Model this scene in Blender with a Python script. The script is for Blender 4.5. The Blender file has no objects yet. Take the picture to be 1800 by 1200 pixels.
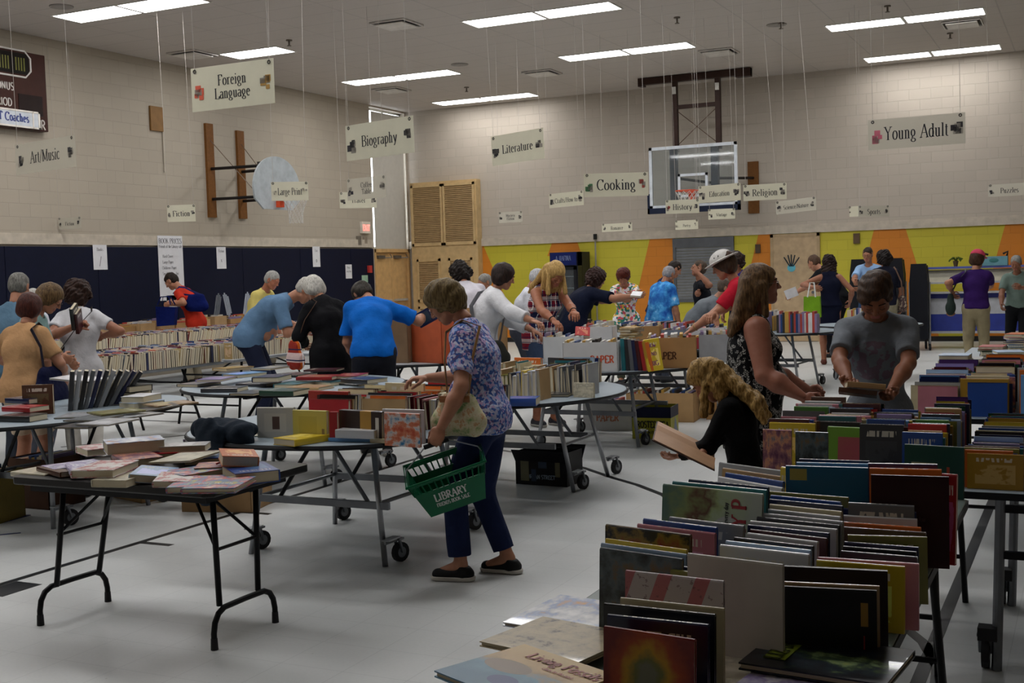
import bpy, math, random
import numpy as np
from mathutils import Vector, Matrix
PI = math.pi
S = bpy.context.scene
COL = S.collection
# ---------------------------------------------------------------- camera
F = 2100.0
H0 = 1.6
YAW, PITCH, ROLL = math.radians(26.0), -math.atan(122.94 / F), math.atan(0.0303)
_f0 = np.array([-math.sin(YAW), math.cos(YAW), 0.]); _r0 = np.array([math.cos(YAW), math.sin(YAW), 0.]); _up = np.array([0, 0, 1.])
FW = _f0 * math.cos(PITCH) + _up * math.sin(PITCH)
_u = -_f0 * math.sin(PITCH) + _up * math.cos(PITCH)
RT = _r0 * math.cos(ROLL) - _u * math.sin(ROLL)
UP = _u * math.cos(ROLL) + _r0 * math.sin(ROLL)
CP = np.array([0, 0, H0])
cd = bpy.data.cameras.new('camera'); cam = bpy.data.objects.new('camera', cd); COL.objects.link(cam)
cd.lens = F / 1800 * 36; cd.sensor_width = 36; cd.clip_start = .05; cd.clip_end = 200
cam.matrix_world = Matrix([[RT[0], UP[0], -FW[0], 0], [RT[1], UP[1], -FW[1], 0], [RT[2], UP[2], -FW[2], H0], [0, 0, 0, 1]])
S.camera = cam
def ray(x, y): return FW + RT * (x - 900) / F - UP * (y - 600) / F
def onz(x, y, z=0.): d = ray(x, y); return CP + d * (z - H0) / d[2]
def onX(x, y, X): d = ray(x, y); return CP + d * X / d[0]
def onY(x, y, Y): d = ray(x, y); return CP + d * Y / d[1]
def atd(x, y, Z): return CP + ray(x, y) * Z
def proj(p):
    v = np.array(p, float) - CP; z = v @ FW
    return 900 + F * (v @ RT) / z, 600 - F * (v @ UP) / z, z
# ---------------------------------------------------------------- world, view
w = bpy.data.worlds.new('world'); S.world = w; w.use_nodes = True
w.node_tree.nodes['Background'].inputs[0].default_value = (.85, .92, 1, 1)
w.node_tree.nodes['Background'].inputs[1].default_value = 9.0
S.view_settings.view_transform = 'Standard'; S.view_settings.look = 'None'
S.view_settings.gamma = 1; S.view_settings.use_curve_mapping = False
S.view_settings.exposure = EXPOSURE = 0.25
LAMP = 16.0
# room
XL, XR, YF, YB, ZC = -14.5, 4.3, -4.2, 24.4, 5.4
# ---------------------------------------------------------------- materials
_M = {}
def lin(h):
    h = h.lstrip('#'); c = [int(h[i:i+2], 16) / 255 for i in (0, 2, 4)]
    return tuple((v / 12.92 if v <= .04045 else ((v + .055) / 1.055) ** 2.4) for v in c) + (1,)
class NT:
    def __init__(s, name):
        s.m = bpy.data.materials.new(name); s.m.use_nodes = True; s.t = s.m.node_tree
        s.b = s.t.nodes['Principled BSDF']
    def n(s, typ, **kw):
        o = s.t.nodes.new(typ)
        for k, v in kw.items():
            if k.startswith('i_'): o.inputs[k[2:].replace('_', ' ')].default_value = v
            elif k.startswith('n') and k[1:].isdigit(): o.inputs[int(k[1:])].default_value = v
            else: setattr(o, k, v)
        return o
    def l(s, a, b): s.t.links.new(a, b)
    def mix(s, fac, a, b):
        o = s.n('ShaderNodeMix', data_type='RGBA')
        for i, v in ((0, fac), (6, a), (7, b)):
            if hasattr(v, 'is_linked') or hasattr(v, 'links'): s.l(v, o.inputs[i])
            else: o.inputs[i].default_value = v
        return o.outputs[2]
    def mth(s, op, a, b=0., c=0.):
        o = s.n('ShaderNodeMath', operation=op)
        for i, v in enumerate((a, b, c)):
            if hasattr(v, 'links'): s.l(v, o.inputs[i])
            else: o.inputs[i].default_value = v
        return o.outputs[0]
    def ramp(s, fac, stops, interp='LINEAR'):
        o = s.n('ShaderNodeValToRGB'); o.color_ramp.interpolation = interp
        e = o.color_ramp.elements
        while len(e) > 1: e.remove(e[-1])
        e[0].position = stops[0][0]; e[0].color = lin(stops[0][1]) if isinstance(stops[0][1], str) else stops[0][1]
        for p, c in stops[1:]:
            x = e.new(p); x.color = lin(c) if isinstance(c, str) else c
        s.l(fac, o.inputs[0]); return o.outputs[0]
    def noise(s, vec, scale, detail=2., rough=.5):
        o = s.n('ShaderNodeTexNoise', i_Scale=scale, i_Detail=detail, i_Roughness=rough)
        if vec is not None: s.l(vec, o.inputs['Vector'])
        return o
    def coord(s, w='Object'): return s.n('ShaderNodeTexCoord').outputs[w]
    def bump(s, h, strength=.3, dist=.01):
        o = s.n('ShaderNodeBump', i_Strength=strength, i_Distance=dist); s.l(h, o.inputs['Height']); s.l(o.outputs[0], s.b.inputs['Normal'])
    def base(s, c):
        if isinstance(c, str): s.b.inputs['Base Color'].default_value = lin(c)
        else: s.l(c, s.b.inputs['Base Color'])
    def rough(s, r): s.b.inputs['Roughness'].default_value = r
def mat(h, rough=.6, metal=0., var=.12, sc=8., coat=0., name=None):
    """plain paint / plastic / card with a faint procedural mottling"""
    k = (h, rough, metal, var, coat)
    if k in _M: return _M[k]
    n = NT(name or 'surface_' + h.strip('#').lower()); c = lin(h)
    nz = n.noise(n.coord(), sc, 3)
    d = tuple(v * (1 - var) for v in c[:3]) + (1,); u = tuple(min(1, v * (1 + var)) for v in c[:3]) + (1,)
    n.base(n.ramp(nz.outputs[0], [(.3, d), (.7, u)])); n.rough(rough)
    n.b.inputs['Metallic'].default_value = metal; n.b.inputs['Coat Weight'].default_value = coat
    if sum(c[:3]) < .25 and metal < .3: n.b.inputs['Specular IOR Level'].default_value = .22
    _M[k] = n.m; return n.m
def emis(h, st):
    k = ('e', h, st)
    if k in _M: return _M[k]
    n = NT('light'); n.b.inputs['Emission Color'].default_value = lin(h); n.b.inputs['Emission Strength'].default_value = st
    n.base('#ffffff'); _M[k] = n.m; return n.m
def fabric(h, h2=None, pat=None, scale=20., rough=.85):
    k = ('f', h, h2, pat, scale)
    if k in _M: return _M[k]
    n = NT('cloth'); co = n.coord(); c = lin(h)
    if pat is None:
        nz = n.noise(co, 6, 4); col = n.ramp(nz.outputs[0], [(.3, tuple(v * .85 for v in c[:3]) + (1,)), (.7, tuple(min(1, v * 1.12) for v in c[:3]) + (1,))])
    elif pat == 'floral':
        v = n.n('ShaderNodeTexVoronoi', i_Scale=scale); nz = n.noise(co, 14, 3)
        mv = n.n('ShaderNodeVectorMath', operation='MULTIPLY_ADD'); n.l(nz.outputs['Color'], mv.inputs[0]); mv.inputs[1].default_value = (.03,) * 3; n.l(co, mv.inputs[2]); n.l(mv.outputs[0], v.inputs['Vector'])
        sp = n.n('ShaderNodeSeparateColor'); n.l(v.outputs['Color'], sp.inputs[0])
        a = n.ramp(sp.outputs[0], [(0, h), (.32, h2), (.5, '#8fa3cf'), (.62, '#c9a0bd'), (.75, '#5a3558'), (.86, '#d8d2dc')], 'CONSTANT')
        m1 = n.noise(co, 5, 2); b = n.mix(n.mth('MULTIPLY', m1.outputs[0], .55), a, lin('#5f86c4')); col = b
    elif pat == 'speck':
        v = n.n('ShaderNodeTexVoronoi', i_Scale=scale, feature='DISTANCE_TO_EDGE'); nz = n.noise(co, 60, 2)
        mv = n.n('ShaderNodeVectorMath', operation='MULTIPLY_ADD'); n.l(nz.outputs['Color'], mv.inputs[0]); mv.inputs[1].default_value = (.05,) * 3; n.l(co, mv.inputs[2]); n.l(mv.outputs[0], v.inputs['Vector'])
        f = n.mth('LESS_THAN', v.outputs[0], .07); n2 = n.noise(co, 25, 1); f2 = n.mth('GREATER_THAN', n2.outputs[0], .5)
        col = n.mix(n.mth('MULTIPLY', f, f2), lin(h), lin(h2))
    elif pat == 'plaid':
        sx = n.n('ShaderNodeSeparateXYZ'); n.l(co, sx.inputs[0])
        def st(o, fr, th): return n.mth('GREATER_THAN', n.mth('SINE', n.mth('MULTIPLY', o, fr)), th)
        col = n.mix(st(sx.outputs[0], scale, .1), lin(h), lin(h2)); col = n.mix(n.mth('MULTIPLY', st(sx.outputs[2], scale, .2), .5), col, lin('#e8e4e2'))
        col = n.mix(st(sx.outputs[0], scale * 2, .93), col, lin('#f2f0ee')); col = n.mix(st(sx.outputs[2], scale * 2, .93), col, lin('#20264a'))
    elif pat == 'dye':
        nz = n.noise(co, scale, 4, .6); col = n.ramp(nz.outputs[0], [(.3, '#1b4b9a'), (.43, h), (.52, h2), (.6, '#5fa9e0'), (.72, '#e6eef6')])
    elif pat == 'tropic':
        v = n.n('ShaderNodeTexVoronoi', i_Scale=scale); n.l(co, v.inputs['Vector']); sp = n.n('ShaderNodeSeparateColor'); n.l(v.outputs['Color'], sp.inputs[0])
        col = n.ramp(sp.outputs[0], [(0, '#e8e4e8'), (.3, h), (.45, h2), (.6, '#f2dccb'), (.75, '#2f7f7a'), (.88, '#e7b34a')], 'CONSTANT')
    elif pat == 'print':   # faded chest print
        sx = n.n('ShaderNodeSeparateXYZ'); n.l(co, sx.inputs[0])
        zz = n.mth('SUBTRACT', 1., n.mth('MULTIPLY', n.mth('ABSOLUTE', n.mth('SUBTRACT', sx.outputs[2], 1.2)), 8.)); xx = n.mth('SUBTRACT', 1., n.mth('MULTIPLY', n.mth('ABSOLUTE', sx.outputs[0]), 7.))
        nz = n.noise(co, 22, 2); f = n.mth('MULTIPLY', n.mth('GREATER_THAN', n.mth('MULTIPLY', n.mth('MAXIMUM', zz, 0.), n.mth('MAXIMUM', xx, 0.)), .12), n.mth('GREATER_THAN', nz.outputs[0], .5))
        col = n.mix(n.mth('MULTIPLY', f, .6), lin(h), lin(h2))
    n.base(col); n.rough(rough); n.b.inputs['Specular IOR Level'].default_value = .12
    wz = n.noise(co, 9, 3, .55); n.bump(wz.outputs[0], .55, .03)
    _M[k] = n.m; return n.m
def hairmat(h, h2):
    k = ('h', h, h2)
    if k in _M: return _M[k]
    n = NT('hair'); mp = n.n('ShaderNodeMapping'); n.l(n.coord(), mp.inputs[0]); mp.inputs['Scale'].default_value = (1, 1, .22)
    nz = n.noise(mp.outputs[0], 90, 3, .6); n.base(n.ramp(nz.outputs[0], [(.35, h), (.65, h2)])); n.rough(.55); n.b.inputs['Specular IOR Level'].default_value = .2; n.bump(nz.outputs[0], .6, .006)
    _M[k] = n.m; return n.m
def skinmat(h):
    k = ('s', h)
    if k in _M: return _M[k]
    n = NT('skin'); c = tuple(v * .8 for v in lin(h)[:3]) + (1,); n.b.inputs['Specular IOR Level'].default_value = .3; nz = n.noise(n.coord(), 30, 3)
    n.base(n.ramp(nz.outputs[0], [(.3, (c[0] * .9, c[1] * .82, c[2] * .8, 1)), (.7, c)])); n.rough(.5); n.b.inputs['Subsurface Weight'].default_value = .0
    _M[k] = n.m; return n.m
# ---------------------------------------------------------------- mesh builder
def ortho(d):
    d = Vector(d).normalized(); a = Vector((0, 0, 1)) if abs(d.z) < .9 else Vector((1, 0, 0))
    u = d.cross(a).normalized(); return u, d.cross(u).normalized()
class MB:
    def __init__(s): s.v = []; s.f = []; s.m = []; s.T = None
    def _add(s, vs, fs, mi=0):
        b = len(s.v)
        if s.T is not None: vs = [tuple(s.T @ Vector(p)) for p in vs]
        s.v += [tuple(p) for p in vs]; s.f += [tuple(i + b for i in f) for f in fs]; s.m += [mi] * len(fs)
    def box(s, c, d, mi=0, rz=0., M=None):
        hx, hy, hz = d[0] / 2, d[1] / 2, d[2] / 2
        vs = [(x, y, z) for z in (-hz, hz) for y in (-hy, hy) for x in (-hx, hx)]
        R = M if M is not None else Matrix.Rotation(rz, 3, 'Z')
        vs = [R @ Vector(p) + Vector(c) for p in vs]
        s._add(vs, [(0, 2, 3, 1), (4, 5, 7, 6), (0, 1, 5, 4), (2, 6, 7, 3), (0, 4, 6, 2), (1, 3, 7, 5)], mi)
    def bb(s, x0, x1, y0, y1, z0, z1, mi=0): s.box(((x0 + x1) / 2, (y0 + y1) / 2, (z0 + z1) / 2), (abs(x1 - x0), abs(y1 - y0), abs(z1 - z0)), mi)
    def tube(s, pts, r, seg=8, mi=0, closed=False, rr=None, flat=None):
        P = [Vector(p) for p in pts]; n = len(P); vs = []; u = None
        for i, p in enumerate(P):
            a = P[(i - 1) % n] if (i or closed) else p; b = P[(i + 1) % n] if (i < n - 1 or closed) else p
            d = (b - a).normalized() if (b - a).length > 1e-9 else Vector((0, 0, 1))
            if u is None: u, v = ortho(d)
            else:
                u = (u - d * u.dot(d)); u = u.normalized() if u.length > 1e-6 else ortho(d)[0]; v = d.cross(u)
            q = rr[i] if rr else r
            for k in range(seg):
                an = 2 * PI * k / seg; vs.append(p + u * math.cos(an) * q * (flat or 1) + v * math.sin(an) * q)
        fs = []
        for i in range(n if closed else n - 1):
            j = (i + 1) % n
            for k in range(seg):
                l = (k + 1) % seg; fs.append((i * seg + k, i * seg + l, j * seg + l, j * seg + k))
        if not closed: fs += [tuple(range(seg))[::-1], tuple(range((n - 1) * seg, n * seg))]
        s._add(vs, fs, mi)
    def cyl(s, a, b, r, seg=12, mi=0, r2=None): s.tube([a, b], r, seg, mi, rr=[r, r if r2 is None else r2])
    def prism(s, out, z0, z1, mi=0, mtop=None):
        n = len(out); vs = [(x, y, z0) for x, y in out] + [(x, y, z1) for x, y in out]
        s._add(vs, [tuple(range(n))[::-1]] + [(i, (i + 1) % n, n + (i + 1) % n, n + i) for i in range(n)], mi)
        s._add(vs[n:], [tuple(range(n))], mi if mtop is None else mtop)
    def quad(s, a, b, c, d, mi=0): s._add([a, b, c, d], [(0, 1, 2, 3)], mi)
    def lathe(s, prof, c=(0, 0, 0), seg=20, mi=0):
        vs = []; n = len(prof)
        for r, z in prof:
            for k in range(seg): vs.append((c[0] + r * math.cos(2 * PI * k / seg), c[1] + r * math.sin(2 * PI * k / seg), c[2] + z))
        fs = [(i * seg + k, i * seg + (k + 1) % seg, (i + 1) * seg + (k + 1) % seg, (i + 1) * seg + k) for i in range(n - 1) for k in range(seg)]
        s._add(vs, fs, mi)
    def sph(s, c, r, mi=0, seg=12):
        r = (r, r, r) if not isinstance(r, (tuple, list)) else r; vs = []; fs = []; R = seg // 2
        for i in range(R + 1):
            t = PI * i / R
            for k in range(seg): vs.append((c[0] + r[0] * math.sin(t) * math.cos(2 * PI * k / seg), c[1] + r[1] * math.sin(t) * math.sin(2 * PI * k / seg), c[2] + r[2] * math.cos(t)))
        for i in range(R):
            for k in range(seg): fs.append((i * seg + k, (i + 1) * seg + k, (i + 1) * seg + (k + 1) % seg, i * seg + (k + 1) % seg))
        s._add(vs, fs, mi)
    def build(s, name, mats, parent=None, smooth=False, bevel=0.):
        me = bpy.data.meshes.new(name); me.from_pydata(s.v, [], s.f)
        mats = mats if isinstance(mats, (list, tuple)) else [mats]
        for m in mats: me.materials.append(m)
        me.polygons.foreach_set('material_index', s.m)
        if smooth: me.polygons.foreach_set('use_smooth', [True] * len(s.f))
        me.update(); o = bpy.data.objects.new(name, me); COL.objects.link(o)
        if parent is not None: o.parent = parent
        if smooth == 'auto':
            md = o.modifiers.new('es', 'EDGE_SPLIT'); md.split_angle = math.radians(40)
        if bevel:
            b = o.modifiers.new('bevel', 'BEVEL'); b.width = bevel; b.segments = 2; b.limit_method = 'ANGLE'
        return o
def mb(fn):
    m = MB(); fn(m); return m
def tag(o, label=None, cat=None, group=None, kind=None):
    if label: o['label'] = label
    if cat: o['category'] = cat
    if group: o['group'] = group
    if kind: o['kind'] = kind
    return o
def thing(name, label, cat, loc=(0, 0, 0), rz=0., group=None):
    o = bpy.data.objects.new(name, None); COL.objects.link(o); o.location = Vector([float(v) for v in loc]); o.rotation_euler = (0, 0, rz)
    return tag(o, label, cat, group)
def copy_tree(o, parent=None):
    c = o.copy(); COL.objects.link(c); c.parent = parent
    for ch in list(o.children): copy_tree(ch, c)
    return c
def sh(o, t):
    for p in o.data.polygons: p.use_smooth = t
# ---------------------------------------------------------------- serif lettering drawn with a broad nib
def _arc(cx, cy, rx, ry, a0, a1, n=10): return [(cx + rx * math.cos(math.radians(a0 + (a1 - a0) * i / n)), cy + ry * math.sin(math.radians(a0 + (a1 - a0) * i / n))) for i in range(n + 1)]
def _st(x, y0=0., y1=1., b=1, t=1): return ('s', x, y0, y1, b, t)
X = .66
G = {
 'A': (.72, [[(.06, 0), (.37, 1)], [(.37, 1), (.66, 0)], [(.2, .36), (.55, .36)], _st(.08, 0, .02), _st(.64, 0, .02)]),
 'B': (.64, [_st(.14), [(.14, 1)] + _arc(.33, .76, .22, .24, 90, -90) + [(.14, .52)], [(.33, .52)] + _arc(.34, .26, .26, .26, 90, -90) + [(.14, 0)]]),
 'C': (.66, [_arc(.38, .5, .32, .5, 50, 310, 16), [(.6, .98), (.6, .74)]]),
 'E': (.6, [_st(.14), [(.14, 1), (.54, 1), (.54, .82)], [(.14, .52), (.42, .52)], [(.14, 0), (.56, 0), (.56, .2)]]),
 'F': (.56, [_st(.14), [(.14, 1), (.52, 1), (.52, .8)], [(.14, .52), (.42, .52)]]),
 'H': (.72, [_st(.14), _st(.58), [(.14, .52), (.58, .52)]]),
 'I': (.32, [_st(.16)]),
 'J': (.4, [_st(.26, .2, 1, 0), _arc(.12, .2, .14, .2, 0, -160)]),
 'L': (.6, [_st(.14), [(.14, 0), (.56, 0), (.56, .22)]]),
 'M': (.88, [_st(.13), _st(.75), [(.13, 1), (.44, .1)], [(.44, .1), (.75, 1)]]),
 'N': (.74, [_st(.13), _st(.6), [(.13, 1), (.6, 0)]]),
 'O': (.72, [_arc(.36, .5, .31, .5, 0, 360, 20)]),
 'P': (.58, [_st(.14), [(.14, 1)] + _arc(.32, .74, .22, .26, 90, -90) + [(.14, .48)]]),
 'R': (.66, [_st(.14), [(.14, 1)] + _arc(.32, .75, .22, .25, 90, -90) + [(.14, .5)], [(.3, .5), (.62, 0)]]),
 'S': (.54, [_arc(.27, .75, .19, .25, 40, 270, 10) + _arc(.27, .25, .21, .25, 90, -140, 12)]),
 'T': (.62, [_st(.31, 0, 1, 1, 0), [(.04, .82), (.04, 1), (.58, 1), (.58, .82)]]),
 'U': (.7, [_st(.14, .3, 1, 0), _st(.56, .3, 1, 0), _arc(.35, .3, .21, .3, 180, 360)]),
 'V': (.7, [[(.06, 1), (.36, 0)], [(.36, 0), (.64, 1)], _st(.07, .98, 1, 0), _st(.63, .98, 1, 0)]),
 'X': (.7, [[(.08, 1), (.6, 0)], [(.08, 0), (.6, 1)]]),
 'Y': (.7, [[(.08, 1), (.35, .5)], [(.35, .5), (.62, 1)], _st(.35, 0, .5, 1, 0), _st(.08, .98, 1, 0), _st(.62, .98, 1, 0)]),
 'K': (.7, [_st(.14), [(.14, .45), (.58, 1)], [(.3, .6), (.62, 0)]]), 'G': (.7, [_arc(.38, .5, .32, .5, 50, 330, 16), _st(.62, .1, .45, 0)]),
 'D': (.7, [_st(.14), [(.14, 1)] + _arc(.3, .5, .34, .5, 90, -90, 14) + [(.14, 0)]]), 'Z': (.6, [[(.08, 1), (.54, 1), (.08, 0), (.54, 0)]]),
 'a': (.46, [_st(.36, 0, X - .1, 1, 0), _arc(.22, X - .16, .14, .15, 160, 0, 8), _arc(.2, .18, .16, .18, 60, 350, 12)]),
 'b': (.5, [_st(.12, 0, 1, 0, 1), _arc(.26, X / 2, .18, X / 2, 180, -180, 16)]),
 'c': (.44, [_arc(.25, X / 2, .19, X / 2, 45, 315, 14)]),
 'd': (.5, [_st(.38, 0, 1, 1, 1), _arc(.23, X / 2, .18, X / 2, 0, 360, 16)]),
 'e': (.46, [[(.07, .38), (.39, .38)] + _arc(.23, X / 2, .17, X / 2, 10, 310, 14)]),
 'f': (.34, [_st(.14, 0, .8, 1, 0), _arc(.27, .8, .13, .2, 180, 50, 6), [(.03, X), (.28, X)]]),
 'g': (.5, [_arc(.22, X / 2 + .08, .16, .25, 0, 360, 14), [(.2, .16), (.12, .04), (.3, .0)] + _arc(.24, -.13, .19, .13, 70, -250, 14)]),
 'h': (.52, [_st(.12, 0, 1), _st(.38, 0, X - .12, 1, 0), _arc(.25, X - .14, .13, .14, 180, 0, 8)]),
 'i': (.28, [_st(.14, 0, X), ('d', .14, .9)]),
 'k': (.52, [_st(.12), [(.12, .26), (.42, X)], [(.22, .36), (.46, 0)]]),
 'l': (.28, [_st(.14)]),
 'm': (.8, [_st(.12, 0, X), _st(.39, 0, X - .12, 1, 0), _st(.66, 0, X - .12, 1, 0), _arc(.26, X - .14, .13, .14, 180, 0, 8), _arc(.53, X - .14, .13, .14, 180, 0, 8)]),
 'n': (.52, [_st(.12, 0, X), _st(.38, 0, X - .12, 1, 0), _arc(.25, X - .14, .13, .14, 180, 0, 8)]),
 'o': (.5, [_arc(.25, X / 2, .19, X / 2, 0, 360, 16)]),
 'p': (.5, [_st(.12, -.3, X), _arc(.26, X / 2, .18, X / 2, 180, -180, 16)]),
 'r': (.38, [_st(.12, 0, X), _arc(.25, X - .14, .13, .14, 180, 40, 6)]),
 's': (.4, [_arc(.2, .49, .13, .17, 40, 270, 8) + _arc(.2, .17, .14, .17, 90, -140, 10)]),
 't': (.32, [_st(.14, .1, .86, 0, 0), _arc(.25, .1, .11, .1, 180, 300, 5), [(.03, X), (.27, X)]]),
 'u': (.52, [_st(.12, .14, X, 0, 1), _st(.38, 0, X), _arc(.25, .14, .13, .14, 180, 360, 8)]),
 'v': (.5, [[(.06, X), (.25, 0)], [(.25, 0), (.44, X)]]),
 'w': (.7, [[(.05, X), (.2, 0)], [(.2, 0), (.35, X)], [(.35, X), (.5, 0)], [(.5, 0), (.65, X)]]),
 'x': (.5, [[(.06, X), (.42, 0)], [(.06, 0), (.42, X)]]),
 'y': (.5, [[(.06, X), (.26, 0)], [(.44, X), (.26, 0), (.14, -.26), (.05, -.24)]]),
 'z': (.44, [[(.06, X), (.38, X), (.06, 0), (.38, 0)]]),
 '/': (.34, [[(.02, -.1), (.32, 1.05)]]), ' ': (.28, []), '&': (.7, [_arc(.33, .76, .17, .22, -40, 300, 12), _arc(.3, .26, .24, .26, 120, 400, 12)]),
}
def letters(txt, h, sep=.04, thick=.13, thin=.045):
    """flat glyph quads in the XZ plane, centred on x, baseline z=0"""
    V = []; Fc = []; x0 = 0.
    def q(a, b, c, d): n = len(V); V.extend([a, b, c, d]); Fc.append((n, n + 1, n + 2, n + 3))
    for ch in txt:
        wd, st = G.get(ch, G.get(ch.lower(), (.5, [])))
        for k in st:
            if k[0] == 's':
                _, x, y0, y1, b, t = k; q((x0 + x - thick / 2, y0), (x0 + x + thick / 2, y0), (x0 + x + thick / 2, y1), (x0 + x - thick / 2, y1))
                if b: q((x0 + x - .12, y0), (x0 + x + .12, y0), (x0 + x + .12, y0 + thin), (x0 + x - .12, y0 + thin))
                if t: q((x0 + x - .12, y1 - thin), (x0 + x + (.12 if y1 > .9 and y0 > -.1 and ch.isupper() else .02), y1 - thin), (x0 + x + (.12 if ch.isupper() else .02), y1), (x0 + x - .12, y1))
            elif k[0] == 'd': x, y = k[1:]; q((x0 + x - .06, y - .06), (x0 + x + .06, y - .06), (x0 + x + .06, y + .06), (x0 + x - .06, y + .06))
            else:
                for (ax, ay), (bx, by) in zip(k[:-1], k[1:]):
                    dx, dy = bx - ax, by - ay; L = math.hypot(dx, dy)
                    if L < 1e-6: continue
                    wv = thin + (thick - thin) * (abs(dy) / L) ** 1.5
                    if len(k) == 2 and dx * dy > 0: wv *= .55
                    nx, ny = -dy / L * wv / 2, dx / L * wv / 2
                    q((x0 + ax + nx, ay + ny), (x0 + ax - nx, ay - ny), (x0 + bx - nx, by - ny), (x0 + bx + nx, by + ny))
        x0 += wd + sep
    W = x0 - sep
    return [((x - W / 2) * h, y * h) for x, y in V], Fc, W * h
def text_mb(m, txt, h, c, xd, zd, off=.002, mi=0, maxw=None, **kw):
    """letters on a surface: c centre of the text line, xd right, zd up"""
    xd, zd = Vector(xd).normalized(), Vector(zd).normalized(); nd = xd.cross(zd)
    V, Fc, W = letters(txt, h, **kw); sx = min(1, maxw / W) if maxw else 1
    c = Vector(c) + nd * off
    m._add([c + xd * x * sx + zd * (z - h * .38) for x, z in V], Fc, mi)
# ================================================================ THE ROOM
def blockmat(name, h, ax, vary=.06):
    n = NT(name); co = n.coord(); sx = n.n('ShaderNodeSeparateXYZ'); n.l(co, sx.inputs[0]); cx = n.n('ShaderNodeCombineXYZ')
    n.l(sx.outputs[ax], cx.inputs[0]); n.l(sx.outputs[2], cx.inputs[1])
    br = n.n('ShaderNodeTexBrick', i_Scale=1., i_Mortar_Size=.006, i_Mortar_Smooth=.4, i_Brick_Width=.4, i_Row_Height=.203)
    n.l(cx.outputs[0], br.inputs['Vector']); c = lin(h)
    br.inputs['Color1'].default_value = c; br.inputs['Color2'].default_value = tuple(v * (1 - vary) for v in c[:3]) + (1,)
    br.inputs['Mortar'].default_value = tuple(v * .86 for v in c[:3]) + (1,)
    nz = n.noise(co, 1.2, 4); m = n.mix(n.mth('MULTIPLY', nz.outputs[0], .22), br.outputs['Color'], tuple(v * .8 for v in c[:3]) + (1,))
    n.base(m); n.rough(.62); n.bump(n.mth('SUBTRACT', 1., br.outputs['Fac']), .5, .006); return n.m
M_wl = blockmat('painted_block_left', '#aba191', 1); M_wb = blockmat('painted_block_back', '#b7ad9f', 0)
def floormat():
    n = NT('vinyl_tile'); co = n.coord(); sx = n.n('ShaderNodeSeparateXYZ'); n.l(co, sx.inputs[0])
    nz = n.noise(co, .6, 5, .6); n2 = n.noise(co, 60, 2)
    c = n.ramp(nz.outputs[0], [(.3, '#cacccb'), (.7, '#d8d9d7')]); c = n.mix(n.mth('MULTIPLY', n2.outputs[0], .18), c, lin('#8f9598'))
    v = n.n('ShaderNodeTexVoronoi', i_Scale=7.); n.l(co, v.inputs['Vector']); sp = n.mth('LESS_THAN', v.outputs['Distance'], .035); c = n.mix(n.mth('MULTIPLY', sp, .35), c, lin('#77736c'))
    br = n.n('ShaderNodeTexBrick', i_Scale=1., i_Mortar_Size=.002, i_Brick_Width=.305, i_Row_Height=.305, offset=0.); n.l(co, br.inputs['Vector'])
    c = n.mix(n.mth('MULTIPLY', br.outputs['Fac'], .25), c, lin('#74787a'))
    n.base(c); n3 = n.noise(co, 3, 4); n.l(n.mth('ADD', n.mth('MULTIPLY', n3.outputs[0], .25), .24), n.b.inputs['Roughness']); return n.m
def ceilmat():
    n = NT('acoustic_tile'); co = n.coord(); br = n.n('ShaderNodeTexBrick', i_Scale=1., i_Mortar_Size=.011, i_Brick_Width=1.2, i_Row_Height=.585, offset=0.)
    mp = n.n('ShaderNodeMapping'); n.l(co, mp.inputs[0]); mp.inputs['Location'].default_value = (.1, .02, 0); n.l(mp.outputs[0], br.inputs['Vector'])
    nz = n.noise(co, 90, 2); f = n.mth('GREATER_THAN', nz.outputs[0], .6); c0 = n.mix(n.mth('MULTIPLY', f, .25), lin('#beb6ae'), lin('#9d958e'))
    n4 = n.noise(co, .8, 2); c0 = n.mix(n.mth('MULTIPLY', n4.outputs[0], .2), c0, lin('#97908a'))
    c = n.mix(n.mth('MULTIPLY', br.outputs['Fac'], .35), c0, lin('#8b8682')); n.base(c); n.rough(.9); n.bump(n.mth('SUBTRACT', 1., br.outputs['Fac']), .6, .01); return n.m
fl = mb(lambda m: m.bb(XL - .2, XR + .2, YF - .2, YB + .2, -.12, 0)).build('floor', floormat()); tag(fl, 'pale grey vinyl tile floor of the gymnasium', kind='structure')
ce = mb(lambda m: m.bb(XL - .2, XR + .2, YF - .2, YB + .2, ZC, ZC + .12)).build('ceiling', ceilmat()); tag(ce, 'suspended ceiling of grey acoustic tiles', kind='structure')
WY0, WY1, WZ0, WZ1 = 22.82, 24.33, 2.2, 5.36
m = MB(); m.bb(XL - .2, XL, YF, WY0, 0, ZC); m.bb(XL - .2, XL, WY0, YB, WZ1, ZC); m.bb(XL - .2, XL, WY1, YB, 0, WZ1)
m.bb(XL - .2, XL - .12, WY0, WY1, 0, WZ0)
wl = m.build('wall_left', M_wl); tag(wl, 'cream painted block wall on the left', kind='structure')
wb = mb(lambda m: m.bb(XL - .2, XR + .2, YB, YB + .2, 0, ZC)).build('wall_back', M_wb); tag(wb, 'cream painted block wall at the far end', kind='structure')
wr = mb(lambda m: m.bb(XR, XR + .2, YF, YB, 0, ZC)).build('wall_right', M_wl); tag(wr, kind='structure')
wf = mb(lambda m: m.bb(XL - .2, XR + .2, YF - .2, YF, 0, ZC)).build('wall_front', M_wb); tag(wf, kind='structure')
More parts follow.
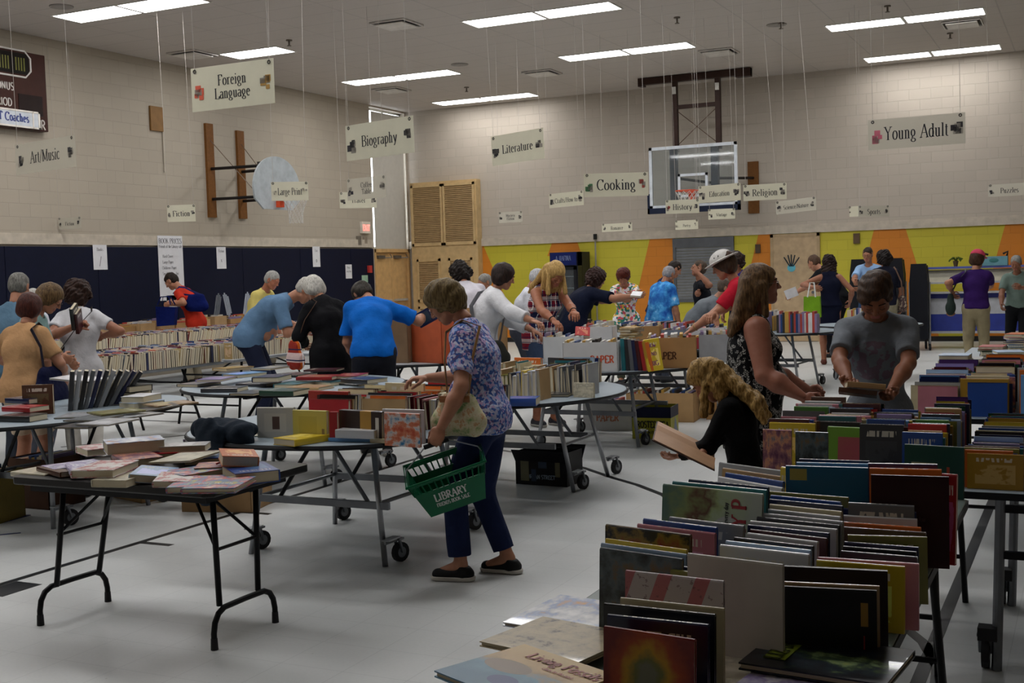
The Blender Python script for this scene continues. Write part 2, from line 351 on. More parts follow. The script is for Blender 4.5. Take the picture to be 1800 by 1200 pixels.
# mural on the back wall (real paint colours)
M_yel = blockmat('yellow_paint', '#c4b930', 0); M_org = blockmat('orange_paint', '#cf7d16', 0)
m = MB(); m.bb(-12.58, XR, YB - .004, YB, 0.1, 2.2); mu = m.build('painted_band', M_yel, wb); mu['label'] = 'yellow paint below the ledge'
def stripe(px):
    m = MB(); q = [onY(x, y, YB - .008) for x, y in px]; p = [(a[0], YB - .008, min(max(a[2], .1), 2.2)) for a in q]
    (a, b, c, d) = p   # top-left, top-right, lower-right, lower-left: run the sides down to the floor
    def down(t, l): k = (t[2] - .1) / max(t[2] - l[2], .05); return (t[0] + (l[0] - t[0]) * k, t[1], .1)
    lo_r, lo_l = down(b, c), down(a, d); m.quad(a, lo_l, lo_r, b); o = m.build('painted_stripe', M_org, wb); o['label'] = 'orange painted stripe'
stripe([(845, 430), (850, 430), (866, 470), (845, 470)])
m = MB(); q = [onY(x, y, YB - .008) for x, y in ((970, 427), (1015, 425), (1022, 447), (962, 450))]; m.quad(*[(a[0], YB - .008, min(a[2], 2.2)) for a in (q[0], q[3], q[2], q[1])]); m.build('painted_patch', M_org, wb)
stripe([(1142, 420), (1187, 418), (1187, 500), (1122, 507)]); stripe([(1333, 411), (1358, 410), (1358, 457), (1322, 457)])
stripe([(1536, 404), (1592, 402), (1610, 460), (1529, 432)]); stripe([(1767, 394), (1840, 392), (1840, 445), (1753, 445)])
M_trim = mat('#b9af9f', .6); n_t = 0
def trim(label, fn, m_, nm='trim'):
    global n_t; n_t += 1
    o = mb(fn).build('%s_%d' % (nm, n_t), m_); tag(o, label, kind='structure'); return o
trim('cream ledge along the far wall', lambda m: m.bb(XL, XR, YB - .05, YB, 2.2, 2.37), M_trim)
trim('cream ledge along the left wall', lambda m: m.bb(XL, XL + .05, YF, WY0 - .1, 2.23, 2.4), M_trim)
M_base = mat('#2c2b2b', .5)
tag(mb(lambda m: m.bb(-12.6, XR, YB - .015, YB, 0, .1)).build('baseboard_back', M_base), kind='structure')
# lines painted on the floor
M_line = mat('#1b1d20', .35); M_blue = mat('#1f2f63', .35)
def fline(label, pts, wd, m_):
    m = MB()
    for (a, b) in zip(pts[:-1], pts[1:]):
        d = Vector((b[0] - a[0], b[1] - a[1])); d.normalize(); nx, ny = -d.y * wd / 2, d.x * wd / 2
        m.prism([(a[0] + nx, a[1] + ny), (a[0] - nx, a[1] - ny), (b[0] - nx, b[1] - ny), (b[0] + nx, b[1] + ny)], 0, .0012)
    o = m.build('court_line', m_, fl); o['label'] = label
fline('black court line', [(-5.3, 3.2), (-5.3, 9.6)], .05, M_line)
for y in (5.54, 6.51): fline('short black tick beside the court line', [(-5.28, y), (-5.05, y)], .05, M_line)
fline('broad black block beside the court line', [(-5.27, 4.44), (-5.08, 4.44)], .26, M_line)
arc = [(-5.3 + 0, 9.6), (-4.79, 9.53), (-4.55, 9.43), (-4.19, 9.19), (-3.71, 8.85), (-3.3, 8.47), (-3.03, 8.25), (-2.72, 7.93), (-2.45, 7.5), (-2.2, 6.9), (-2.05, 6.2), (-2.0, 5.4)]
fline('curved black court line', arc, .05, M_line)
fline('black sideline stripe', [(-.6, 1.5), (-.6, 12)], .055, M_line); fline('curved black court line', [(-.8, 5.45), (-.64, 5.15), (-.55, 4.85), (-.52, 4.5), (-.53, 4.0)], .05, M_line)
fline('blue court line', [(-7.6, 5.2), (-6.9, 5.9), (-6.7, 5.95), (-6.68, 5.67), (-7.4, 5.0)], .03, M_blue); fline('blue court line', [(-7.3, 4.4), (-6.28, 5.5)], .03, M_blue)
fline('long black court line', [(-11, 10.55), (-5.3, 10.55)], .05, M_line); fline('thin black court line', [(-9.2, 8.6), (-8.4, 9.8), (-7.2, 10.55)], .05, M_line)
# window with a closed shade over the double doors
M_alu = mat('#b9b6ae', .4, .3); M_shade = mat('#b8b4aa', .8, var=.04); M_tan = mat('#c9a26c', .5)
gl = NT('glass'); gl.b.inputs['Transmission Weight'].default_value = 1; gl.b.inputs['Roughness'].default_value = .02; gl.b.inputs['IOR'].default_value = 1.45; M_glass = gl.m
win = mb(lambda m: (m.bb(XL - .17, XL - .11, WY0, WY0 + .05, WZ0, WZ1), m.bb(XL - .17, XL - .11, WY1 - .05, WY1, WZ0, WZ1), m.bb(XL - .17, XL - .11, WY0, WY1, WZ1 - .05, WZ1), m.bb(XL - .17, XL - .11, WY0, WY1, WZ0, WZ0 + .05), m.bb(XL - .17, XL - .12, 23.55, 23.6, WZ0, WZ1))).build('window_1', M_alu)
tag(win, 'tall window above the double doors', kind='structure')
o = mb(lambda m: m.bb(XL - .145, XL - .14, WY0 + .04, WY1 - .04, WZ0, WZ1)).build('pane', M_glass, win)
sd = mb(lambda m: m.bb(XL - .02, XL - .012, WY0 + .09, WY1 - .07, WZ0 - .02, WZ1 - .10)).build('window_shade', M_shade)
tag(sd, 'closed grey roller shade with daylight leaking round its edges above the double doors', 'window shade')
mb(lambda m: m.cyl((XL - .015, WY0 + .09, WZ1 - .1), (XL - .015, WY1 - .07, WZ1 - .1), .012)).build('roller', M_alu, sd); mb(lambda m: m.bb(XL - .03, XL, WY0 + .09, WY1 - .07, WZ0 - .05, WZ0 - .02)).build('bottom_bar', M_alu, sd)
dr = mb(lambda m: (m.bb(XL - .12, XL + .02, WY0, WY0 + .05, 0, 2.2), m.bb(XL - .12, XL + .02, WY1 - .05, WY1, 0, 2.2), m.bb(XL - .12, XL + .02, WY0, WY1, 2.12, 2.2))).build('door_1', M_tan)
tag(dr, 'tan double doors in the left wall beside the louvred cupboards', kind='structure')
for y0, y1 in ((WY0 + .055, 23.57), (23.58, WY1 - .055)):
    lf = mb(lambda m: m.bb(XL - .08, XL - .035, y0, y1, .01, 2.11)).build('door_leaf', M_tan, dr)
    mb(lambda m: (m.bb(XL - .035, XL + .02, y0 + .1, y0 + .38, 1.98, 2.05), m.tube([(XL, y0 + .36, 2.0), (XL + .12, y0 + .5, 2.0), (XL, y0 + .62, 2.08)], .012))).build('door_closer', mat('#6f6c66', .4, .6), lf)
    mb(lambda m: m.bb(XL - .035, XL + .02, y0 + .08, y1 - .08, 1.0, 1.05)).build('push_bar', M_alu, lf)
# navy pads
M_pad = mat('#040a24', .7, var=.1)
y = -2.0; k = 0
pads = thing('wall_pad', 'navy blue padded wall covering along the left wall', 'wall pad', (XL, 10, 0))
while y < 22.7:
    y1 = min(y + 1.83, 22.72); o = mb(lambda m: m.bb(0, .05, y + .004 - 10, y1 - .004 - 10, .12, 2.2)).build('pad_panel', M_pad, pads, bevel=.012); y = y1
# far wall louvred cupboard
M_oak = mat('#c4a777', .5); M_lou = mat('#a68a60', .55)
cl = thing('louvred_cupboard', 'tall tan cupboard with louvred doors in the far left corner', 'cupboard', (-13.45, YB - .13, 0))
mb(lambda m: (m.bb(-.87, .87, -.1, .12, 0, 3.72))).build('carcass', M_oak, cl)
def louv(x0, x1, z0, z1, nm='louvred_door'):
    m = MB(); m.bb(x0, x0 + .05, -.135, -.1, z0, z1); m.bb(x1 - .05, x1, -.135, -.1, z0, z1); m.bb(x0, x1, -.135, -.1, z0, z0 + .06); m.bb(x0, x1, -.135, -.1, z1 - .06, z1)
    d = m.build(nm, M_oak, cl); m = MB(); z = z0 + .08
    while z < z1 - .07: m.box(((x0 + x1) / 2, -.115, z), (x1 - x0 - .1, .006, .05), M=Matrix.Rotation(-.6, 3, 'X')); z += .043
    m.build('slats', M_lou, d)
louv(-.83, -.01, 2.25, 3.66, 'louvred_panel'); louv(.01, .83, 2.25, 3.66, 'louvred_panel')
for x0 in (-.83, .01):
    louv(x0 + .1, x0 + .72, .95, 1.95); louv(x0 + .1, x0 + .72, .12, .85)
# far doors / roller hatch
hx0, hx1 = -7.99, -6.73; dr2 = thing('window_2', None, None, ((hx0 + hx1) / 2, YB, 0)); tag(dr2, 'grey roller shutter hatch in the far wall', kind='structure'); M_gr = mat('#77797b', .45, .3); M_gr2 = mat('#5c5f63', .4, .4)
mb(lambda m: (m.bb(-.66, -.6, -.05, .0, .9, 2.19), m.bb(.6, .66, -.05, .0, .9, 2.19), m.bb(-.66, .66, -.06, 0, 2.0, 2.19), m.bb(-.66, .66, -.05, 0, .84, .9))).build('shutter_frame', M_gr2, dr2)
def sl(m):
    z = .9
    while z < 2.0: m.box((0, -.02, z + .03), (1.2, .012, .055), M=Matrix.Rotation(.12, 3, 'X')); z += .06
mb(sl).build('shutter', M_gr, dr2)
d3 = mb(lambda m: (m.bb(-5.94, -5.88, YB - .05, YB, 0, 2.19), m.bb(-5.0, -4.94, YB - .05, YB, 0, 2.19), m.bb(-5.94, -4.94, YB - .05, YB, 2.13, 2.19))).build('door_3', mat('#a8906c', .5)); tag(d3, 'tan door in the far wall with a blue hand cut out on it', kind='structure')
lf = mb(lambda m: m.bb(-5.88, -5.0, YB - .04, YB - .005, .01, 2.13)).build('door_leaf', mat('#b39a77', .5), d3)
mb(lambda m: m.cyl((-5.08, YB - .1, 1.0), (-5.08, YB - .04, 1.0), .03)).build('door_knob', M_gr2, lf)
def handcut(m):
    c = onY(1392, 468, YB); z = c[2]; m.T = Matrix.Translation((c[0], YB - .045, z)); m.sph((0, 0, -.03), (.085, .006, .08), seg=16)
    for a in (-38, -16, 0, 18, 42): m.tube([(.05 * math.sin(math.radians(a)), 0, 0), (.24 * math.sin(math.radians(a)), 0, .24 * math.cos(math.radians(a)))], .012, 6, mi=1)
o = mb(handcut).build('hand_cutout', [mat('#5fb2c6', .8), mat('#23303a', .8)], None); tag(o, 'blue paper hand cut-out taped to the tan door', 'poster')
# ---------------------------------------------------------------- ceiling lights
M_em = emis('#f7f6f6', LAMP); M_em2 = emis('#f7f6f6', LAMP * .62); M_fr = mat('#d8d6d0', .5)
def troffer():
    t = thing('ceiling_light', 'recessed fluorescent ceiling light', 'ceiling light')
    mb(lambda m: (m.bb(-.6, .6, -.29, -.265, -.012, .0), m.bb(-.6, .6, .265, .29, -.012, 0), m.bb(-.6, -.575, -.265, .265, -.012, 0), m.bb(.575, .6, -.265, .265, -.012, 0))).build('frame', M_fr, t)
    mb(lambda m: m.bb(-.575, .575, -.265, .265, -.008, -.002)).build('diffuser', M_em, t)
    return t
tr = troffer(); first = True
spots = []
for bx, nm in ((-13.23, 'left'), (-8.6, 'middle'), (-3.9, 'right'), (.8, 'far right')):
    for y in (23.38, 19.82, 16.2, 12.6, 9.0, 5.45, 1.9, -1.7):
        for k in (0, 1):
            if (bx, y, k) in ((-13.23, 16.2, 1), (-8.6, 23.38, 0), (-8.6, 23.38, 1)): continue
            if bx > 0 or y < 0 or (bx, y) == (-3.9, 1.9): continue                   # tubes over the right end and over the viewer are off
            spots.append((bx + .6 + 1.21 * k, y, k, nm))
vis = {-13.23: 'left', -8.6: 'middle', -3.9: 'right'}
for x, y, k, nm in spots:
    o = copy_tree(tr); o.location = (x, y + .27, ZC)
    if y > 23:
        df = [c for c in o.children if c.name.startswith('diffuser')][0]; df.material_slots[0].link = 'OBJECT'; df.material_slots[0].material = M_em2
    px, py, _ = proj((x, y + .27, ZC)); row = {23.38: 'nearest the far wall', 19.82: 'second from the far wall', 16.2: 'third from the far wall', 12.6: 'fourth from the far wall'}.get(y, 'behind the view')
    o['group'] = 'fluorescent ceiling lights'
    if row == 'behind the view': o['label'] = 'fluorescent ceiling light above the near tables'
    else: o['label'] = '%s half of the lit ceiling panel pair, %s row, %s' % (('left', 'right')[k], nm, row)
    if (nm, y) == ('left', 16.2): o['label'] = 'single lit ceiling panel behind the Foreign Language sign'
for c_ in list(tr.children): bpy.data.objects.remove(c_)
bpy.data.objects.remove(tr)
# air diffusers
M_v = mat('#cfcac2', .5); M_vd = mat('#3a3632', .7)
def diffuser():
    t = thing('ceiling_vent', 'square air diffuser', 'ceiling vent')
    mb(lambda m: m.bb(-.3, .3, -.3, .3, -.012, 0)).build('backing', M_vd, t)
    mb(lambda m: m.bb(-.24, .24, -.24, .24, -.05, -.035)).build('plate', M_v, t)
    mb(lambda m: (m.bb(-.3, .3, -.3, -.285, -.03, 0), m.bb(-.3, .3, .285, .3, -.03, 0), m.bb(-.3, -.285, -.3, .3, -.03, 0), m.bb(.285, .3, -.3, .3, -.03, 0))).build('rim', M_v, t)
    return t
dv = diffuser(); dl = [((697, 41), 'square white air diffuser between the two nearest light rows'), ((338, 94), 'air diffuser left of the single lit panel'), ((953, 127), 'air diffuser above the Literature sign'), ((688, 157), 'air diffuser above the window shade'), ((1692, 40), 'air diffuser between the two right light rows'), ((1264, 90), 'air diffuser behind the basketball support beam')]
for i, ((x, y), lb) in enumerate(dl):
    o = dv if i == 0 else copy_tree(dv); p = onz(x, y, ZC); o.location = (float(p[0]), float(p[1]), ZC); o['label'] = lb; o['group'] = 'ceiling air diffusers'
def spr(x, y, lb):
    p = onz(x, y, ZC); t = mb(lambda m: (m.cyl((0, 0, -.02), (0, 0, 0), .05, 12), m.cyl((0, 0, -.09), (0, 0, -.02), .015, 8), m.cyl((0, 0, -.1), (0, 0, -.09), .035, 10))).build('sprinkler_head', mat('#6b6258', .4, .5)); t.location = (float(p[0]), float(p[1]), ZC)
    tag(t, lb, 'sprinkler', 'ceiling sprinklers')
for x, y, lb in ((508, 70, 'small ceiling sprinkler right of the single lit panel'), (820, 153, 'ceiling sprinkler above the far light pair'), (1373, 40, 'ceiling sprinkler left of the top right lights'), (1560, 10, 'ceiling sprinkler beside the top right light'), (1670, 58, 'ceiling sprinkler under the top right air diffuser'), (1190, 30, 'ceiling sprinkler over the middle lights')): spr(x, y, lb)
for x, y, lb in ((808, 113, 'round flush ceiling speaker over the far lights'), (1365, 43, 'round flush ceiling speaker left of the top right lights'), (108, 11, 'round flush ceiling speaker above the left lights')):
    p = onz(x, y, ZC); o = mb(lambda m: (m.cyl((0, 0, -.012), (0, 0, 0), .16, 24), m.cyl((0, 0, -.016), (0, 0, -.012), .13, 24))).build('ceiling_speaker', mat('#8f8a84', .6)); o.location = (float(p[0]), float(p[1]), ZC); tag(o, lb, 'speaker')
# ---------------------------------------------------------------- notices on the pads and walls
M_pap = mat('#d9d9dc', .7, var=.04); M_ink = mat('#2c2d33', .7); M_red = mat('#b5302c', .6)
def notice(px, wd, ht, lb, lines, cat='notice', name='paper_notice', X0=XL + .055, heavy=None):
    c = onX(px[0], px[1], X0); o = mb(lambda m: m.bb(0, .003, -wd / 2, wd / 2, -ht / 2, ht / 2)).build(name, M_pap); o.location = (X0, c[1], c[2]); tag(o, lb, cat)
    m = MB()
    for txt, z, h in lines: text_mb(m, txt, h, (.003, 0, z), (0, 1, 0), (0, 0, 1), .0015, maxw=wd * .92)
    if lines: m.build('lettering', M_ink, o)
    return o
notice((176, 452), .3, .4, 'white paper notice with an arrow at the left of the navy pads', [('Books', .12, .05), ('/', -.08, .14)])
notice((389, 453), .26, .4, 'white paper notice on the navy pads right of the price list', [('Fiction', .12, .05), ('x', -.05, .08)])
notice((613, 477), .24, .3, 'square white paper notice near the double doors', [('Please', .08, .04), ('keep clear', 0, .04)])
notice((556, 451), .26, .42, 'white paper notice on the navy pads under the left basketball net', [('Exit', .12, .05), ('o', -.08, .09)])
notice((301, 471), .62, 1.12, 'long white book price list hung on the navy pads', [('BOOK PRICES', .46, .085), ('Friends of the Library sale', .37, .05), ('Hard Cover $2.00', .2, .05), ('Large Paper $1.00', .1, .05), ('Childrens Paper .50', 0, .05), ('Small Paper 2 for 1', -.1, .05), ('Magazines .25', -.2, .05), ('DVD', -.36, .05)], name='price_list')
notice((302, 530), .26, .22, 'small white sheet below the book price list', [('Thank', .04, .05), ('you', -.05, .05)])
# fire alarm / exit sign / panels
def wallbox(name, px, X0, d, lb, cat, m_):
    c = onX(px[0], px[1], X0); o = mb(lambda m: m.bb(0, d[0], -d[1] / 2, d[1] / 2, -d[2] / 2, d[2] / 2)).build(name, m_, bevel=.004); o.location = (X0, c[1], c[2]); tag(o, lb, cat); return o
ex = wallbox('exit_sign', (640, 400), XL, (.06, .34, .26), 'lit red EXIT sign on the left wall near the window shade', 'exit sign', mat('#d8cfc0', .5))
m = MB(); text_mb(m, 'EXIT', .13, (.06, 0, -.02), (0, 1, 0), (0, 0, 1), .002, maxw=.27); m.build('lettering', emis('#ff4030', 2.2), ex)
c = wallbox('thermostat', (629, 423), XL, (.05, .14, .2), 'small grey control box under the EXIT sign', 'control box', mat('#6e675d', .5)); wallbox('fire_strobe', (640, 422), XL, (.05, .12, .16), 'beige strobe box beside the grey control box', 'strobe', mat('#8b7f70', .5))
wallbox('fire_pull', (648, 473), XL + .05, (.06, .12, .16), 'red fire alarm pull box at the end of the navy pads', 'alarm', M_red); wallbox('green_notice', (641, 490), XL + .05, (.01, .24, .16), 'small green and white sign below the fire alarm', 'notice', mat('#93b39a', .6))
wallbox('wall_plate', (273, 209), XL, (.04, .3, .42), 'brown metal plate high on the left wall', 'wall plate', mat('#7d5a2c', .4, .3))
trim('vertical conduit on the left wall', lambda m: m.cyl((XL + .02, 16.16, 3.5), (XL + .02, 16.16, 4.25), .012), M_trim, 'trim')
p = onY(1506, 419, YB); o = mb(lambda m: m.bb(-.06, .06, -.05, 0, -.1, .1)).build('wall_speaker', mat('#5d4a35', .5)); o.location = (p[0], YB - .004, p[2]); tag(o, 'small brown box on the yellow wall right of the tan door', 'wall box')
p = onY(1333, 437, YB); o = mb(lambda m: m.bb(-.05, .05, -.05, 0, -.09, .09)).build('wall_speaker', mat('#4d3f30', .5)); o.location = (p[0], YB - .009, p[2]); tag(o, 'small dark box on the orange stripe left of the tan door', 'wall box')
# power pole in front of the yellow wall
p = onY(1043, 411, 24.2); o = mb(lambda m: (m.cyl((0, 0, 0), (0, 0, p[2] - .05), .02, 8), m.cyl((0, 0, p[2] - .12), (0, 0, p[2]), .04, 10, 1))).build('cable_pole', [mat('#8b8878', .5), mat('#1b1b1b', .5)]); o.location = (p[0], 24.3, 0); tag(o, 'thin grey pole with a black top beside the drinks cooler', 'pole')
# ---------------------------------------------------------------- basketball hoops
M_blk = mat('#1a1718', .4, .3); M_brn = mat('#35231c', .45, .2); M_wood = mat('#70481f', .6, sc=20); M_rim = mat('#d1481d', .4); M_net = mat('#c9c5be', .8)
def rimnet(par, c, nrm, netlen=.42):
    nv = Vector(nrm); cc = Vector(c) + nv * .38
    mb(lambda m: (m.tube([cc + Vector((.225 * math.cos(a), .225 * math.sin(a), 0)) for a in [2 * PI * i / 28 for i in range(28)]], .011, 8, closed=True), m.box(Vector(c) + nv * .07 + Vector((0, 0, -.03)), (.16, .16, .012)), m.box(Vector(c) + nv * .02 + Vector((0, 0, -.08)), (.13, .13, .16) if abs(nrm[0]) < 2 else 0))).build('rim', M_rim, par)
    def net(m):
        N = 12; rows = 6
        P = [[cc + Vector(((.225 - .1 * min(r / 3.5, 1)) * math.cos(2 * PI * (k + .5 * (r % 2)) / N), (.225 - .1 * min(r / 3.5, 1)) * math.sin(2 * PI * (k + .5 * (r % 2)) / N), -.015 - netlen * r / rows)) for k in range(N)] for r in range(rows + 1)]
        for r in range(rows):
            for k in range(N):
                m.tube([P[r][k], P[r + 1][k]], .005, 4); m.tube([P[r][k], P[r + 1][(k - 1) % N if r % 2 == 0 else (k + 1) % N]], .005, 4)
    mb(net).build('net', M_net, par)
# left hoop: fan board, arms from two timber boards on the left wall
hb = thing('basketball_hoop', 'white fan-shaped basketball backboard on the left wall with orange rim', 'basketball hoop', (XL, 17.85, 0))
for (yy, z0, z1) in ((-.5, 2.75, 4.45), (.38, 2.75, 4.4)): mb(lambda m: m.bb(0, .05, yy - .1, yy + .1, z0, z1)).build('timber_board', M_wood, hb)
BX = 1.15
mb(lambda m: [(m.tube([(.05, s * .44 - .06, z), (BX - .1, s * .32 - .06, z)], .03, 6)) for s in (-1, 1) for z in (3.63, 3.08)] + [m.tube([(BX - .1, s * .32 - .06, 2.95), (BX - .1, s * .32 - .06, 3.7)], .045, 8) for s in (-1, 1)] + [m.tube([(BX - .1, -.38, 3.63), (BX - .1, .26, 3.63)], .03, 6)]).build('support_frame', M_blk, hb)
mb(lambda m: [m.tube([(.05, s * .44 - .06, 4.15), (BX - .1, s * .32 - .06, 3.05)], .008, 4) for s in (-1, 1)]).build('brace', mat('#6a5440', .5), hb)
def fan(m):
    out = [(-.42, 0), (.42, 0), (.66, .18), (.69, .38)] + [(.69 * math.cos(math.radians(a)), .38 + .58 * math.sin(math.radians(a))) for a in range(10, 171, 10)] + [(-.69, .38), (-.66, .18)]
    n = len(out); vs = [(BX, y - .06, 2.9 - .0 + z - .05) for y, z in out] + [(BX + .035, y - .06, 2.9 + z - .05) for y, z in out]
    m._add(vs, [tuple(range(n)), tuple(range(n, 2 * n))[::-1]] + [(i, n + i, n + (i + 1) % n, (i + 1) % n) for i in range(n)])
mb(fan).build('backboard', mat('#aeb6ba', .35), hb); rimnet(hb, (BX + .035, -.06, 3.05), (1, 0, 0), .45)
# far hoop: glass board hung from ceiling beam
bl, br = onz(1122, 127, ZC - .1), onz(1322, 105, ZC - .1)
gb = thing('basketball_hoop', 'rectangular glass basketball backboard hung from a dark beam before the far wall', 'basketball hoop', (-7.0, 22.9, 0)); YG = 22.9
def rel(x, y, Y=YG): p = onY(x, y, Y); return Vector((p[0] + 7.0, Y - 22.9, p[2]))
b0, b1 = rel(1126, 126, 23.1), rel(1320, 106, 23.1); zb = 5.32
mb(lambda m: (m.bb(b0.x, b1.x, .12, .26, zb - .06, zb + .07), m.bb(b0.x - .03, b0.x + .08, .1, .28, zb - .09, zb + .07), m.bb(b1.x - .3, b1.x, .1, .28, zb - .09, zb + .07))).build('support_beam', M_brn, gb)
gx0, gx1 = rel(1141, 300).x, rel(1296, 300).x; gz1 = rel(1218, 254).z; gz0 = gz1 - 1.22; xa, xb = rel(1182, 200).x, rel(1258, 200).x
mb(lambda m: [(m.bb(x - .05, x + .05, .14, .24, gz1 - .1, zb), m.bb(x - .04, x + .04, .12, .26, zb - .3, zb - .16, 1)) for x in (xa, xb)] + [m.bb(xa, xb, .16, .22, 4.72, 4.8)]).build('hanger_post', [M_brn, M_alu], gb)
mb(lambda m: (m.tube([(xa, .19, 4.72), (xb, .19, gz1)], .008, 5), m.tube([(xb, .19, 4.72), (xa, .19, gz1)], .008, 5))).build('cross_brace', mat('#5b4638', .5), gb)
M_wf = mat('#cdd3da', .4)
fr = mb(lambda m: (m.bb(gx0, gx1, 0, .05, gz1 - .06, gz1), m.bb(gx0, gx1, 0, .05, gz0, gz0 + .06), m.bb(gx0, gx0 + .06, 0, .05, gz0, gz1), m.bb(gx1 - .06, gx1, 0, .05, gz0, gz1))).build('backboard_frame', M_wf, gb)
gg = NT('board_glass'); gg.b.inputs['Transmission Weight'].default_value = .93; gg.base('#d5dde0'); gg.b.inputs['Roughness'].default_value = .03
mb(lambda m: m.bb(gx0 + .05, gx1 - .05, .015, .03, gz0 + .05, gz1 - .05)).build('glass_board', gg.m, gb)
gc = (gx0 + gx1) / 2
def sq(m):
    a, b, c, d, t = gc - .305, gc + .305, gz0 + .2, gz0 + .66, .05; Y0, Y1 = -.002, .012
    m.bb(a, b, Y0, Y1, d - t, d); m.bb(a, b, Y0, Y1, c, c + t); m.bb(a, a + t, Y0, Y1, c, d); m.bb(b - t, b, Y0, Y1, c, d)
mb(sq).build('target_square', M_wf, gb)
mb(lambda m: (m.bb(gx0 - .04, gx1 + .04, -.03, .07, gz0 - .1, gz0 + .01), m.bb(gx0 - .04, gx0 + .0, -.03, .07, gz0 - .1, gz0 + .3), m.bb(gx1, gx1 + .04, -.03, .07, gz0 - .1, gz0 + .3))).build('edge_padding', mat('#141d33', .5), gb)
mb(lambda m: [m.bb(x - .07, x + .07, .08, .2, gz0, gz1 - .05) for x in (gc - .42, gc + .42)] + [m.bb(gc - .42, gc + .42, .1, .18, gz0 + .05, gz0 + .15)]).build('back_frame', mat('#39404a', .4, .4), gb)
rimnet(gb, (gc, 0, gz0 + .3), (0, -1, 0), .4)
wbx = rel(1325, 330, YB).x
mb(lambda m: (m.bb(wbx - .11, wbx + .11, 1.45, 1.5, rel(1325, 375, YB).z, rel(1325, 284, YB).z))).build('timber_board', M_wood, gb)
mb(lambda m: (m.tube([(gc + .42, .2, gz0 + .55), (wbx, 1.46, gz0 + .6)], .03, 6), m.tube([(gc - .42, .2, gz0 + .6), (gc + .42, .3, gz0 + .45)], .03, 6))).build('wall_brace', M_blk, gb)
# ---------------------------------------------------------------- scoreboard
sb = thing('scoreboard', 'dark brown scoreboard high on the left wall, cut by the frame edge', 'scoreboard', (XL, 12.9, 0))
y1 = onX(84, 200, XL + .15)[1] - 12.9; zt = onX(80, 98, XL + .15)[2]; z0 = onX(85, 232, XL + .15)[2]
mb(lambda m: m.bb(0, .15, -2.2, y1, z0, zt)).build('case', mat('#3a201a', .4), sb, bevel=.01)
def Yz(x, y): p = onX(x, y, XL + .155); return p[1] - 12.9, p[2]
a, b = Yz(52, 92), Yz(55, 138); cz = (a[1] + b[1]) / 2; hh = (a[1] - b[1]) / 2
mb(lambda m: m.bb(.15, .156, -1.3, a[0] - .03, cz - hh + .04, cz + hh - .04)).build('clock_window', mat('#14100e', .3), sb)
mb(lambda m: m.tube([(.158, -1.3, cz - hh), (.158, a[0] - .1, cz - hh), (.158, a[0], cz - hh + .1), (.158, a[0], cz + hh - .1), (.158, a[0] - .1, cz + hh), (.158, -1.3, cz + hh)], .014, 6)).build('clock_border', mat('#c9c5bf', .5), sb)
def dots(m):
    for c0 in (-.32, -.03, -.62):
        for i in range(4):
            for j in range(7): m.bb(.156, .16, a[0] - .1 + c0 - .05 * i - .0, a[0] - .1 + c0 - .05 * i + .022, cz - hh + .09 + j * (2 * hh - .2) / 7, cz - hh + .12 + j * (2 * hh - .2) / 7)
mb(dots).build('digit_lamp_grid', mat('#6b6a2c', .6), sb)
M_wt = mat('#c6c1ba', .6)
m = MB()
for t, x, y, h in (('BONUS', -12, 148, .11), ('PERIOD', -17, 176, .11)): yy, z = Yz(x, y); text_mb(m, t, h, (.15, yy + .18, z), (0, 1, 0), (0, 0, 1), .003, thick=.17, thin=.14)
yy, z = Yz(76, 222); text_mb(m, 'R', .14, (.15, yy, z), (0, 1, 0), (0, 0, 1), .003, thick=.17, thin=.14); m.build('lettering', M_wt, sb)
c, d = Yz(32, 164), Yz(76, 205); mb(lambda m: m.bb(.15, .158, c[0], d[0], d[1], c[1])).build('foul_window', mat('#1d0f0d', .3), sb)
c, d = Yz(-60, 200), Yz(70, 228); 
bn = mb(lambda m: m.bb(.158, .166, -1.9, d[0] - .02, d[1] + .02, d[1] + .24)).build('sponsor_strip', mat('#c3c8cf', .5), sb)
mb(lambda m: (m.bb(.158, .175, -1.9, d[0], d[1], d[1] + .025), m.bb(.158, .175, -1.9, d[0], d[1] + .235, d[1] + .26), m.bb(.158, .175, d[0] - .03, d[0], d[1], d[1] + .26), m.bb(.158, .175, d[0] - .14, d[0] - .12, d[1], d[1] + .26))).build('strip_border', mat('#ded8cf', .5), sb)
m = MB(); text_mb(m, 'RESPECT Coaches', .12, (.166, d[0] - .72, d[1] + .13), (0, 1, 0), (0, 0, 1), .003, thick=.2, thin=.12); m.build('strip_lettering', mat('#2c3f86', .6), sb)
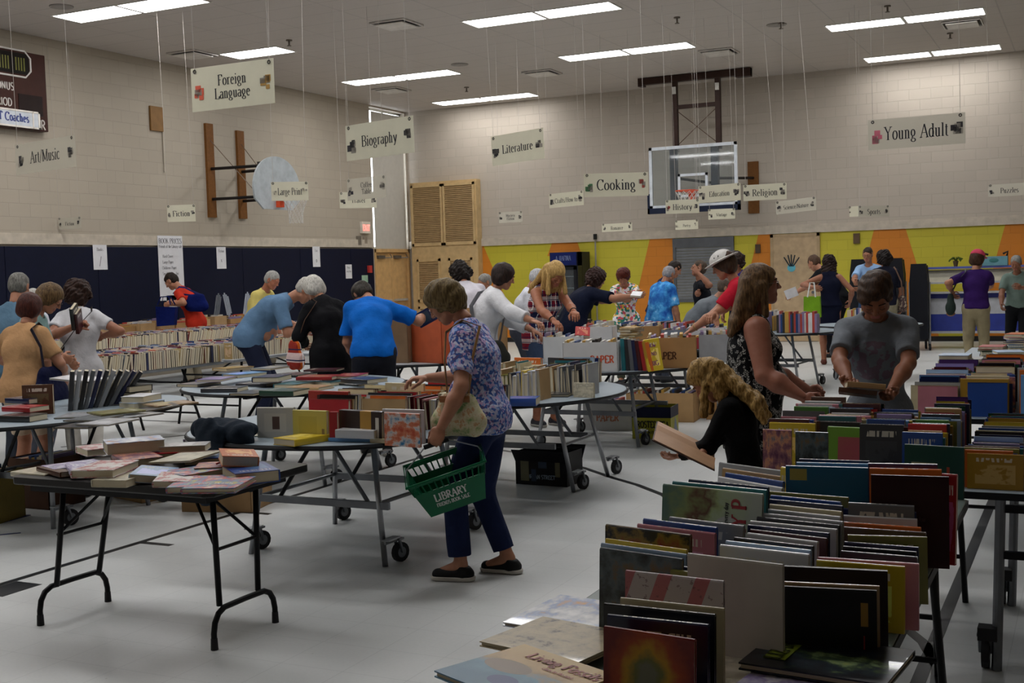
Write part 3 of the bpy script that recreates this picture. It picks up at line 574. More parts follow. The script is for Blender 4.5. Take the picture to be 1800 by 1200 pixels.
# ---------------------------------------------------------------- hanging signs
M_sign = mat('#cbc7b0', .55, var=.03); M_signc = NT('clear_sleeve'); M_signc.base('#c9c4b4'); M_signc.b.inputs['Roughness'].default_value = .3; M_signc.b.inputs['Alpha'].default_value = .62; M_signc = M_signc.m
M_str = mat('#b5aea6', .6); M_hole = mat('#3c3a38', .5)
def hsign(lines, q, Z, lb, clear=0, pics=('#3b3a3c', '#3b3a3c'), hgt=None, ts=1.):
    (x0, y0), (x1, y1), (x2, y2), (x3, y3) = q; cx, cy = (x0 + x1 + x2 + x3) / 4, (y0 + y1 + y2 + y3) / 4
    c = atd(cx, cy, Z); slope = ((y1 - y0) / (x1 - x0) + (y2 - y3) / (x2 - x3)) / 2
    def im(psi, s, tl=0.):
        d = np.array([math.cos(psi) * math.cos(tl), math.sin(psi) * math.cos(tl), math.sin(tl)]); a = proj(c - d * s / 2); b = proj(c + d * s / 2); return a, b
    best = min(((abs((im(math.radians(a), .3)[1][1] - im(math.radians(a), .3)[0][1]) / (im(math.radians(a), .3)[1][0] - im(math.radians(a), .3)[0][0]) - slope), a) for a in range(-12, 66, 1)))
    psi = math.radians(best[1]); tl = 0.
    a, b = im(psi, .3); sl = (b[1] - a[1]) / (b[0] - a[0]); tl = max(-.12, min(.12, -(slope - sl) * .9))
    a, b = im(psi, .3); W = .3 * ((x1 - x0 + x2 - x3) / 2) / (b[0] - a[0]); Ht = ((y3 - y0) + (y2 - y1)) / 2 * Z / F
    t = thing('hanging_sign', lb, 'hanging sign', c, psi, 'category signs hung from the ceiling'); t.rotation_euler = (0, -tl, psi)
    mb(lambda m: m.bb(-W / 2, W / 2, -.0015, .0015, -Ht / 2, Ht / 2)).build('panel', M_signc if clear else M_sign, t)
    m = MB(); n = len(lines); lh = Ht * (.30 if n == 1 else .24) * ts; pw = min(.11 * W + .0, Ht * .3)
    for i, l in enumerate(lines): text_mb(m, l, lh, (0, -.0015, Ht * (.03 if n == 1 else (.13, -.17)[i]) - (0 if n > 1 else .02)), (1, 0, 0), (0, 0, 1), .0015, maxw=W * .66)
    m.build('lettering', mat('#2a2a30', .7), t)
    for s, pc in zip((-1, 1), pics):
        rnd = random.Random(lb + str(s)); m = MB(); z = Ht * (-.08 if s < 0 else .02)
        for k in range(7): a = rnd.uniform(-.4, .4) * pw; b_ = rnd.uniform(-.5, .5) * pw; r = rnd.uniform(.2, .38) * pw; m.bb(s * W * .41 + a - r, s * W * .41 + a + r * .8, -.004, -.0017 - k * .0001, z + b_ - r, z + b_ + r * .7, k % 2)
        m.build('clip_art', [mat(pc, .7), mat('#5d5a58' if k % 2 else '#8c867b', .7)], t)
    mb(lambda m: [m.tube([(s * W * .45 + .012 * math.cos(a), -.004, Ht * .42 + .012 * math.sin(a)) for a in [2 * PI * i / 8 for i in range(8)]], .004, 4, closed=True) for s in (-1, 1)]).build('grommet', M_hole, t)
    L = ZC - c[2]
    for s in (-1, 1): mb(lambda m: m.tube([(s * W * .45, -.003, Ht * .42), (s * W * .45 + rr * .02, 0, L * .5), (s * W * .45 + rr * .06, 0, L - abs(tl) * .3)], .0022, 4) if (rr := random.Random(lb).uniform(-1, 1)) else 0).build('string', M_str, t)
def q4(x0, y0, x1, y1, h, dx=2): return ((x0, y0), (x1, y1), (x1 + dx, y1 + h), (x0 + dx, y0 + h))
hsign(['Foreign', 'Language'], ((334, 122), (479, 102), (482, 181), (337, 197)), 8.6, 'large cream Foreign Language sign with a red picture, nearest on the left', pics=('#c8543a', '#a8803c'))
hsign(['Biography'], ((606, 222), (724, 203), (728, 268), (608, 283)), 10.4, 'cream Biography sign before the window shade')
hsign(['Art/Music'], ((24, 255), (130, 237), (133, 293), (28, 308)), 11.5, 'translucent Art/Music sign under the scoreboard', 1, ts=1.25)
hsign(['Literature'], ((862, 240), (953, 225), (958, 278), (865, 292)), 13, 'cream Literature sign tilted before the bright far wall', ts=.95)
hsign(['Cooking'], ((1026, 305), (1139, 303), (1140, 343), (1027, 347)), 13.5, 'long cream Cooking sign left of the glass backboard', pics=('#3f6b45', '#b0463a'), ts=1.5)
hsign(['Young Adult'], ((1524, 212), (1696, 197), (1695, 252), (1525, 264)), 11, 'long Young Adult sign with a pink picture high on the right', 1, pics=('#b2596a', '#2f2c2e'), ts=1.45)
hsign(['Large Print'], q4(477, 320, 542, 319, 33, 0), 15, 'small white Large Print sign right of the white fan backboard', pics=('#cbc7b0', '#cbc7b0'), ts=1.2)
hsign(['Coffee', 'Table'], ((609, 315), (677, 308), (679, 346), (611, 353)), 14.5, 'Coffee Table sign hanging under the Biography sign', 1, pics=('#33323a', '#6a6660'))
hsign(['Travel'], q4(597, 338, 662, 337, 28, 0), 17, 'small pale sign partly behind the Coffee Table sign')
hsign(['Fiction'], ((293, 361), (343, 359), (344, 389), (295, 390)), 17, 'cream Fiction sign above the price list', ts=1.1)
hsign(['Fiction'], q4(103, 383, 142, 381, 20, 0), 18.5, 'tiny faint Fiction sign on the far left above the pads', 1)
hsign(['Crafts/How to'], ((964, 341), (1025, 335), (1026, 360), (966, 366)), 17, 'Crafts/How to sign below and left of the Cooking sign', ts=1.1)
hsign(['Mystery', 'Fiction'], q4(877, 373, 918, 371, 19, 0), 19.5, 'tiny two-line sign low on the far wall under the Literature sign', 1)
hsign(['Romance'], q4(1058, 394, 1111, 391, 14, 0), 19.5, 'small narrow Romance sign just above the yellow wall', ts=1.5)
hsign(['History'], q4(1170, 352, 1229, 350, 24, 0), 17.5, 'white History sign below the far rim', pics=('#a2433c', '#33333a'), ts=1.4)
hsign(['Education'], ((1227, 328), (1300, 321), (1303, 352), (1228, 357)), 16.5, 'Education sign overlapping the glass backboard corner')
hsign(['Religion'], ((1306, 326), (1382, 321), (1383, 350), (1307, 353)), 16, 'white Religion sign right of the glass backboard', ts=1.4)
hsign(['Vintage'], q4(1245, 368, 1292, 366, 18, 0), 18.5, 'tiny Vintage sign under the Education sign')
hsign(['Poetry'], q4(1187, 388, 1227, 386, 16, 0), 19.5, 'tiny pale sign under the History sign', pics=('#cbc7b0', '#cbc7b0'))
hsign(['Science/Nature'], ((1363, 354), (1435, 346), (1434, 368), (1364, 378)), 17.5, 'translucent Science/Nature sign tilted right of the Religion sign', 1)
hsign(['Sports'], q4(1509, 362, 1563, 361, 19, 0), 18, 'Sports sign low on the far wall at the right', 1, ts=1.6)
hsign([' '], q4(1493, 363, 1512, 362, 18, 0), 18.4, 'small pale blank sign edge just left of the Sports sign')
hsign(['Puzzles'], ((1736, 325), (1812, 320), (1812, 342), (1738, 346)), 16.5, 'faint Puzzles sign cut by the right frame edge', 1, ts=1.4)
# ================================================================ TABLES
M_top = mat('#8d9aa3', .38, var=.05, sc=60); M_edge = mat('#15171a', .5); M_chr = mat('#9a9ca0', .35, .85); M_steel = mat('#6d7075', .4, .7)
M_bk = mat('#141416', .45, .2); M_tire = mat('#2a2a2c', .7); M_bktop = mat('#1d1b1a', .35, var=.15, sc=30); M_grytop = mat('#a9aeb2', .4, var=.04)
def caster(m, p, d, r=.055):
    p = Vector(p); d = Vector((d[0], d[1], 0)).normalized(); s = Vector((-d.y, d.x, 0))
    m.tube([p - s * .014, p + s * .014], r, 16, 0); m.tube([p - s * .016, p + s * .016], r * .55, 12, 1)
    for k in (-1, 1): m.tube([p + s * .02 * k, p + s * .02 * k - d * .02 + Vector((0, 0, .07))], .009, 5, 1)
    m.box(p + Vector((0, 0, .078)) - d * .02, (.06, .05, .012), 1)
def round_table(lb, c, a, b, feet, ex=2., zt=.74, top=None, ang=0., casters=True, hero=True):
    """mobile folding table: laminate top, four splayed legs with caster arms, cross bars"""
    t = thing('mobile_folding_table', lb, 'table', (c[0], c[1], 0), ang, None)
    N = 48; out = []
    for k in range(N):
        th = 2 * PI * k / N; cs, sn = math.cos(th), math.sin(th)
        out.append((a * math.copysign(abs(cs) ** (2 / ex), cs), b * math.copysign(abs(sn) ** (2 / ex), sn)))
    mb(lambda m: m.prism(out, zt - .022, zt)).build('table_top', top or M_top, t)
    mb(lambda m: m.tube([(x * 1.003, y * 1.003, zt - .013) for x, y in out], .0135, 6, closed=True)).build('edge_band', M_edge, t)
    mb(lambda m: (m.bb(-a * .7, a * .7, -.02, .02, zt - .06, zt - .024), m.bb(-.02, .02, -b * .75, b * .75, zt - .06, zt - .024))).build('under_rail', M_bk, t)
    for (fx, fy) in feet:
        tx, ty = fx * .78, fy * .8
        l = mb(lambda m: m.tube([(tx, ty, zt - .03), (fx, fy, 0.0)], .0165, 10)).build('leg', M_chr, t, smooth=True)
        sx = 1 if fx > 0 else -1
        def arm(m): m.tube([(fx, fy, .13), (fx + .02 * sx, fy + .10, .135)], .013, 6); m.box((fx + .012 * sx, fy + .05, .145), (.05, .12, .008))
        mb(arm).build('caster_arm', M_chr, l)
        mb(lambda m: caster(m, (fx + .02 * sx, fy + .13, .055), (.3, 1))).build('caster', [M_tire, M_steel], l)
    fs = sorted(feet)
    for s in (-1, 1):
        pr = [f for f in feet if f[0] * s > 0]
        if len(pr) == 2: mb(lambda m: m.tube([(pr[0][0] * .88, pr[0][1] * .9, .34), (pr[1][0] * .88, pr[1][1] * .9, .34)], .012, 8)).build('stretcher', M_steel, t)
    ys = sorted({round(f[1], 2) for f in feet}); f0 = [f for f in feet if f[1] == min(q[1] for q in feet)][0]
    for yy in (min(f[1] for f in feet), max(f[1] for f in feet)):
        mb(lambda m: m.bb(-abs(f0[0]) * .88, abs(f0[0]) * .88, yy * .9 - .012, yy * .9 + .012, .31, .35)).build('cross_bar', M_steel, t)
        for s in (-1, 1): mb(lambda m: m.tube([(s * abs(f0[0]) * .1, yy * .86, zt - .05), (s * abs(f0[0]) * .62, yy * .88, .33)], .012, 6)).build('brace', M_bk if s < 0 else M_steel, t)
    return t
round_table('round grey-topped folding table in front of the woman with the green basket', (-3.93, 5.82), .86, .86, [(-.5, -.3), (.42, -.3), (-.5, .56), (.44, .56)], ex=2.35)
round_table('round blue-grey folding table at the centre with a black crate beneath', (-3.93, 7.68), .98, .98, [(-.5, .15), (.56, .17), (-.5, .85), (.56, .85)])
round_table('round folding table at the left edge heaped with albums and books', (-6.42, 6.0), .7, 1.02, [(-.4, -.34), (.26, -.34), (-.4, .5), (.3, .5)])
round_table('folding table behind the left album table covered with dark flat books', (-5.87, 7.95), .92, .84, [(-.55, -.4), (.55, -.4), (-.55, .4), (.55, .4)])
round_table('folding table carrying the white and brown paper boxes', (-4.02, 10.12), .98, .98, [(-.5, -.4), (.36, -.1), (-.5, .55), (.36, .55)])
round_table('folding table of boxes behind the paper box table', (-4.3, 12.6), .98, .98, [(-.5, -.45), (.45, -.45), (-.5, .5), (.5, .5)])
round_table('round folding table beside the woman in the navy dress', (-3.72, 15.2), .85, .82, [(-.5, -.45), (.45, -.45), (-.5, .5), (.5, .5)])
round_table('small far table behind the boy, before the man in the light blue shirt', (-2.75, 16.7), .7, .65, [(-.4, -.25), (.4, -.25), (-.35, .35), (.35, .35)])
round_table('folding table of banker boxes behind the man in the bright blue shirt', (-6.15, 10.6), .76, .85, [(-.45, -.45), (.45, -.45), (-.45, .5), (.45, .5)], top=M_grytop)
round_table('far folding table before the grey roller shutter', (-5.85, 14.42), .6, .6, [(-.35, -.35), (.35, -.35), (-.35, .35), (.35, .35)])
# rectangular tables
def rect_table(lb, x0, x1, y0, y1, zt=.74, top=None, long='y', legs='x', nm='folding_table'):
    t = thing(nm, lb, 'table', ((x0 + x1) / 2, (y0 + y1) / 2, 0)); hx, hy = (x1 - x0) / 2, (y1 - y0) / 2
    mb(lambda m: m.bb(-hx, hx, -hy, hy, zt - .03, zt)).build('table_top', top or M_top, t, bevel=.006)
    mb(lambda m: (m.bb(-hx - .003, hx + .003, -hy - .003, -hy + .002, zt - .031, zt - .004), m.bb(-hx - .003, hx + .003, hy - .002, hy + .003, zt - .031, zt - .004), m.bb(-hx - .003, -hx + .002, -hy, hy, zt - .031, zt - .004), m.bb(hx - .002, hx + .003, -hy, hy, zt - .031, zt - .004))).build('edge_band', M_edge if top is not M_grytop else mat('#7e8286', .4), t)
    along = hy > hx
    for s in (-1, 1):
        for r in (-1, 1):
            if along: p0, p1 = (r * hx * .78, s * hy * .72, zt - .03), (r * hx * .85, s * hy * .86, 0)
            else: p0, p1 = (s * hx * .72, r * hy * .78, zt - .03), (s * hx * .84, r * hy * .84, 0)
            mb(lambda m: m.tube([p0, p1], .014, 8)).build('leg', M_bk, t, smooth=True)
        if along: mb(lambda m: (m.tube([(-hx * .82, s * hy * .82, .22), (hx * .82, s * hy * .82, .22)], .011, 6), m.tube([(-hx * .8, s * hy * .76, .55), (hx * .8, s * hy * .76, .55)], .011, 6))).build('cross_bar', M_bk, t); mb(lambda m: m.tube([(0, s * hy * .76, .55), (0, s * hy * .3, zt - .04)], .01, 6)).build('brace', M_bk, t)
        else: mb(lambda m: (m.tube([(s * hx * .81, -hy * .8, .22), (s * hx * .81, hy * .8, .22)], .011, 6), m.tube([(s * hx * .75, -hy * .8, .55), (s * hx * .75, hy * .8, .55)], .011, 6))).build('cross_bar', M_bk, t); mb(lambda m: m.tube([(s * hx * .75, 0, .55), (s * hx * .3, 0, zt - .04)], .01, 6)).build('brace', M_bk, t)
    return t
rect_table('long grey table of children\'s books at the front right', -1.2, -.405, 1.75, 4.5, top=mat('#6d7a76', .4))
rect_table('table of hardcovers just past the long children\'s book table', -1.25, -.48, 4.66, 5.92)
tb = thing('mobile_folding_table', 'black-edged table at the right frame edge with a tall caster leg', 'table', (.12, 5.35, 0))
mb(lambda m: m.bb(-.57, .7, -.69, .69, .715, .74)).build('table_top', M_top, tb, bevel=.006); mb(lambda m: (m.bb(-.575, .7, -.695, -.688, .712, .738), m.bb(-.575, -.568, -.69, .69, .712, .738))).build('edge_band', M_edge, tb)
for y in (-.45, .5):
    l = mb(lambda m: m.tube([(-.44, y, .72), (-.46, y, .0)], .02, 10)).build('leg', M_steel, tb); mb(lambda m: (m.box((-.49, y - .02, .15), (.07, .07, .05)), caster(m, (-.5, y + .02, .06), (0, 1), .06))).build('caster', [M_tire, M_steel], l)
    mb(lambda m: m.tube([(.5, y, .72), (.52, y, 0)], .02, 10)).build('leg', M_steel, tb)
mb(lambda m: (m.bb(-.45, .5, -.46, -.44, .62, .65), m.bb(-.45, .5, -.46, -.44, .44, .47), m.bb(-.45, .5, .49, .51, .44, .47))).build('cross_bar', M_bk, tb)
rect_table('table behind and to the right of the boy, stacked with hardcovers', -.95, .6, 6.8, 9.2)
rect_table('farther right table of paperback piles before the person in the pink cap', -1.05, .6, 9.5, 12.2)
rect_table('long white table of paperbacks, front one on the left', -9.35, -8.36, 6.3, 10.1, top=M_grytop)
rect_table('long white table end with paperbacks beside the woman in the black cardigan', -9.35, -8.35, 10.25, 12.2, top=M_grytop)
rect_table('second long white table of paperbacks before the navy pads', -12.1, -11.15, 10.6, 15.8, top=M_grytop)
rect_table('long table of box lots against the navy pads', -13.85, -13.0, 12.2, 18.2, top=M_grytop)
rect_table('grey table between the cardigan woman and the man in bright blue', -8.3, -6.9, 11.2, 13.6, top=M_grytop)
# near black folding table
ft = thing('folding_table', 'small black folding table in the left foreground with wishbone legs', 'table', (-3.92, 4.22, 0)); ZT = .73
c_ = [onz(x, y, ZT) for x, y in ((76, 832), (383, 862), (521, 818), (200, 793))]
mb(lambda m: m.prism([(-.56, -.32), (-.53, -.35), (.58, -.36), (.62, -.33), (.62, .33), (.59, .36), (-.56, .36), (-.59, .33)], ZT - .035, ZT)).build('table_top', M_bktop, ft, bevel=.008)
mb(lambda m: m.bb(-.5, .53, -.28, .28, ZT - .075, ZT - .036)).build('apron_rail', M_bk, ft)
for s in (-1, 1):
    xf = -.555 if s < 0 else .485; xt = xf + (.13 if s < 0 else -.03)
    for r in (-1, 1):
        mb(lambda m: m.tube([(xt, r * .15, ZT - .05), (xf + (.03 if s < 0 else -.03), r * .135, .17)], .0135, 8)).build('leg_post', M_bk, ft, smooth=True)
    def foot(m):
        P = [(xf, -.215, .0), (xf, -.215, .07), (xf, -.205, .115), (xf, -.18, .15), (xf, -.14, .168), (xf, 0, .17), (xf, .14, .168), (xf, .18, .15), (xf, .205, .115), (xf, .215, .07), (xf, .215, 0)]
        m.tube(P, .0135, 10)
    fo = mb(foot).build('wishbone_foot', M_bk, ft, smooth=True)
    for r in (-1, 1): mb(lambda m: m.cyl((xf, r * .215, 0), (xf, r * .215, .05), .017, 10, r2=.015)).build('rubber_tip', M_tire, fo)
    mb(lambda m: (m.tube([(xf + (.06 if s < 0 else -.03), -.14, .42), (xf * .45, -.02, ZT - .06)], .008, 6), m.tube([(xf + (.06 if s < 0 else -.03), .14, .42), (xf * .45, .02, ZT - .06)], .008, 6), m.tube([(xf + (.06 if s < 0 else -.03), -.14, .42), (xf + (.06 if s < 0 else -.03), .14, .42)], .008, 6))).build('folding_brace', M_bk, ft)
# ================================================================ CARTONS, CRATES, BACK-OF-ROOM FURNITURE
M_card = mat('#9c7546', .75, var=.08); M_card2 = mat('#b08d60', .75, var=.08); M_wht = mat('#c9c9c9', .6, var=.04); M_orl = mat('#c0562c', .7)
CARTS = []
def carton(lb, c, d, z=0., rz=0., m_=None, open_=True, txt=None, tcol='#3a2a1c', mats=None, name='cardboard_box', cat='box', flaps=False, group=None, th=.006):
    t = thing(name, lb, cat, (c[0], c[1], z), rz, group); CARTS.append((lb, c, d, z, rz)); x, y, h = d[0] / 2, d[1] / 2, d[2]; m_ = m_ or M_card
    def f(m):
        m.bb(-x, x, -y, -y + th, 0, h); m.bb(-x, x, y - th, y, 0, h); m.bb(-x, -x + th, -y, y, 0, h); m.bb(x - th, x, -y, y, 0, h); m.bb(-x, x, -y, y, 0, th)
        if not open_: m.bb(-x, x, -y, y, h - th, h)
        if flaps:
            for s in (-1, 1): m.box((0, s * (y + .03), h - .03), (2 * x, .004, .12), M=Matrix.Rotation(-s * .6, 3, 'X'))
    mb(f).build('carton', m_, t)
    if txt:
        m = MB()
        for (s, zz, hh, xx) in txt: text_mb(m, s, hh, (xx, -y, zz), (1, 0, 0), (0, 0, 1), .0015, maxw=2 * x * .9, thick=.2, thin=.14)
        m.build('printed_lettering', mat(tcol, .7), t)
    return t
def bP(x, y, z=.74): p = onz(x, y, z); return (float(p[0]), float(p[1]))
# boxes on the paper-box table
p = bP(1068, 655); carton('white paper box with orange PAPER lettering on the box table', (p[0] - .2, p[1] + .17), (.46, .3, .25), .74, .25, M_wht, txt=[('PAPER', .1, .06, .1)], tcol='#c8502c')
p = bP(970, 640); carton('white box with a red lid edge, left of the orange PAPER box', (p[0] - .02, p[1] + .35), (.36, .3, .24), .74, .25, M_wht, txt=[('REAM', .16, .04, .1)], tcol='#7a2222')
p = bP(1175, 648); carton('brown cardboard PAPER box of books right of the yellow book', (p[0] - .03, p[1] + .2), (.42, .32, .26), .74, .3, M_card, txt=[('PAPER', .1, .06, -.06)], tcol='#4a2c18')
p = bP(1238, 640); carton('grey and white box behind the red shirt woman\'s hands', (p[0] + .02, p[1] + .3), (.3, .3, .25), .74, .3, mat('#8f9093', .6))
p = bP(1055, 600, .74); carton('plain brown carton in the back row of boxes', (-4.35, 12.1), (.42, .3, .24), .74, .2, M_card); carton('white lidded banker box in the back row of boxes', (-4.83, 12.05), (.36, .3, .24), .74, .2, M_wht)
carton('long white tray box of books beside the grey bin', (-3.75, 12.5), (.4, .3, .2), .74, .2, M_wht); carton('grey plastic bin of books in the back row of boxes', (-3.98, 12.1), (.26, .3, .2), .74, .2, mat('#6d7480', .4), name='plastic_bin')
carton('low red topped box near the hat wearer\'s elbow', (-3.66, 12.05), (.3, .24, .12), .74, .2, mat('#8f1f2a', .6))
# bankers boxes behind bright blue man
carton('open brown carton behind the man in bright blue', (-6.25, 10.15), (.42, .4, .42), .74, .2, mat('#7d6348', .8)); carton('orange and tan banker box on the grey table', (-5.78, 10.2), (.5, .34, .42), .74, -.35, mat('#b5522a', .7), txt=None)
o = carton('tan banker box with a cut handhold above the orange box', (-5.6, 10.75), (.44, .34, .5), .74, -.3, M_card2); mb(lambda m: m.tube([(-.05, -.171, .36), (.05, -.171, .36)], .014, 8)).build('handhold', mat('#2a1e14', .8), o)
# crates and boxes on the floor
def boxat(px, d, lb, rz=0., **k): p = onz(px[0], px[1], 0); return carton(lb, (float(p[0]) + d[0] / 2 * math.cos(rz), float(p[1]) + d[1] / 2 * math.cos(rz)), d, 0, rz, **k)
cr = carton('black printed crate standing under the centre round table', (-3.7, 8.16), (.43, .27, .25), 0, -.05, mat('#131318', .5), flaps=True, txt=[('URBAN STREET', .06, .03, 0)], tcol='#8ea0b0')
mb(lambda m: (m.bb(-.17, -.1, -.139, -.1365, .03, .2), m.bb(.12, .16, -.139, -.1365, .07, .2), m.bb(-.02, .05, -.139, -.1365, .13, .19, 1), m.bb(-.08, -.04, -.139, -.1365, .03, .12, 1))).build('printed_picture', [mat('#6e6a4e', .6), mat('#3c4a5e', .6)], cr)
y_ = carton('yellow and navy iced tea carton on the floor under the paper-box table', (-3.72, 10.66), (.37, .3, .3), 0, .08, mat('#b9b32a', .5), txt=[('FROSTED TEA', .13, .06, 0), ('LEMON FLAVOR', .06, .025, 0)], tcol='#26262a')
mb(lambda m: (m.bb(-.187, .187, -.1525, -.1505, .2, .302), m.bb(.1855, .1875, -.15, .15, .2, .302))).build('printed_band', mat('#161d3a', .5), y_)
mb(lambda m: m._add([(.1872, -.05, .05), (.1872, .12, .05), (.1872, .02, .2)], [(0, 1, 2)])).build('printed_picture', mat('#7e8aa0', .5), y_)
pb = onz(985, 752, 0); carton('white paper box with faded orange lettering under the centre table', (-4.35, 11.15), (.5, .32, .27), 0, .1, M_wht, txt=[('PAPER', .12, .07, .0)], tcol='#c07a5c')
carton('brown carton under the right end of the paper-box table', (-3.9, 11.9), (.4, .35, .3), 0, .1, M_card2); carton('second brown carton beyond the iced tea carton', (-3.45, 12.2), (.4, .35, .28), 0, .1, M_card)
p = onz(1160, 705, 0); carton('open tan carton behind the near leg of the paper-box table', (-4.25, 12.0), (.4, .4, .28), 0, .1, M_card2)
# boxes under the left table
carton('reddish brown apple carton under the left album table', (-5.98, 7.05), (.42, .34, .38), 0, -.5, mat('#6f3a24', .75), txt=[('Fuji', .22, .08, .05)], tcol='#a55a44'); carton('tan open carton of records under the left album table', (-6.4, 6.75), (.46, .3, .3), 0, -.3, M_card2)
carton('brown paper box on the floor behind the black folding table', (-5.5, 6.62), (.52, .36, .3), 0, .25, mat('#8c6d47', .75), flaps=False)
carton('dark book carton below the left edge table', (-6.9, 6.3), (.4, .34, .36), 0, 0, mat('#4e3527', .75)); carton('yellow and brown carton at the far left under the table', (-6.85, 5.75), (.34, .3, .34), 0, .2, mat('#7c6a2a', .7))
# box lots on the wall table
rb = random.Random(5)
for i in range(13):
    y = 12.45 + i * .43; w_ = .36
    carton('open brown carton of books, number %s along the wall table' % ['one', 'two', 'three', 'four', 'five', 'six', 'seven', 'eight', 'nine', 'ten', 'eleven', 'twelve', 'thirteen'][i] if 0 else ('open %s carton of books on the wall table %s' % (['tan', 'brown'][i % 2], ['nearest the left edge', 'behind the curly-haired woman', 'left of the price list', 'under the price list', 'below the blue bag', 'in front of the red shirt', 'right of the red shirt', 'left of the paper fan', 'under the paper fans', 'right of the paper fans', 'behind the yellow polo shirt', 'left of the cardigan woman', 'nearest the double doors'][i])), (-13.4, y), (.42, w_, .2 + .03 * (i % 3)), .74, rb.uniform(-.1, .1), [M_card, M_card2, mat('#a08058', .7)][i % 3], group='cartons along the wall table')
# folded paper fans (striped stands)
for i, (x, y) in enumerate(((381, 565), (398, 563), (432, 560))):
    p = onX(x, y, -13.3); o = mb(lambda m: [m.box((0, .035 * k - .07 + .0, .2 + .0), (.02, .012, .42 - .06 * abs(k - 1)), M=Matrix.Rotation(.25 * (1 if i % 2 else -1), 3, 'X')) for k in range(4)]).build('paper_rack', mat('#aab0bc' if i else '#6b7078', .6)); o.location = (-13.25, p[1], .98)
    tag(o, ['dark striped folded display rack on the wall table', 'white striped folded display rack on the wall table', 'small striped rack beside the yellow polo shirt'][i], 'display rack')
# drinks cooler
cx0, cx1 = onY(966, 450, 23.6)[0], onY(1015, 450, 23.6)[0]
fc = thing('drinks_cooler', 'navy glass-door drinks cooler against the yellow wall', 'drinks cooler', ((cx0 + cx1) / 2, 23.95, 0)); wx = (cx1 - cx0) / 2
mb(lambda m: (m.bb(-wx, wx, -.1, .35, .05, 1.98), m.bb(wx - .02, wx, -.35, -.1, .05, 1.98), m.bb(-wx, -wx + .02, -.35, -.1, .05, 1.98), m.bb(-wx, wx, -.35, -.1, .05, .2), m.bb(-wx, wx, -.35, -.1, 1.68, 1.98))).build('cabinet', mat('#23242a', .4, .2), fc, bevel=.006)
mb(lambda m: m.bb(-wx + .02, wx - .02, -.37, -.35, 1.7, 1.97)).build('header_panel', mat('#14205a', .35), fc)
m = MB(); text_mb(m, 'AQUAFINA', .1, (0, -.37, 1.84), (1, 0, 0), (0, 0, 1), .003, maxw=wx * 1.1); m.build('lettering', mat('#7f8fb8', .5), fc)
mb(lambda m: (m.bb(-wx + .02, -wx + .09, -.37, -.345, .2, 1.66), m.bb(wx - .09, wx - .02, -.37, -.345, .2, 1.66), m.bb(-wx + .02, wx - .02, -.37, -.345, .2, .27), m.bb(-wx + .02, wx - .02, -.37, -.345, 1.6, 1.66))).build('door_frame', mat('#1a1b20', .4), fc)
mb(lambda m: m.bb(-wx + .09, wx - .09, -.36, -.354, .27, 1.6)).build('door_glass', gg.m, fc)
for z in (.6, .9, 1.2, 1.45): mb(lambda m: m.bb(-wx + .03, wx - .03, -.33, -.1, z, z + .012)).build('shelf', mat('#b0b4b6', .4), fc)
mb(lambda m: m.bb(-wx + .1, -wx + .12, -.4, -.37, .8, 1.2)).build('handle', M_alu, fc)
# serving cart
sc = thing('serving_cart', 'white and blue serving cart with a sneeze guard at the far right', 'serving cart', (-1.85, 22.6, 0)); M_cw = mat('#a9abb0', .5); M_cb = mat('#1c2f86', .45)
hw = 1.05
mb(lambda m: (m.bb(-hw, hw, -.35, .35, .62, .9), m.bb(-hw, hw, -.35, .35, .28, .32), m.bb(-hw, -hw + .06, -.35, .35, .28, .62), m.bb(hw - .06, hw, -.35, .35, .28, .62))).build('cabinet', M_cw, sc)
mb(lambda m: m.bb(-hw + .05, hw - .05, -.345, .3, .32, .62)).build('lower_panel', M_cb, sc)
mb(lambda m: m.bb(-hw - .02, hw + .02, -.38, .36, .9, .98)).build('counter_edge', mat('#191d4e', .4), sc); mb(lambda m: m.bb(-hw - .02, hw + .02, -.39, .37, .98, 1.0)).build('counter_top', M_cw, sc)
for s in (-1, 1): mb(lambda m: m.bb(s * (hw - .05) - .02, s * (hw - .05) + .02, .1, .14, 1.0, 1.45)).build('upright', M_cw, sc)
mb(lambda m: m.box((0, .0, 1.28), (2 * hw, .01, .24), M=Matrix.Rotation(-.35, 3, 'X'))).build('sneeze_guard', mat('#aca690', .3), sc); mb(lambda m: m.bb(-hw, hw, -.1, .2, 1.41, 1.45)).build('top_rail', mat('#4a559a', .4), sc); mb(lambda m: m.bb(-hw, hw, -.14, -.1, 1.15, 1.18)).build('shelf_edge', M_cw, sc)
for s in (-1, 1):
    for r in (-1, 1): mb(lambda m: (m.cyl((s * .85, r * .25, .07), (s * .85 + .03, r * .25, .07), .07, 14), m.cyl((s * .85 + .01, r * .25, .1), (s * .85 + .01, r * .25, .28), .02, 8))).build('caster', M_tire, sc)
o = mb(lambda m: (m.bb(-.22, .22, -.12, .12, 0, .16), m.tube([(-.2, 0, .16), (-.18, 0, .22), (-.1, 0, .19)], .02, 6, 1), m.tube([(.2, 0, .16), (.22, 0, .24), (.14, 0, .2)], .02, 6, 1), m.sph((0, -.12, .09), (.08, .01, .04), 2))).build('foam_cooler', [mat('#5d8d99', .6), mat('#1c1c1c', .6), mat('#2d6d6d', .6)]); q = onY(1748, 465, 22.6); o.location = (q[0], 22.6, 1.45); tag(o, 'pale blue box with dark handles on top of the serving cart', 'box')
def pl(m):
    for k in range(9): a = k * .7; m.tube([(0, 0, .1), (.05 * math.cos(a), .05 * math.sin(a), .16), (.12 * math.cos(a), .12 * math.sin(a), .13 - .02 * (k % 3))], .014, 5, 1, flat=.3)
    m.lathe([(.03, 0), (.05, .1), (.045, .1), (.0, .09)], seg=10)
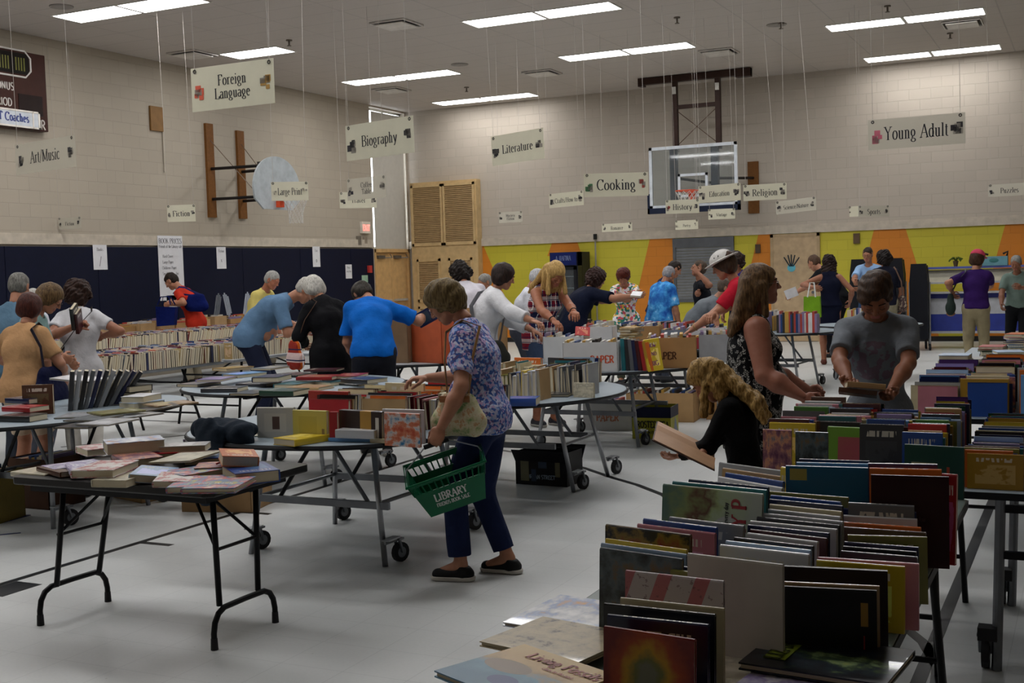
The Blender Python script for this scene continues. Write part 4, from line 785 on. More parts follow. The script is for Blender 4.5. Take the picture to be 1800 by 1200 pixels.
o = mb(pl).build('potted_plant', [mat('#5a4a30', .7), mat('#4a5a1c', .7)]); q = onY(1680, 470, 22.6); o.location = (q[0], 22.6, 1.45); tag(o, 'small green plant on the top rail of the serving cart', 'plant')
# folded dark cafeteria tables standing upright
for i, (x0, x1, yt, Y, lb) in enumerate(((1493, 1530, 456, 22.9, 'dark upright folded table behind the man in the light blue shirt'), (1556, 1588, 454, 22.9, 'dark upright folded table behind the dark-haired person'), (1598, 1630, 464, 21.8, 'tall dark folded table standing left of the serving cart'))):
    a, b = onY(x0, yt, Y), onY(x1, yt, Y); W = (b[0] - a[0]) / 2; zt = a[2]
    t = thing('folded_table', lb, 'folded table', ((a[0] + b[0]) / 2, Y, 0))
    mb(lambda m: m._add([(-W, 0, .2), (W, 0, .2), (W, 0, zt - .3), (W * .82, 0, zt), (-W * .82, 0, zt), (-W, 0, zt - .3)] + [(-W, .12, .2), (W, .12, .2), (W, .12, zt - .3), (W * .82, .12, zt), (-W * .82, .12, zt), (-W, .12, zt - .3)], [tuple(range(6)), tuple(range(6, 12))[::-1]] + [((k + 1) % 6, k, k + 6, (k + 1) % 6 + 6) for k in range(6)])).build('folded_top', mat('#0e1018', .5), t)
    mb(lambda m: m._add([(-W, .2, .2), (W, .2, .2), (W, .2, zt - .3), (W * .82, .2, zt - .03), (-W * .82, .2, zt - .03), (-W, .2, zt - .3)] + [(-W, .3, .2), (W, .3, .2), (W, .3, zt - .3), (W * .82, .3, zt - .03), (-W * .82, .3, zt - .03), (-W, .3, zt - .3)], [tuple(range(6)), tuple(range(6, 12))[::-1]] + [((k + 1) % 6, k, k + 6, (k + 1) % 6 + 6) for k in range(6)])).build('folded_top', mat('#0e1018', .5), t)
    mb(lambda m: (m.tube([(W * 1.1, .15, .1), (W * 1.1, .15, 1.2)], .02, 6), m.tube([(-W * 1.1, .15, .1), (-W * 1.1, .15, 1.2)], .02, 6), m.tube([(-W * 1.1, .15, .3), (W * 1.1, .15, .3)], .02, 6))).build('frame', M_chr, t)
    for s in (-1, 1): mb(lambda m: m.cyl((s * W * 1.1 - .015, .15, .06), (s * W * 1.1 + .015, .15, .06), .06, 14)).build('caster', M_tire, t)
# ================================================================ BOOKS
def mk_cover():
    n = NT('book_cover'); oi = n.n('ShaderNodeObjectInfo'); g = n.coord('Generated'); sx = n.n('ShaderNodeSeparateXYZ'); n.l(g, sx.inputs[0])
    ad = n.n('ShaderNodeVectorMath', operation='ADD'); n.l(g, ad.inputs[0]); cm = n.n('ShaderNodeCombineXYZ'); r30 = n.mth('MULTIPLY', oi.outputs['Random'], 37.)
    for i in range(3): n.l(r30, cm.inputs[i])
    n.l(cm.outputs[0], ad.inputs[1]); nz = n.noise(ad.outputs[0], 2.6, 3, .6)
    base = oi.outputs['Color']; hs = n.n('ShaderNodeHueSaturation'); n.l(base, hs.inputs['Color']); n.l(n.mth('ADD', .42, n.mth('MULTIPLY', n.mth('FRACT', n.mth('MULTIPLY', oi.outputs['Random'], 13.)), .16)), hs.inputs['Hue']); hs.inputs['Value'].default_value = 1.7; hs.inputs['Saturation'].default_value = .8
    art = n.ramp(nz.outputs[0], [(.46, (0, 0, 0, 1)), (.5, (1, 1, 1, 1))]); 
    # picture field in the middle of the face
    fx = n.mth('LESS_THAN', n.mth('ABSOLUTE', n.mth('SUBTRACT', sx.outputs[0], .5)), .36); fz = n.mth('LESS_THAN', n.mth('ABSOLUTE', n.mth('SUBTRACT', sx.outputs[2], .42)), .27)
    c = n.mix(n.mth('MULTIPLY', n.mth('MULTIPLY', n.mth('MULTIPLY', art, fx), fz), .75), base, hs.outputs[0])
    # title band, broken like words
    tz = n.mth('LESS_THAN', n.mth('ABSOLUTE', n.mth('SUBTRACT', sx.outputs[2], .82)), .055); wv = n.n('ShaderNodeTexNoise', i_Scale=22., i_Detail=0.); mp = n.n('ShaderNodeMapping'); mp.inputs['Scale'].default_value = (1, .01, .12); n.l(ad.outputs[0], mp.inputs[0]); n.l(mp.outputs[0], wv.inputs[0])
    wd = n.mth('GREATER_THAN', wv.outputs[0], .49); tx = n.mth('LESS_THAN', n.mth('ABSOLUTE', n.mth('SUBTRACT', sx.outputs[0], .5)), .34)
    c = n.mix(n.mth('MULTIPLY', n.mth('MULTIPLY', tz, wd), n.mth('MULTIPLY', tx, .8)), c, lin('#d8d2c4'))
    # lettering along the spine (top edge, z > .985)
    spn = n.mth('MULTIPLY', n.mth('GREATER_THAN', sx.outputs[2], .985), n.mth('LESS_THAN', n.mth('ABSOLUTE', n.mth('SUBTRACT', sx.outputs[1], .5)), .26))
    c = n.mix(n.mth('MULTIPLY', n.mth('MULTIPLY', spn, wd), n.mth('MULTIPLY', tx, .8)), c, lin('#d8d2c4'))
    n.base(c); n.rough(.28); n.b.inputs['Coat Weight'].default_value = .35; n.b.inputs['Coat Roughness'].default_value = .12; return n.m
M_cov = mk_cover()
def mk_pages():
    n = NT('book_pages'); g = n.coord(); sx = n.n('ShaderNodeSeparateXYZ'); n.l(g, sx.inputs[0]); w_ = n.mth('SINE', n.mth('MULTIPLY', sx.outputs[1], 2600.))
    n.base(n.mix(n.mth('MULTIPLY', n.mth('ADD', w_, 1.), .12), lin('#c9bea4'), lin('#8f8468'))); n.rough(.8); return n.m
M_pg = mk_pages()
def proto(W, T, H, bd=.0025, spine='top', soft=False):
    """standing book: face along X, thickness along Y, height Z; spine on top (or at -X); base at z=0"""
    m = MB(); hx, hy = W / 2, T / 2
    if spine == 'top':
        m.bb(-hx, hx, -hy, -hy + bd, 0, H - .004); m.bb(-hx, hx, hy - bd, hy, 0, H - .004)
        sec = [(-hy, H - .005), (-hy + .002, H - .001), (0, H), (hy - .002, H - .001), (hy, H - .005), (hy - bd, H - .006), (-hy + bd, H - .006)]
        n = len(sec); m._add([(-hx, y, z) for y, z in sec] + [(hx, y, z) for y, z in sec], [tuple(range(n))[::-1], tuple(range(n, 2 * n))] + [(i, (i + 1) % n, n + (i + 1) % n, n + i) for i in range(n)])
    else:
        m.bb(-hx + .004, hx, -hy, -hy + bd, 0, H); m.bb(-hx + .004, hx, hy - bd, hy, 0, H)
        sec = [(-hx + .005, -hy), (-hx + .001, -hy + .002), (-hx, 0), (-hx + .001, hy - .002), (-hx + .005, hy), (-hx + .006, hy - bd), (-hx + .006, -hy + bd)]
        n = len(sec); m._add([(x, y, 0) for x, y in sec] + [(x, y, H) for x, y in sec], [tuple(range(n))[::-1], tuple(range(n, 2 * n))] + [(i, (i + 1) % n, n + (i + 1) % n, n + i) for i in range(n)])
    o = m.build('book', M_cov); e = 0 if soft else .003; m = MB()
    if spine == 'top': m.bb(-hx + e, hx - e, -hy + bd, hy - bd, e, H - .006)
    else: m.bb(-hx + .006, hx - e, -hy + bd, hy - bd, e, H - e)
    m.build('pages', M_pg, o); return o
PR = {}
def getproto(kind):
    if kind not in PR:
        W, T, H, bd, sp = {'thin': (.24, .010, .2, .0022, 'top'), 'mid': (.24, .022, .2, .0028, 'top'), 'thick': (.24, .04, .2, .003, 'top'),
                           'sthin': (.16, .010, .24, .0022, 'side'), 'smid': (.16, .024, .24, .0028, 'side'), 'sthick': (.16, .045, .24, .003, 'side'), 'paper': (.11, .024, .175, .0022, 'side')}[kind]
        PR[kind] = [proto(W, T, H, bd, sp, kind == 'paper'), (W, T, H), False]
    return PR[kind]
NAMES = [('white', '#c9c9cc'), ('cream', '#c9bd98'), ('light grey', '#8f9194'), ('grey', '#5b5e62'), ('black', '#111113'), ('charcoal', '#2b2c31'), ('navy', '#121b42'), ('blue', '#1f458f'), ('sky blue', '#5f93c6'), ('pale blue', '#9bb3cf'), ('teal', '#1d6a73'), ('dark green', '#163f2c'), ('green', '#4a8a35'), ('olive', '#76742f'), ('yellow', '#cfb32a'), ('gold', '#a07a22'), ('orange', '#c8641e'), ('tan', '#a4845a'), ('brown', '#4f301e'), ('maroon', '#3d0d14'), ('red', '#a01c22'), ('pink', '#c07a86'), ('lilac', '#8a7bb0'), ('purple', '#3f255c')]
CN = dict(NAMES)
BOOKS = []; BINFO = {}
def book(kind, dims, M, col, desc=None, grp=None, mat_=None, nm='book', cat='book'):
    """dims = (width of the face, thickness, height); M = world matrix of the standing book"""
    pr = getproto(kind); o = copy_tree(pr[0])
    o.parent = None; o.name = nm; W, T, H = pr[1]
    o.matrix_world = M @ Matrix.Diagonal((dims[0] / W, dims[1] / T, dims[2] / H, 1)); hexc = CN.get(col, col)
    jit = random.Random(len(BOOKS)); c = lin(hexc) if hexc.startswith('#') else lin('#808080'); k = jit.uniform(.8, 1.15); o.color = (c[0] * k, c[1] * k, c[2] * k, 1)
    if mat_ is not None: o.material_slots[0].link = 'OBJECT'; o.material_slots[0].material = mat_
    o['category'] = cat
    if desc: o['label'] = desc
    if grp: o['group'] = grp
    BOOKS.append(o); BINFO[o] = (dims, M, col, desc); return o
def up(x, y, z=.74, rz=0., tilt=0., roll=0.):   # stand on the table; tilt leans it away (+) or toward the camera (-)
    return Matrix.Translation((float(x), float(y), z)) @ Matrix.Rotation(rz, 4, 'Z') @ Matrix.Rotation(-tilt, 4, 'X') @ Matrix.Rotation(roll, 4, 'Y')
def flat(x, y, z, rz=0., H=.24, T=.03, tip=0., tiy=0.):   # lie on its back cover; centre at x,y, lowest face at z; the face 'top' points to +Y
    return Matrix.Translation((float(x), float(y), z)) @ Matrix.Rotation(rz, 4, 'Z') @ Matrix.Rotation(tip, 4, 'X') @ Matrix.Rotation(tiy, 4, 'Y') @ Matrix.Translation((0, -H / 2, T / 2)) @ Matrix.Rotation(-PI / 2, 4, 'X')
# ---- cover art made for the named books of the foreground
def cover_art(name, fn, gen=True):
    n = NT(name); g = n.coord('Generated'); sx = n.n('ShaderNodeSeparateXYZ'); n.l(g, sx.inputs[0]); n.base(fn(n, sx.outputs[0], sx.outputs[2], g)); n.rough(.35); n.b.inputs['Coat Weight'].default_value = .2; n.b.inputs['Specular IOR Level'].default_value = .35; return n.m
def _dist(n, x, z, cx, cz, sx=1., sz=1.): a = n.mth('MULTIPLY', n.mth('SUBTRACT', x, cx), sx); b = n.mth('MULTIPLY', n.mth('SUBTRACT', z, cz), sz); return n.mth('SQRT', n.mth('ADD', n.mth('MULTIPLY', a, a), n.mth('MULTIPLY', b, b)))
def _rect(n, x, z, x0, x1, z0, z1):
    return n.mth('MULTIPLY', n.mth('LESS_THAN', n.mth('ABSOLUTE', n.mth('SUBTRACT', x, (x0 + x1) / 2)), (x1 - x0) / 2), n.mth('LESS_THAN', n.mth('ABSOLUTE', n.mth('SUBTRACT', z, (z0 + z1) / 2)), (z1 - z0) / 2))
def art_sun(n, x, z, g):
    d = _dist(n, x, z, .5, .55, 1.3, 1.1); nz = n.noise(g, 7, 3); d = n.mth('ADD', d, n.mth('MULTIPLY', n.mth('SUBTRACT', nz.outputs[0], .5), .25))
    c = n.ramp(d, [(.1, '#6f6e58'), (.2, '#6b6a30'), (.3, '#b98a10'), (.44, '#a03c08'), (.62, '#6f1006')]); c = n.mix(_rect(n, x, z, .8, .94, .2, .55), c, lin('#b9b4a8')); f = n.mth('MULTIPLY', _rect(n, x, z, .83, .92, .24, .5), n.mth('GREATER_THAN', n.noise(g, 60, 0).outputs[0], .5)); return n.mix(f, c, lin('#2a2420'))
def art_stripe(n, x, z, g):
    w_ = n.mth('FRACT', n.mth('ADD', n.mth('MULTIPLY', x, 2.6), n.mth('MULTIPLY', z, -.9))); c = n.mix(n.mth('LESS_THAN', w_, .38), lin('#b9b0b2'), lin('#b06a70')); nz = n.noise(g, 12, 3); return n.mix(n.mth('MULTIPLY', n.mth('GREATER_THAN', nz.outputs[0], .6), .6), c, lin('#6d4f55'))
def art_photo(a, b, c_, d):
    def f(n, x, z, g): nz = n.noise(g, 3.2, 4, .6); return n.ramp(nz.outputs[0], [(.35, a), (.48, b), (.56, c_), (.68, d)])
    return f
def art_panel(base, panel, rect, inner=None, ipos=None):
    def f(n, x, z, g):
        c = n.mix(_rect(n, x, z, *rect), lin(base), lin(panel)); nz = n.noise(g, 3, 3); c = n.mix(n.mth('MULTIPLY', nz.outputs[0], .2), c, lin(base))
        if inner: c = n.mix(_rect(n, x, z, *ipos), c, lin(inner))
        return c
    return f
def art_tree(n, x, z, g):   # large pictorial cover with a pale oval
    nz = n.noise(g, 4, 3, .6); c = n.ramp(n.mth('ADD', n.mth('MULTIPLY', nz.outputs[0], .45), n.mth('MULTIPLY', x, .6)), [(.25, '#4f6e62'), (.38, '#7d8a55'), (.48, '#5a3526'), (.56, '#9aa978'), (.62, '#a8b896'), (.85, '#a9b0aa')]); d = _dist(n, x, z, .68, .45, 1.6, 1.2); return n.mix(n.mth('LESS_THAN', d, .3), c, lin('#b5bab6'))
def art_fossil(n, x, z, g):
    nz = n.noise(g, 4, 4, .6); c = n.ramp(n.mth('ADD', z, n.mth('MULTIPLY', n.mth('SUBTRACT', nz.outputs[0], .5), .6)), [(.2, '#4f7d98'), (.42, '#5f90a8'), (.55, '#a98e62'), (.7, '#c9a468'), (.95, '#d0b070')]); d = _dist(n, x, z, .3, .5, 1.3, 2.4); c = n.mix(n.mth('LESS_THAN', d, .3), c, lin('#8d7a66')); d2 = _dist(n, x, z, .5, .25, 2.2, 3); return n.mix(n.mth('LESS_THAN', d2, .3), c, lin('#3d4f86'))
def art_map(n, x, z, g):
    nz = n.noise(g, 5, 5, .7); return n.ramp(nz.outputs[0], [(.36, '#4c4340'), (.44, '#a8997a'), (.6, '#c0b08c'), (.7, '#a09078'), (.78, '#9c4a3c')])
def art_liz(n, x, z, g):
    nz = n.noise(g, 5, 4, .6); d = _dist(n, x, z, .6, .4, 1.2, 2.6); v = n.mth('SUBTRACT', nz.outputs[0], n.mth('MULTIPLY', d, .35)); return n.ramp(v, [(.2, '#14161c'), (.34, '#23303a'), (.42, '#46583a'), (.5, '#7d9468'), (.6, '#93a05e')])
A = {k: cover_art('cover_' + k, f) for k, f in {'sun': art_sun, 'stripe': art_stripe, 'dusk': art_photo('#0e1216', '#3c4448', '#4f5b60', '#6b5230'), 'dragon': art_photo('#0e0d10', '#15161a', '#7a6428', '#7c2320'), 'tree': art_tree, 'fossil': art_fossil, 'map': art_map, 'liz': art_liz,
     'astro': art_photo('#f0f0f2', '#c9ccd2', '#8da0c8', '#d89a3a'), 'blueart': art_panel('#175a82', '#175a82', (0, 1, 0, 1), '#a99a52', (.05, .26, .8, .96)), 'pig': art_panel('#6f9b34', '#b04a5e', (.16, .86, .1, .78), '#dba83a', (.2, .5, .1, .25)), 'girl': art_photo('#5a2a4a', '#8a5a64', '#c98a6a', '#5f6a7a'), 'green': art_panel('#1c4034', '#b7ad8c', (.12, .55, .0, .66), '#a8442c', (.72, .77, .15, .6)),
     'frame': art_panel('#b8b6b0', '#c8c4ba', (.2, .8, .2, .8), '#5d4a44', (.42, .62, .28, .7)), 'yel': art_panel('#c0b45c', '#b3a650', (.18, .72, .2, .8), '#7d6a4a', (.86, .94, .1, .4)), 'strips': art_panel('#2b1d1c', '#b48a3c', (.5, .76, 0, 1), '#c9c4ba', (.86, .94, .1, .8)), 'redblue': art_photo('#b34a32', '#c97a5a', '#c9c4c2', '#2f78a8'),
     'zodiac': art_panel('#a02c20', '#1a1412', (.22, .92, .1, .85), '#6a5a48', (.5, .8, .3, .7)), 'gory': art_photo('#c4b238', '#3f76a8', '#c04a3a', '#cfcac4'), 'cows': art_photo('#d8d4d0', '#cfc8c4', '#b04a4a', '#c8c2be'), 'white': art_photo('#cfc8b4', '#c4bca4', '#a8a290', '#cfc8b4'), 'comic': art_photo('#c9c6d0', '#8f7fb0', '#d8d4dc', '#5a6a9a')}.items()}
def words(o, lines, hexc, dims, face='front', th=.2, rot=0.):
    """lettering on the -Y face of a standing book of the given real size (child of the book, so undo the scale)"""
    m = MB()
    for txt, h, cx, cz in lines:
        if rot: text_mb(m, txt, h, (cx, -dims[1] / 2, cz), (0, 0, 1), (-1, 0, 0), .0012, thick=th, thin=.1)
        else: text_mb(m, txt, h, (cx, -dims[1] / 2, cz), (1, 0, 0), (0, 0, 1), .0012, thick=th, thin=.1)
    t = m.build('cover_lettering', mat(hexc, .4), o); s = o.matrix_world.to_scale(); t.scale = (1 / s.x, 1 / s.y, 1 / s.z); return t
# ---- the long front-right table: rows of picture books, spine up, faces toward the viewer
FR = 'picture books on the long front right table'
def fb(px, h, T, col, kind=None, art=None, lb=None, rz=.0, tilt=.06, z=.74, right=None):
    """px = (x0,y0,x1,y1) top front edge of the face; h its height"""
    if FR.startswith("picture"): h *= .8 if px[0] < 1255 else .62 if px[0] > 1370 and px[1] > 890 else .75
    a, b = onz(px[0], px[1], z + h * math.cos(tilt)), onz(px[2], px[3], z + h * math.cos(tilt)); W = float(math.hypot(b[0] - a[0], b[1] - a[1])); r = math.atan2(b[1] - a[1], b[0] - a[0])
    off = Matrix.Rotation(r, 3, 'Z') @ Vector((0, T / 2 - math.sin(tilt) * h, 0)); k = kind or ('thin' if T < .016 else 'mid' if T < .032 else 'thick')
    return book(k, (W, T, h), up((a[0] + b[0]) / 2 + off.x, (a[1] + b[1]) / 2 + off.y, z, r, tilt), col, lb, FR, A.get(art)), (W, T, h)
def unstack(objs):
    L = sorted([(BINFO[o][1].translation.y, o) for o in objs], key=lambda q: q[0]); done = []
    for y, o in L:
        (W, T, h), M, c, d = BINFO[o]; x = M.translation.x; sh_ = 0.
        for (x2, W2, y2, T2) in done:
            if abs(x - x2) < (W + W2) / 2 - .004 and y + sh_ - y2 < (T + T2) / 2 + .0005 and y + sh_ > y2 - .05: sh_ = y2 + (T + T2) / 2 + .001 - y
        if sh_ > 0: o.matrix_world = Matrix.Translation((0, sh_, 0)) @ o.matrix_world
        done.append((x, W, y + sh_, T))
def rowpx(x0, y0, x1, y1): return (x0, y0, x1, y1)
b, d_ = fb((1061, 1100, 1220, 1124), .235, .012, 'red', art='sun', lb='orange and red picture book with a sun glow and barcode, front of the left row')
b, d_ = fb((1067, 1080, 1244, 1098), .235, .014, 'navy', lb='navy picture book with a pale spine right behind the sun cover')
b, d_ = fb((1061, 1060, 1256, 1080), .235, .012, 'black', lb='glossy black picture book behind the navy one in the left row')
b, d_ = fb((1090, 1050, 1272, 1069), .225, .010, 'cream', lb='thin cream book behind the glossy black picture book')
b, d_ = fb((1099, 1002, 1271, 1021), .265, .012, 'pink', art='stripe', lb='tall pale book with pink candy stripes in the left row')
b, d_ = fb((1176, 1003, 1308, 1019), .23, .018, 'olive', lb='olive yellow book behind the candy-striped one')
b, d_ = fb((1186, 998, 1318, 1016), .235, .012, 'navy', lb='slate blue book with a dark edge behind the olive one')
b, d_ = fb((1054, 962, 1198, 982), .26, .012, 'grey', art='dusk', lb='dark misty photographic picture book at the left table edge')
for i, (px, col, h) in enumerate((((1056, 954, 1205, 974), 'pale blue', .26), ((1064, 946, 1206, 966), 'yellow', .25))):
    fb(px, h, .010, col, lb=['thin pale blue book behind the misty picture book', 'thin bright yellow book behind the pale blue one at the left edge'][i])
fb((1064, 921, 1212, 940), .26, .014, 'black', art='dragon', lb='black and gold fantasy picture book with red lettering')
fb((1120, 920, 1256, 937), .22, .012, 'pink', lb='pink spined book beside the black and gold fantasy book')
fb((1130, 911, 1258, 927), .235, .012, 'blue', lb='slate blue spined book behind the pink spined one')
fb((1176, 908, 1306, 924), .235, .013, 'light grey', lb='pale grey book with a dark red picture corner')
b, d_ = fb((1165, 850, 1340, 868), .30, .012, 'tan', art='tree', lb='big pictorial atlas-like book with a pale oval and red letters', tilt=.1)
words(b, [('MY P', .045, d_[0] * .3, d_[2] * .66)], '#a03038', d_, rot=1)
words(b, [('Stories for every day', .013, d_[0] * .16, d_[2] * .6)], '#3c3c40', d_, rot=1)
fb((1180, 846, 1345, 862), .30, .014, 'teal', lb='teal book behind the big pictorial atlas-like book')
fb((1210, 842, 1350, 856), .30, .01, 'navy', lb='dark blue thin book behind the teal one')
for i, (px, col) in enumerate((((1262, 837, 1374, 857), 'white'), ((1275, 830, 1376, 846), 'blue'), ((1270, 822, 1378, 838), 'tan'), ((1264, 812, 1382, 828), 'light grey'))):
    fb(px, .24, .012, col, lb='thin %s book in the slanting stack left of the big blue book, %s' % (col, ['front one', 'second one', 'third one', 'back one'][i]), tilt=.14)
# middle row
b, d_ = fb((1208, 972, 1375, 992), .285, .012, '#a7a49c', lb='large plain grey book back, tallest of the middle row', tilt=.02); b.color = (.42, .41, .37, 1)
b.material_slots[0].link = 'OBJECT'; b.material_slots[0].material = mat('#b3afa4', .35)
mids = [((1265, 957, 1421, 974), 'white', .25), ((1275, 950, 1424, 967), 'pale blue', .25), ((1290, 944, 1428, 960), 'charcoal', .24), ((1313, 936, 1436, 952), 'white', .24), ((1318, 930, 1452, 946), 'maroon', .24), ((1314, 922, 1456, 937), 'navy', .25), ((1318, 915, 1470, 930), 'white', .25), ((1330, 908, 1474, 923), 'charcoal', .24), ((1340, 902, 1480, 917), 'light grey', .25), ((1345, 894, 1476, 908), 'white', .24), ((1352, 886, 1478, 899), 'cream', .24), ((1352, 877, 1480, 889), 'navy', .25), ((1354, 870, 1476, 882), 'blue', .25), ((1350, 863, 1490, 874), 'olive', .25)]
orl = ['first', 'second', 'third', 'fourth', 'fifth', 'sixth', 'seventh', 'eighth', 'ninth', 'tenth', 'eleventh', 'twelfth', 'thirteenth', 'fourteenth', 'fifteenth', 'sixteenth']
for i, (px, col, h) in enumerate(mids): fb(px, h, .013, col, lb='%s spine-up book, %s behind the tall plain grey book' % (col, orl[i]), rz=0)
b, d_ = fb((1381, 818, 1526, 822), .30, .012, 'blue', art='blueart', lb='big blue picture book with a small yellow label', tilt=.05)
fb((1372, 820, 1385, 822), .28, .014, 'yellow', lb='yellow book edge beside the big blue picture book')
fb((1400, 812, 1530, 815), .29, .012, 'sky blue', lb='sky blue book just behind the big blue one'); fb((1405, 806, 1528, 810), .28, .012, 'navy', lb='navy book behind the sky blue one')
# right row
b, d_ = fb((1374, 1030, 1541, 1038), .27, .014, 'black', lb='black book back with a yellow sticker in the right row', tilt=.03)
mb(lambda m: (m.bb(.065, .08, -.0088, -.0078, .09, .14), m.bb(.07, .073, -.0088, -.0078, .02, .07, 1))).build('sticker', [mat('#8c6a1c', .5), mat('#7a2020', .5)], b); b.children[-1].scale = [1 / v for v in b.matrix_world.to_scale()]
b.material_slots[0].link = 'OBJECT'; b.material_slots[0].material = mat('#0e0d0e', .3)
fb((1378, 1022, 1546, 1030), .275, .012, 'tan', lb='book with a busy white lettered spine behind the black one')
b, d_ = fb((1377, 995, 1560, 1004), .29, .022, 'maroon', lb='dark plum hardcover, thick, behind the lettered spine'); b.material_slots[0].link = 'OBJECT'; b.material_slots[0].material = mat('#1b0f14', .3)
rts = [((1435, 984, 1590, 996), 'yellow', .25), ((1437, 979, 1615, 991), 'pink', .25), ((1478, 968, 1612, 979), 'charcoal', .24), ((1482, 960, 1610, 970), 'black', .24), ((1484, 952, 1614, 962), 'navy', .25), ((1490, 940, 1630, 944), 'olive', .27), ((1482, 926, 1627, 936), 'brown', .25), ((1478, 917, 1618, 927), 'orange', .24), ((1476, 905, 1612, 912), 'white', .25), ((1478, 893, 1610, 900), 'navy', .26), ((1490, 884, 1606, 890), 'grey', .25)]
for i, (px, col, h) in enumerate(rts): fb(px, h, .015, col, lb='%s book in the right row, %s behind the dark plum hardcover' % (col, orl[i]), tilt=.1)
b, d_ = fb((1531, 834, 1668, 838), .34, .016, 'maroon', lb='large dark maroon yearbook leaning at the right table edge', tilt=.12); b.material_slots[0].link = 'OBJECT'; b.material_slots[0].material = mat('#2a0a10', .3)
words(b, [('MAJOR LAW', .014, 0, d_[2] * .52)], '#4a3030', d_)
b, d_ = fb((1655, 832, 1682, 834), .34, .014, 'red', lb='crimson book edge behind the large maroon yearbook', tilt=.1); b, d_ = fb((1528, 822, 1655, 825), .31, .014, 'orange', lb='thin salmon spined book behind the maroon yearbook'); b, d_ = fb((1526, 814, 1648, 816), .32, .022, 'purple', lb='dark purple book behind the maroon yearbook')
unstack([o for o in BOOKS])
# flat books at the table end
def fflat(corner_px, W, L, T, rz, col, art, lb, z=.74, dz=0): pass
def flatpx(cpx, W, L, T, rz, col, art, lb, z=.74, grp=FR, kind='thin', tip=0., tiy=0.):
    p = onz(cpx[0], cpx[1], z + T); o = book(kind, (W, T, L), flat(p[0], p[1], z, rz, L, T, tip, tiy), col, lb, grp, A.get(art)); return o, (W, T, L)
FL = 'flat books on the long front right table'
b, d_ = flatpx((1010, 1078), .24, .28, .01, -.12, 'orange', 'astro', 'white and orange picture book lying under the tan map book', z=.745, grp=FL)
b, d_ = flatpx((985, 1120), .27, .25, .012, -.2, 'tan', 'map', 'tan map-patterned picture book lying under the fossil book', z=.757, grp=FL, tip=-.02)
b, d_ = flatpx((925, 1182), .29, .25, .014, -.42, 'tan', 'fossil', 'Living Fossils picture book lying at the front left corner of the table', z=.772, grp=FL)
words(b, [('Living Fossils', .034, .03, d_[2] * .8), ('clues to the past', .012, .05, d_[2] * .66)], '#a0392c', d_)
b, d_ = flatpx((1455, 1152), .3, .24, .016, -.1, 'charcoal', 'liz', 'dark green reptile picture book lying flat at the front of the table', z=.765, grp=FL)
mb(lambda m: m.bb(-.115, -.068, -.0098, -.0085, .05, .2)).build('title_panel', mat('#7f8f1e', .4), b); b.children[-1].scale = [1 / v for v in b.matrix_world.to_scale()]
words(b, [('LIZARDS', .036, -.092, .125)], '#39420e', (d_[0], d_[1] + .004, d_[2]), rot=1)
b, d_ = flatpx((1430, 1215), .3, .24, .014, -.15, 'light grey', 'comic', 'picture book with red lettering lying under the reptile book', z=.748, grp=FL); words(b, [('RED', .04, .03, d_[2] * .75)], '#a02c2c', d_)
flatpx((1290, 1180), .2, .22, .012, .1, 'tan', 'white', 'pale flat book partly hidden beside the upright left row', z=.741, grp=FL)
# ---- generic rows --------------------------------------------------------------------------------------------------
def cname(rn, pal): return rn.choice(pal)
ALL = [n for n, _ in NAMES]; LIGHT = ['white', 'cream', 'light grey', 'pale blue', 'tan', 'white']; DARKS = ['black', 'charcoal', 'navy', 'maroon', 'brown', 'dark green', 'grey']
def row(seed, x, y0, y1, W, h, where, grp, pal=ALL, T=(.012, .035), rz=0., lean=.1, z=.74, kinds='top', jx=.012, arts=()):
    """a file of standing books one behind another along +Y"""
    rn = random.Random(seed); y = y0; prev = None; lst = []
    while y < y1:
        t = rn.uniform(*T); hh = h * rn.uniform(.82, 1.1); ww = W * rn.uniform(.78, 1.08); c = cname(rn, pal); tl = lean
        k = ('thin' if t < .016 else 'mid' if t < .032 else 'thick'); 
        if kinds == 'side' or rn.random() < .15: k = 's' + k
        o = book(k, (ww, t, hh), up(x + rn.uniform(-jx, jx), y, z, rz, tl), c, None, grp, A[rn.choice(arts)] if arts and rn.random() < .25 else None); lst.append((o, c, t, where)); y += t / math.cos(tl) + .0015
    name_row(lst)
def szname(t): return 'thin' if t < .018 else 'thick' if t > .03 else 'slim'
USED = set()
def name_row(lst):
    for i, (o, c, t, where) in enumerate(lst):
        a = lst[i - 1][1] if i else None; b = lst[i + 1][1] if i + 1 < len(lst) else None
        if a and b: s = '%s %s book between %s and %s, %s' % (szname(t), c, a, b, where)
        elif b: s = '%s %s book, near end, %s' % (szname(t), c, where)
        else: s = '%s %s book, far end, %s' % (szname(t), c, where)
        if s in USED:
            aa = lst[i - 2][1] if i > 1 else 'no'; s = '%s %s book after %s and %s, %s' % (szname(t), c, aa, a, where)
        USED.add(s); o['label'] = s
# middle table just past the long one (x -1.42..-.5, y 4.66..6)
b, d_ = fb((1341, 754, 1391, 756), .27, .012, 'grey', art='girl', lb='clear-jacketed fantasy book facing out behind the blonde girl'); b, d_ = fb((1398, 758, 1455, 760), .27, .014, 'tan', art='dusk', lb='book with a blurred pale face beside the clear-jacketed one')
b, d_ = fb((1455, 749, 1574, 754), .25, .014, 'green', art='pig', lb='lime-edged comic cover with a pink picture standing face out', tilt=.12); words(b, [('POP', .03, .1, d_[2] * .5)], '#3a4a7a', d_, rot=1)
b, d_ = fb((1405, 729, 1506, 731), .25, .012, 'tan', art='cows', lb='cream picture book with a dark RO title behind the lime-edged cover'); words(b, [('Ro', .035, .0, d_[2] * .86)], '#3a3a2a', d_)
b, d_ = fb((1590, 780, 1694, 786), .25, .014, 'dark green', art='green', lb='dark green book back with a cream text panel')
MT = 'hardcovers on the table behind the long one'
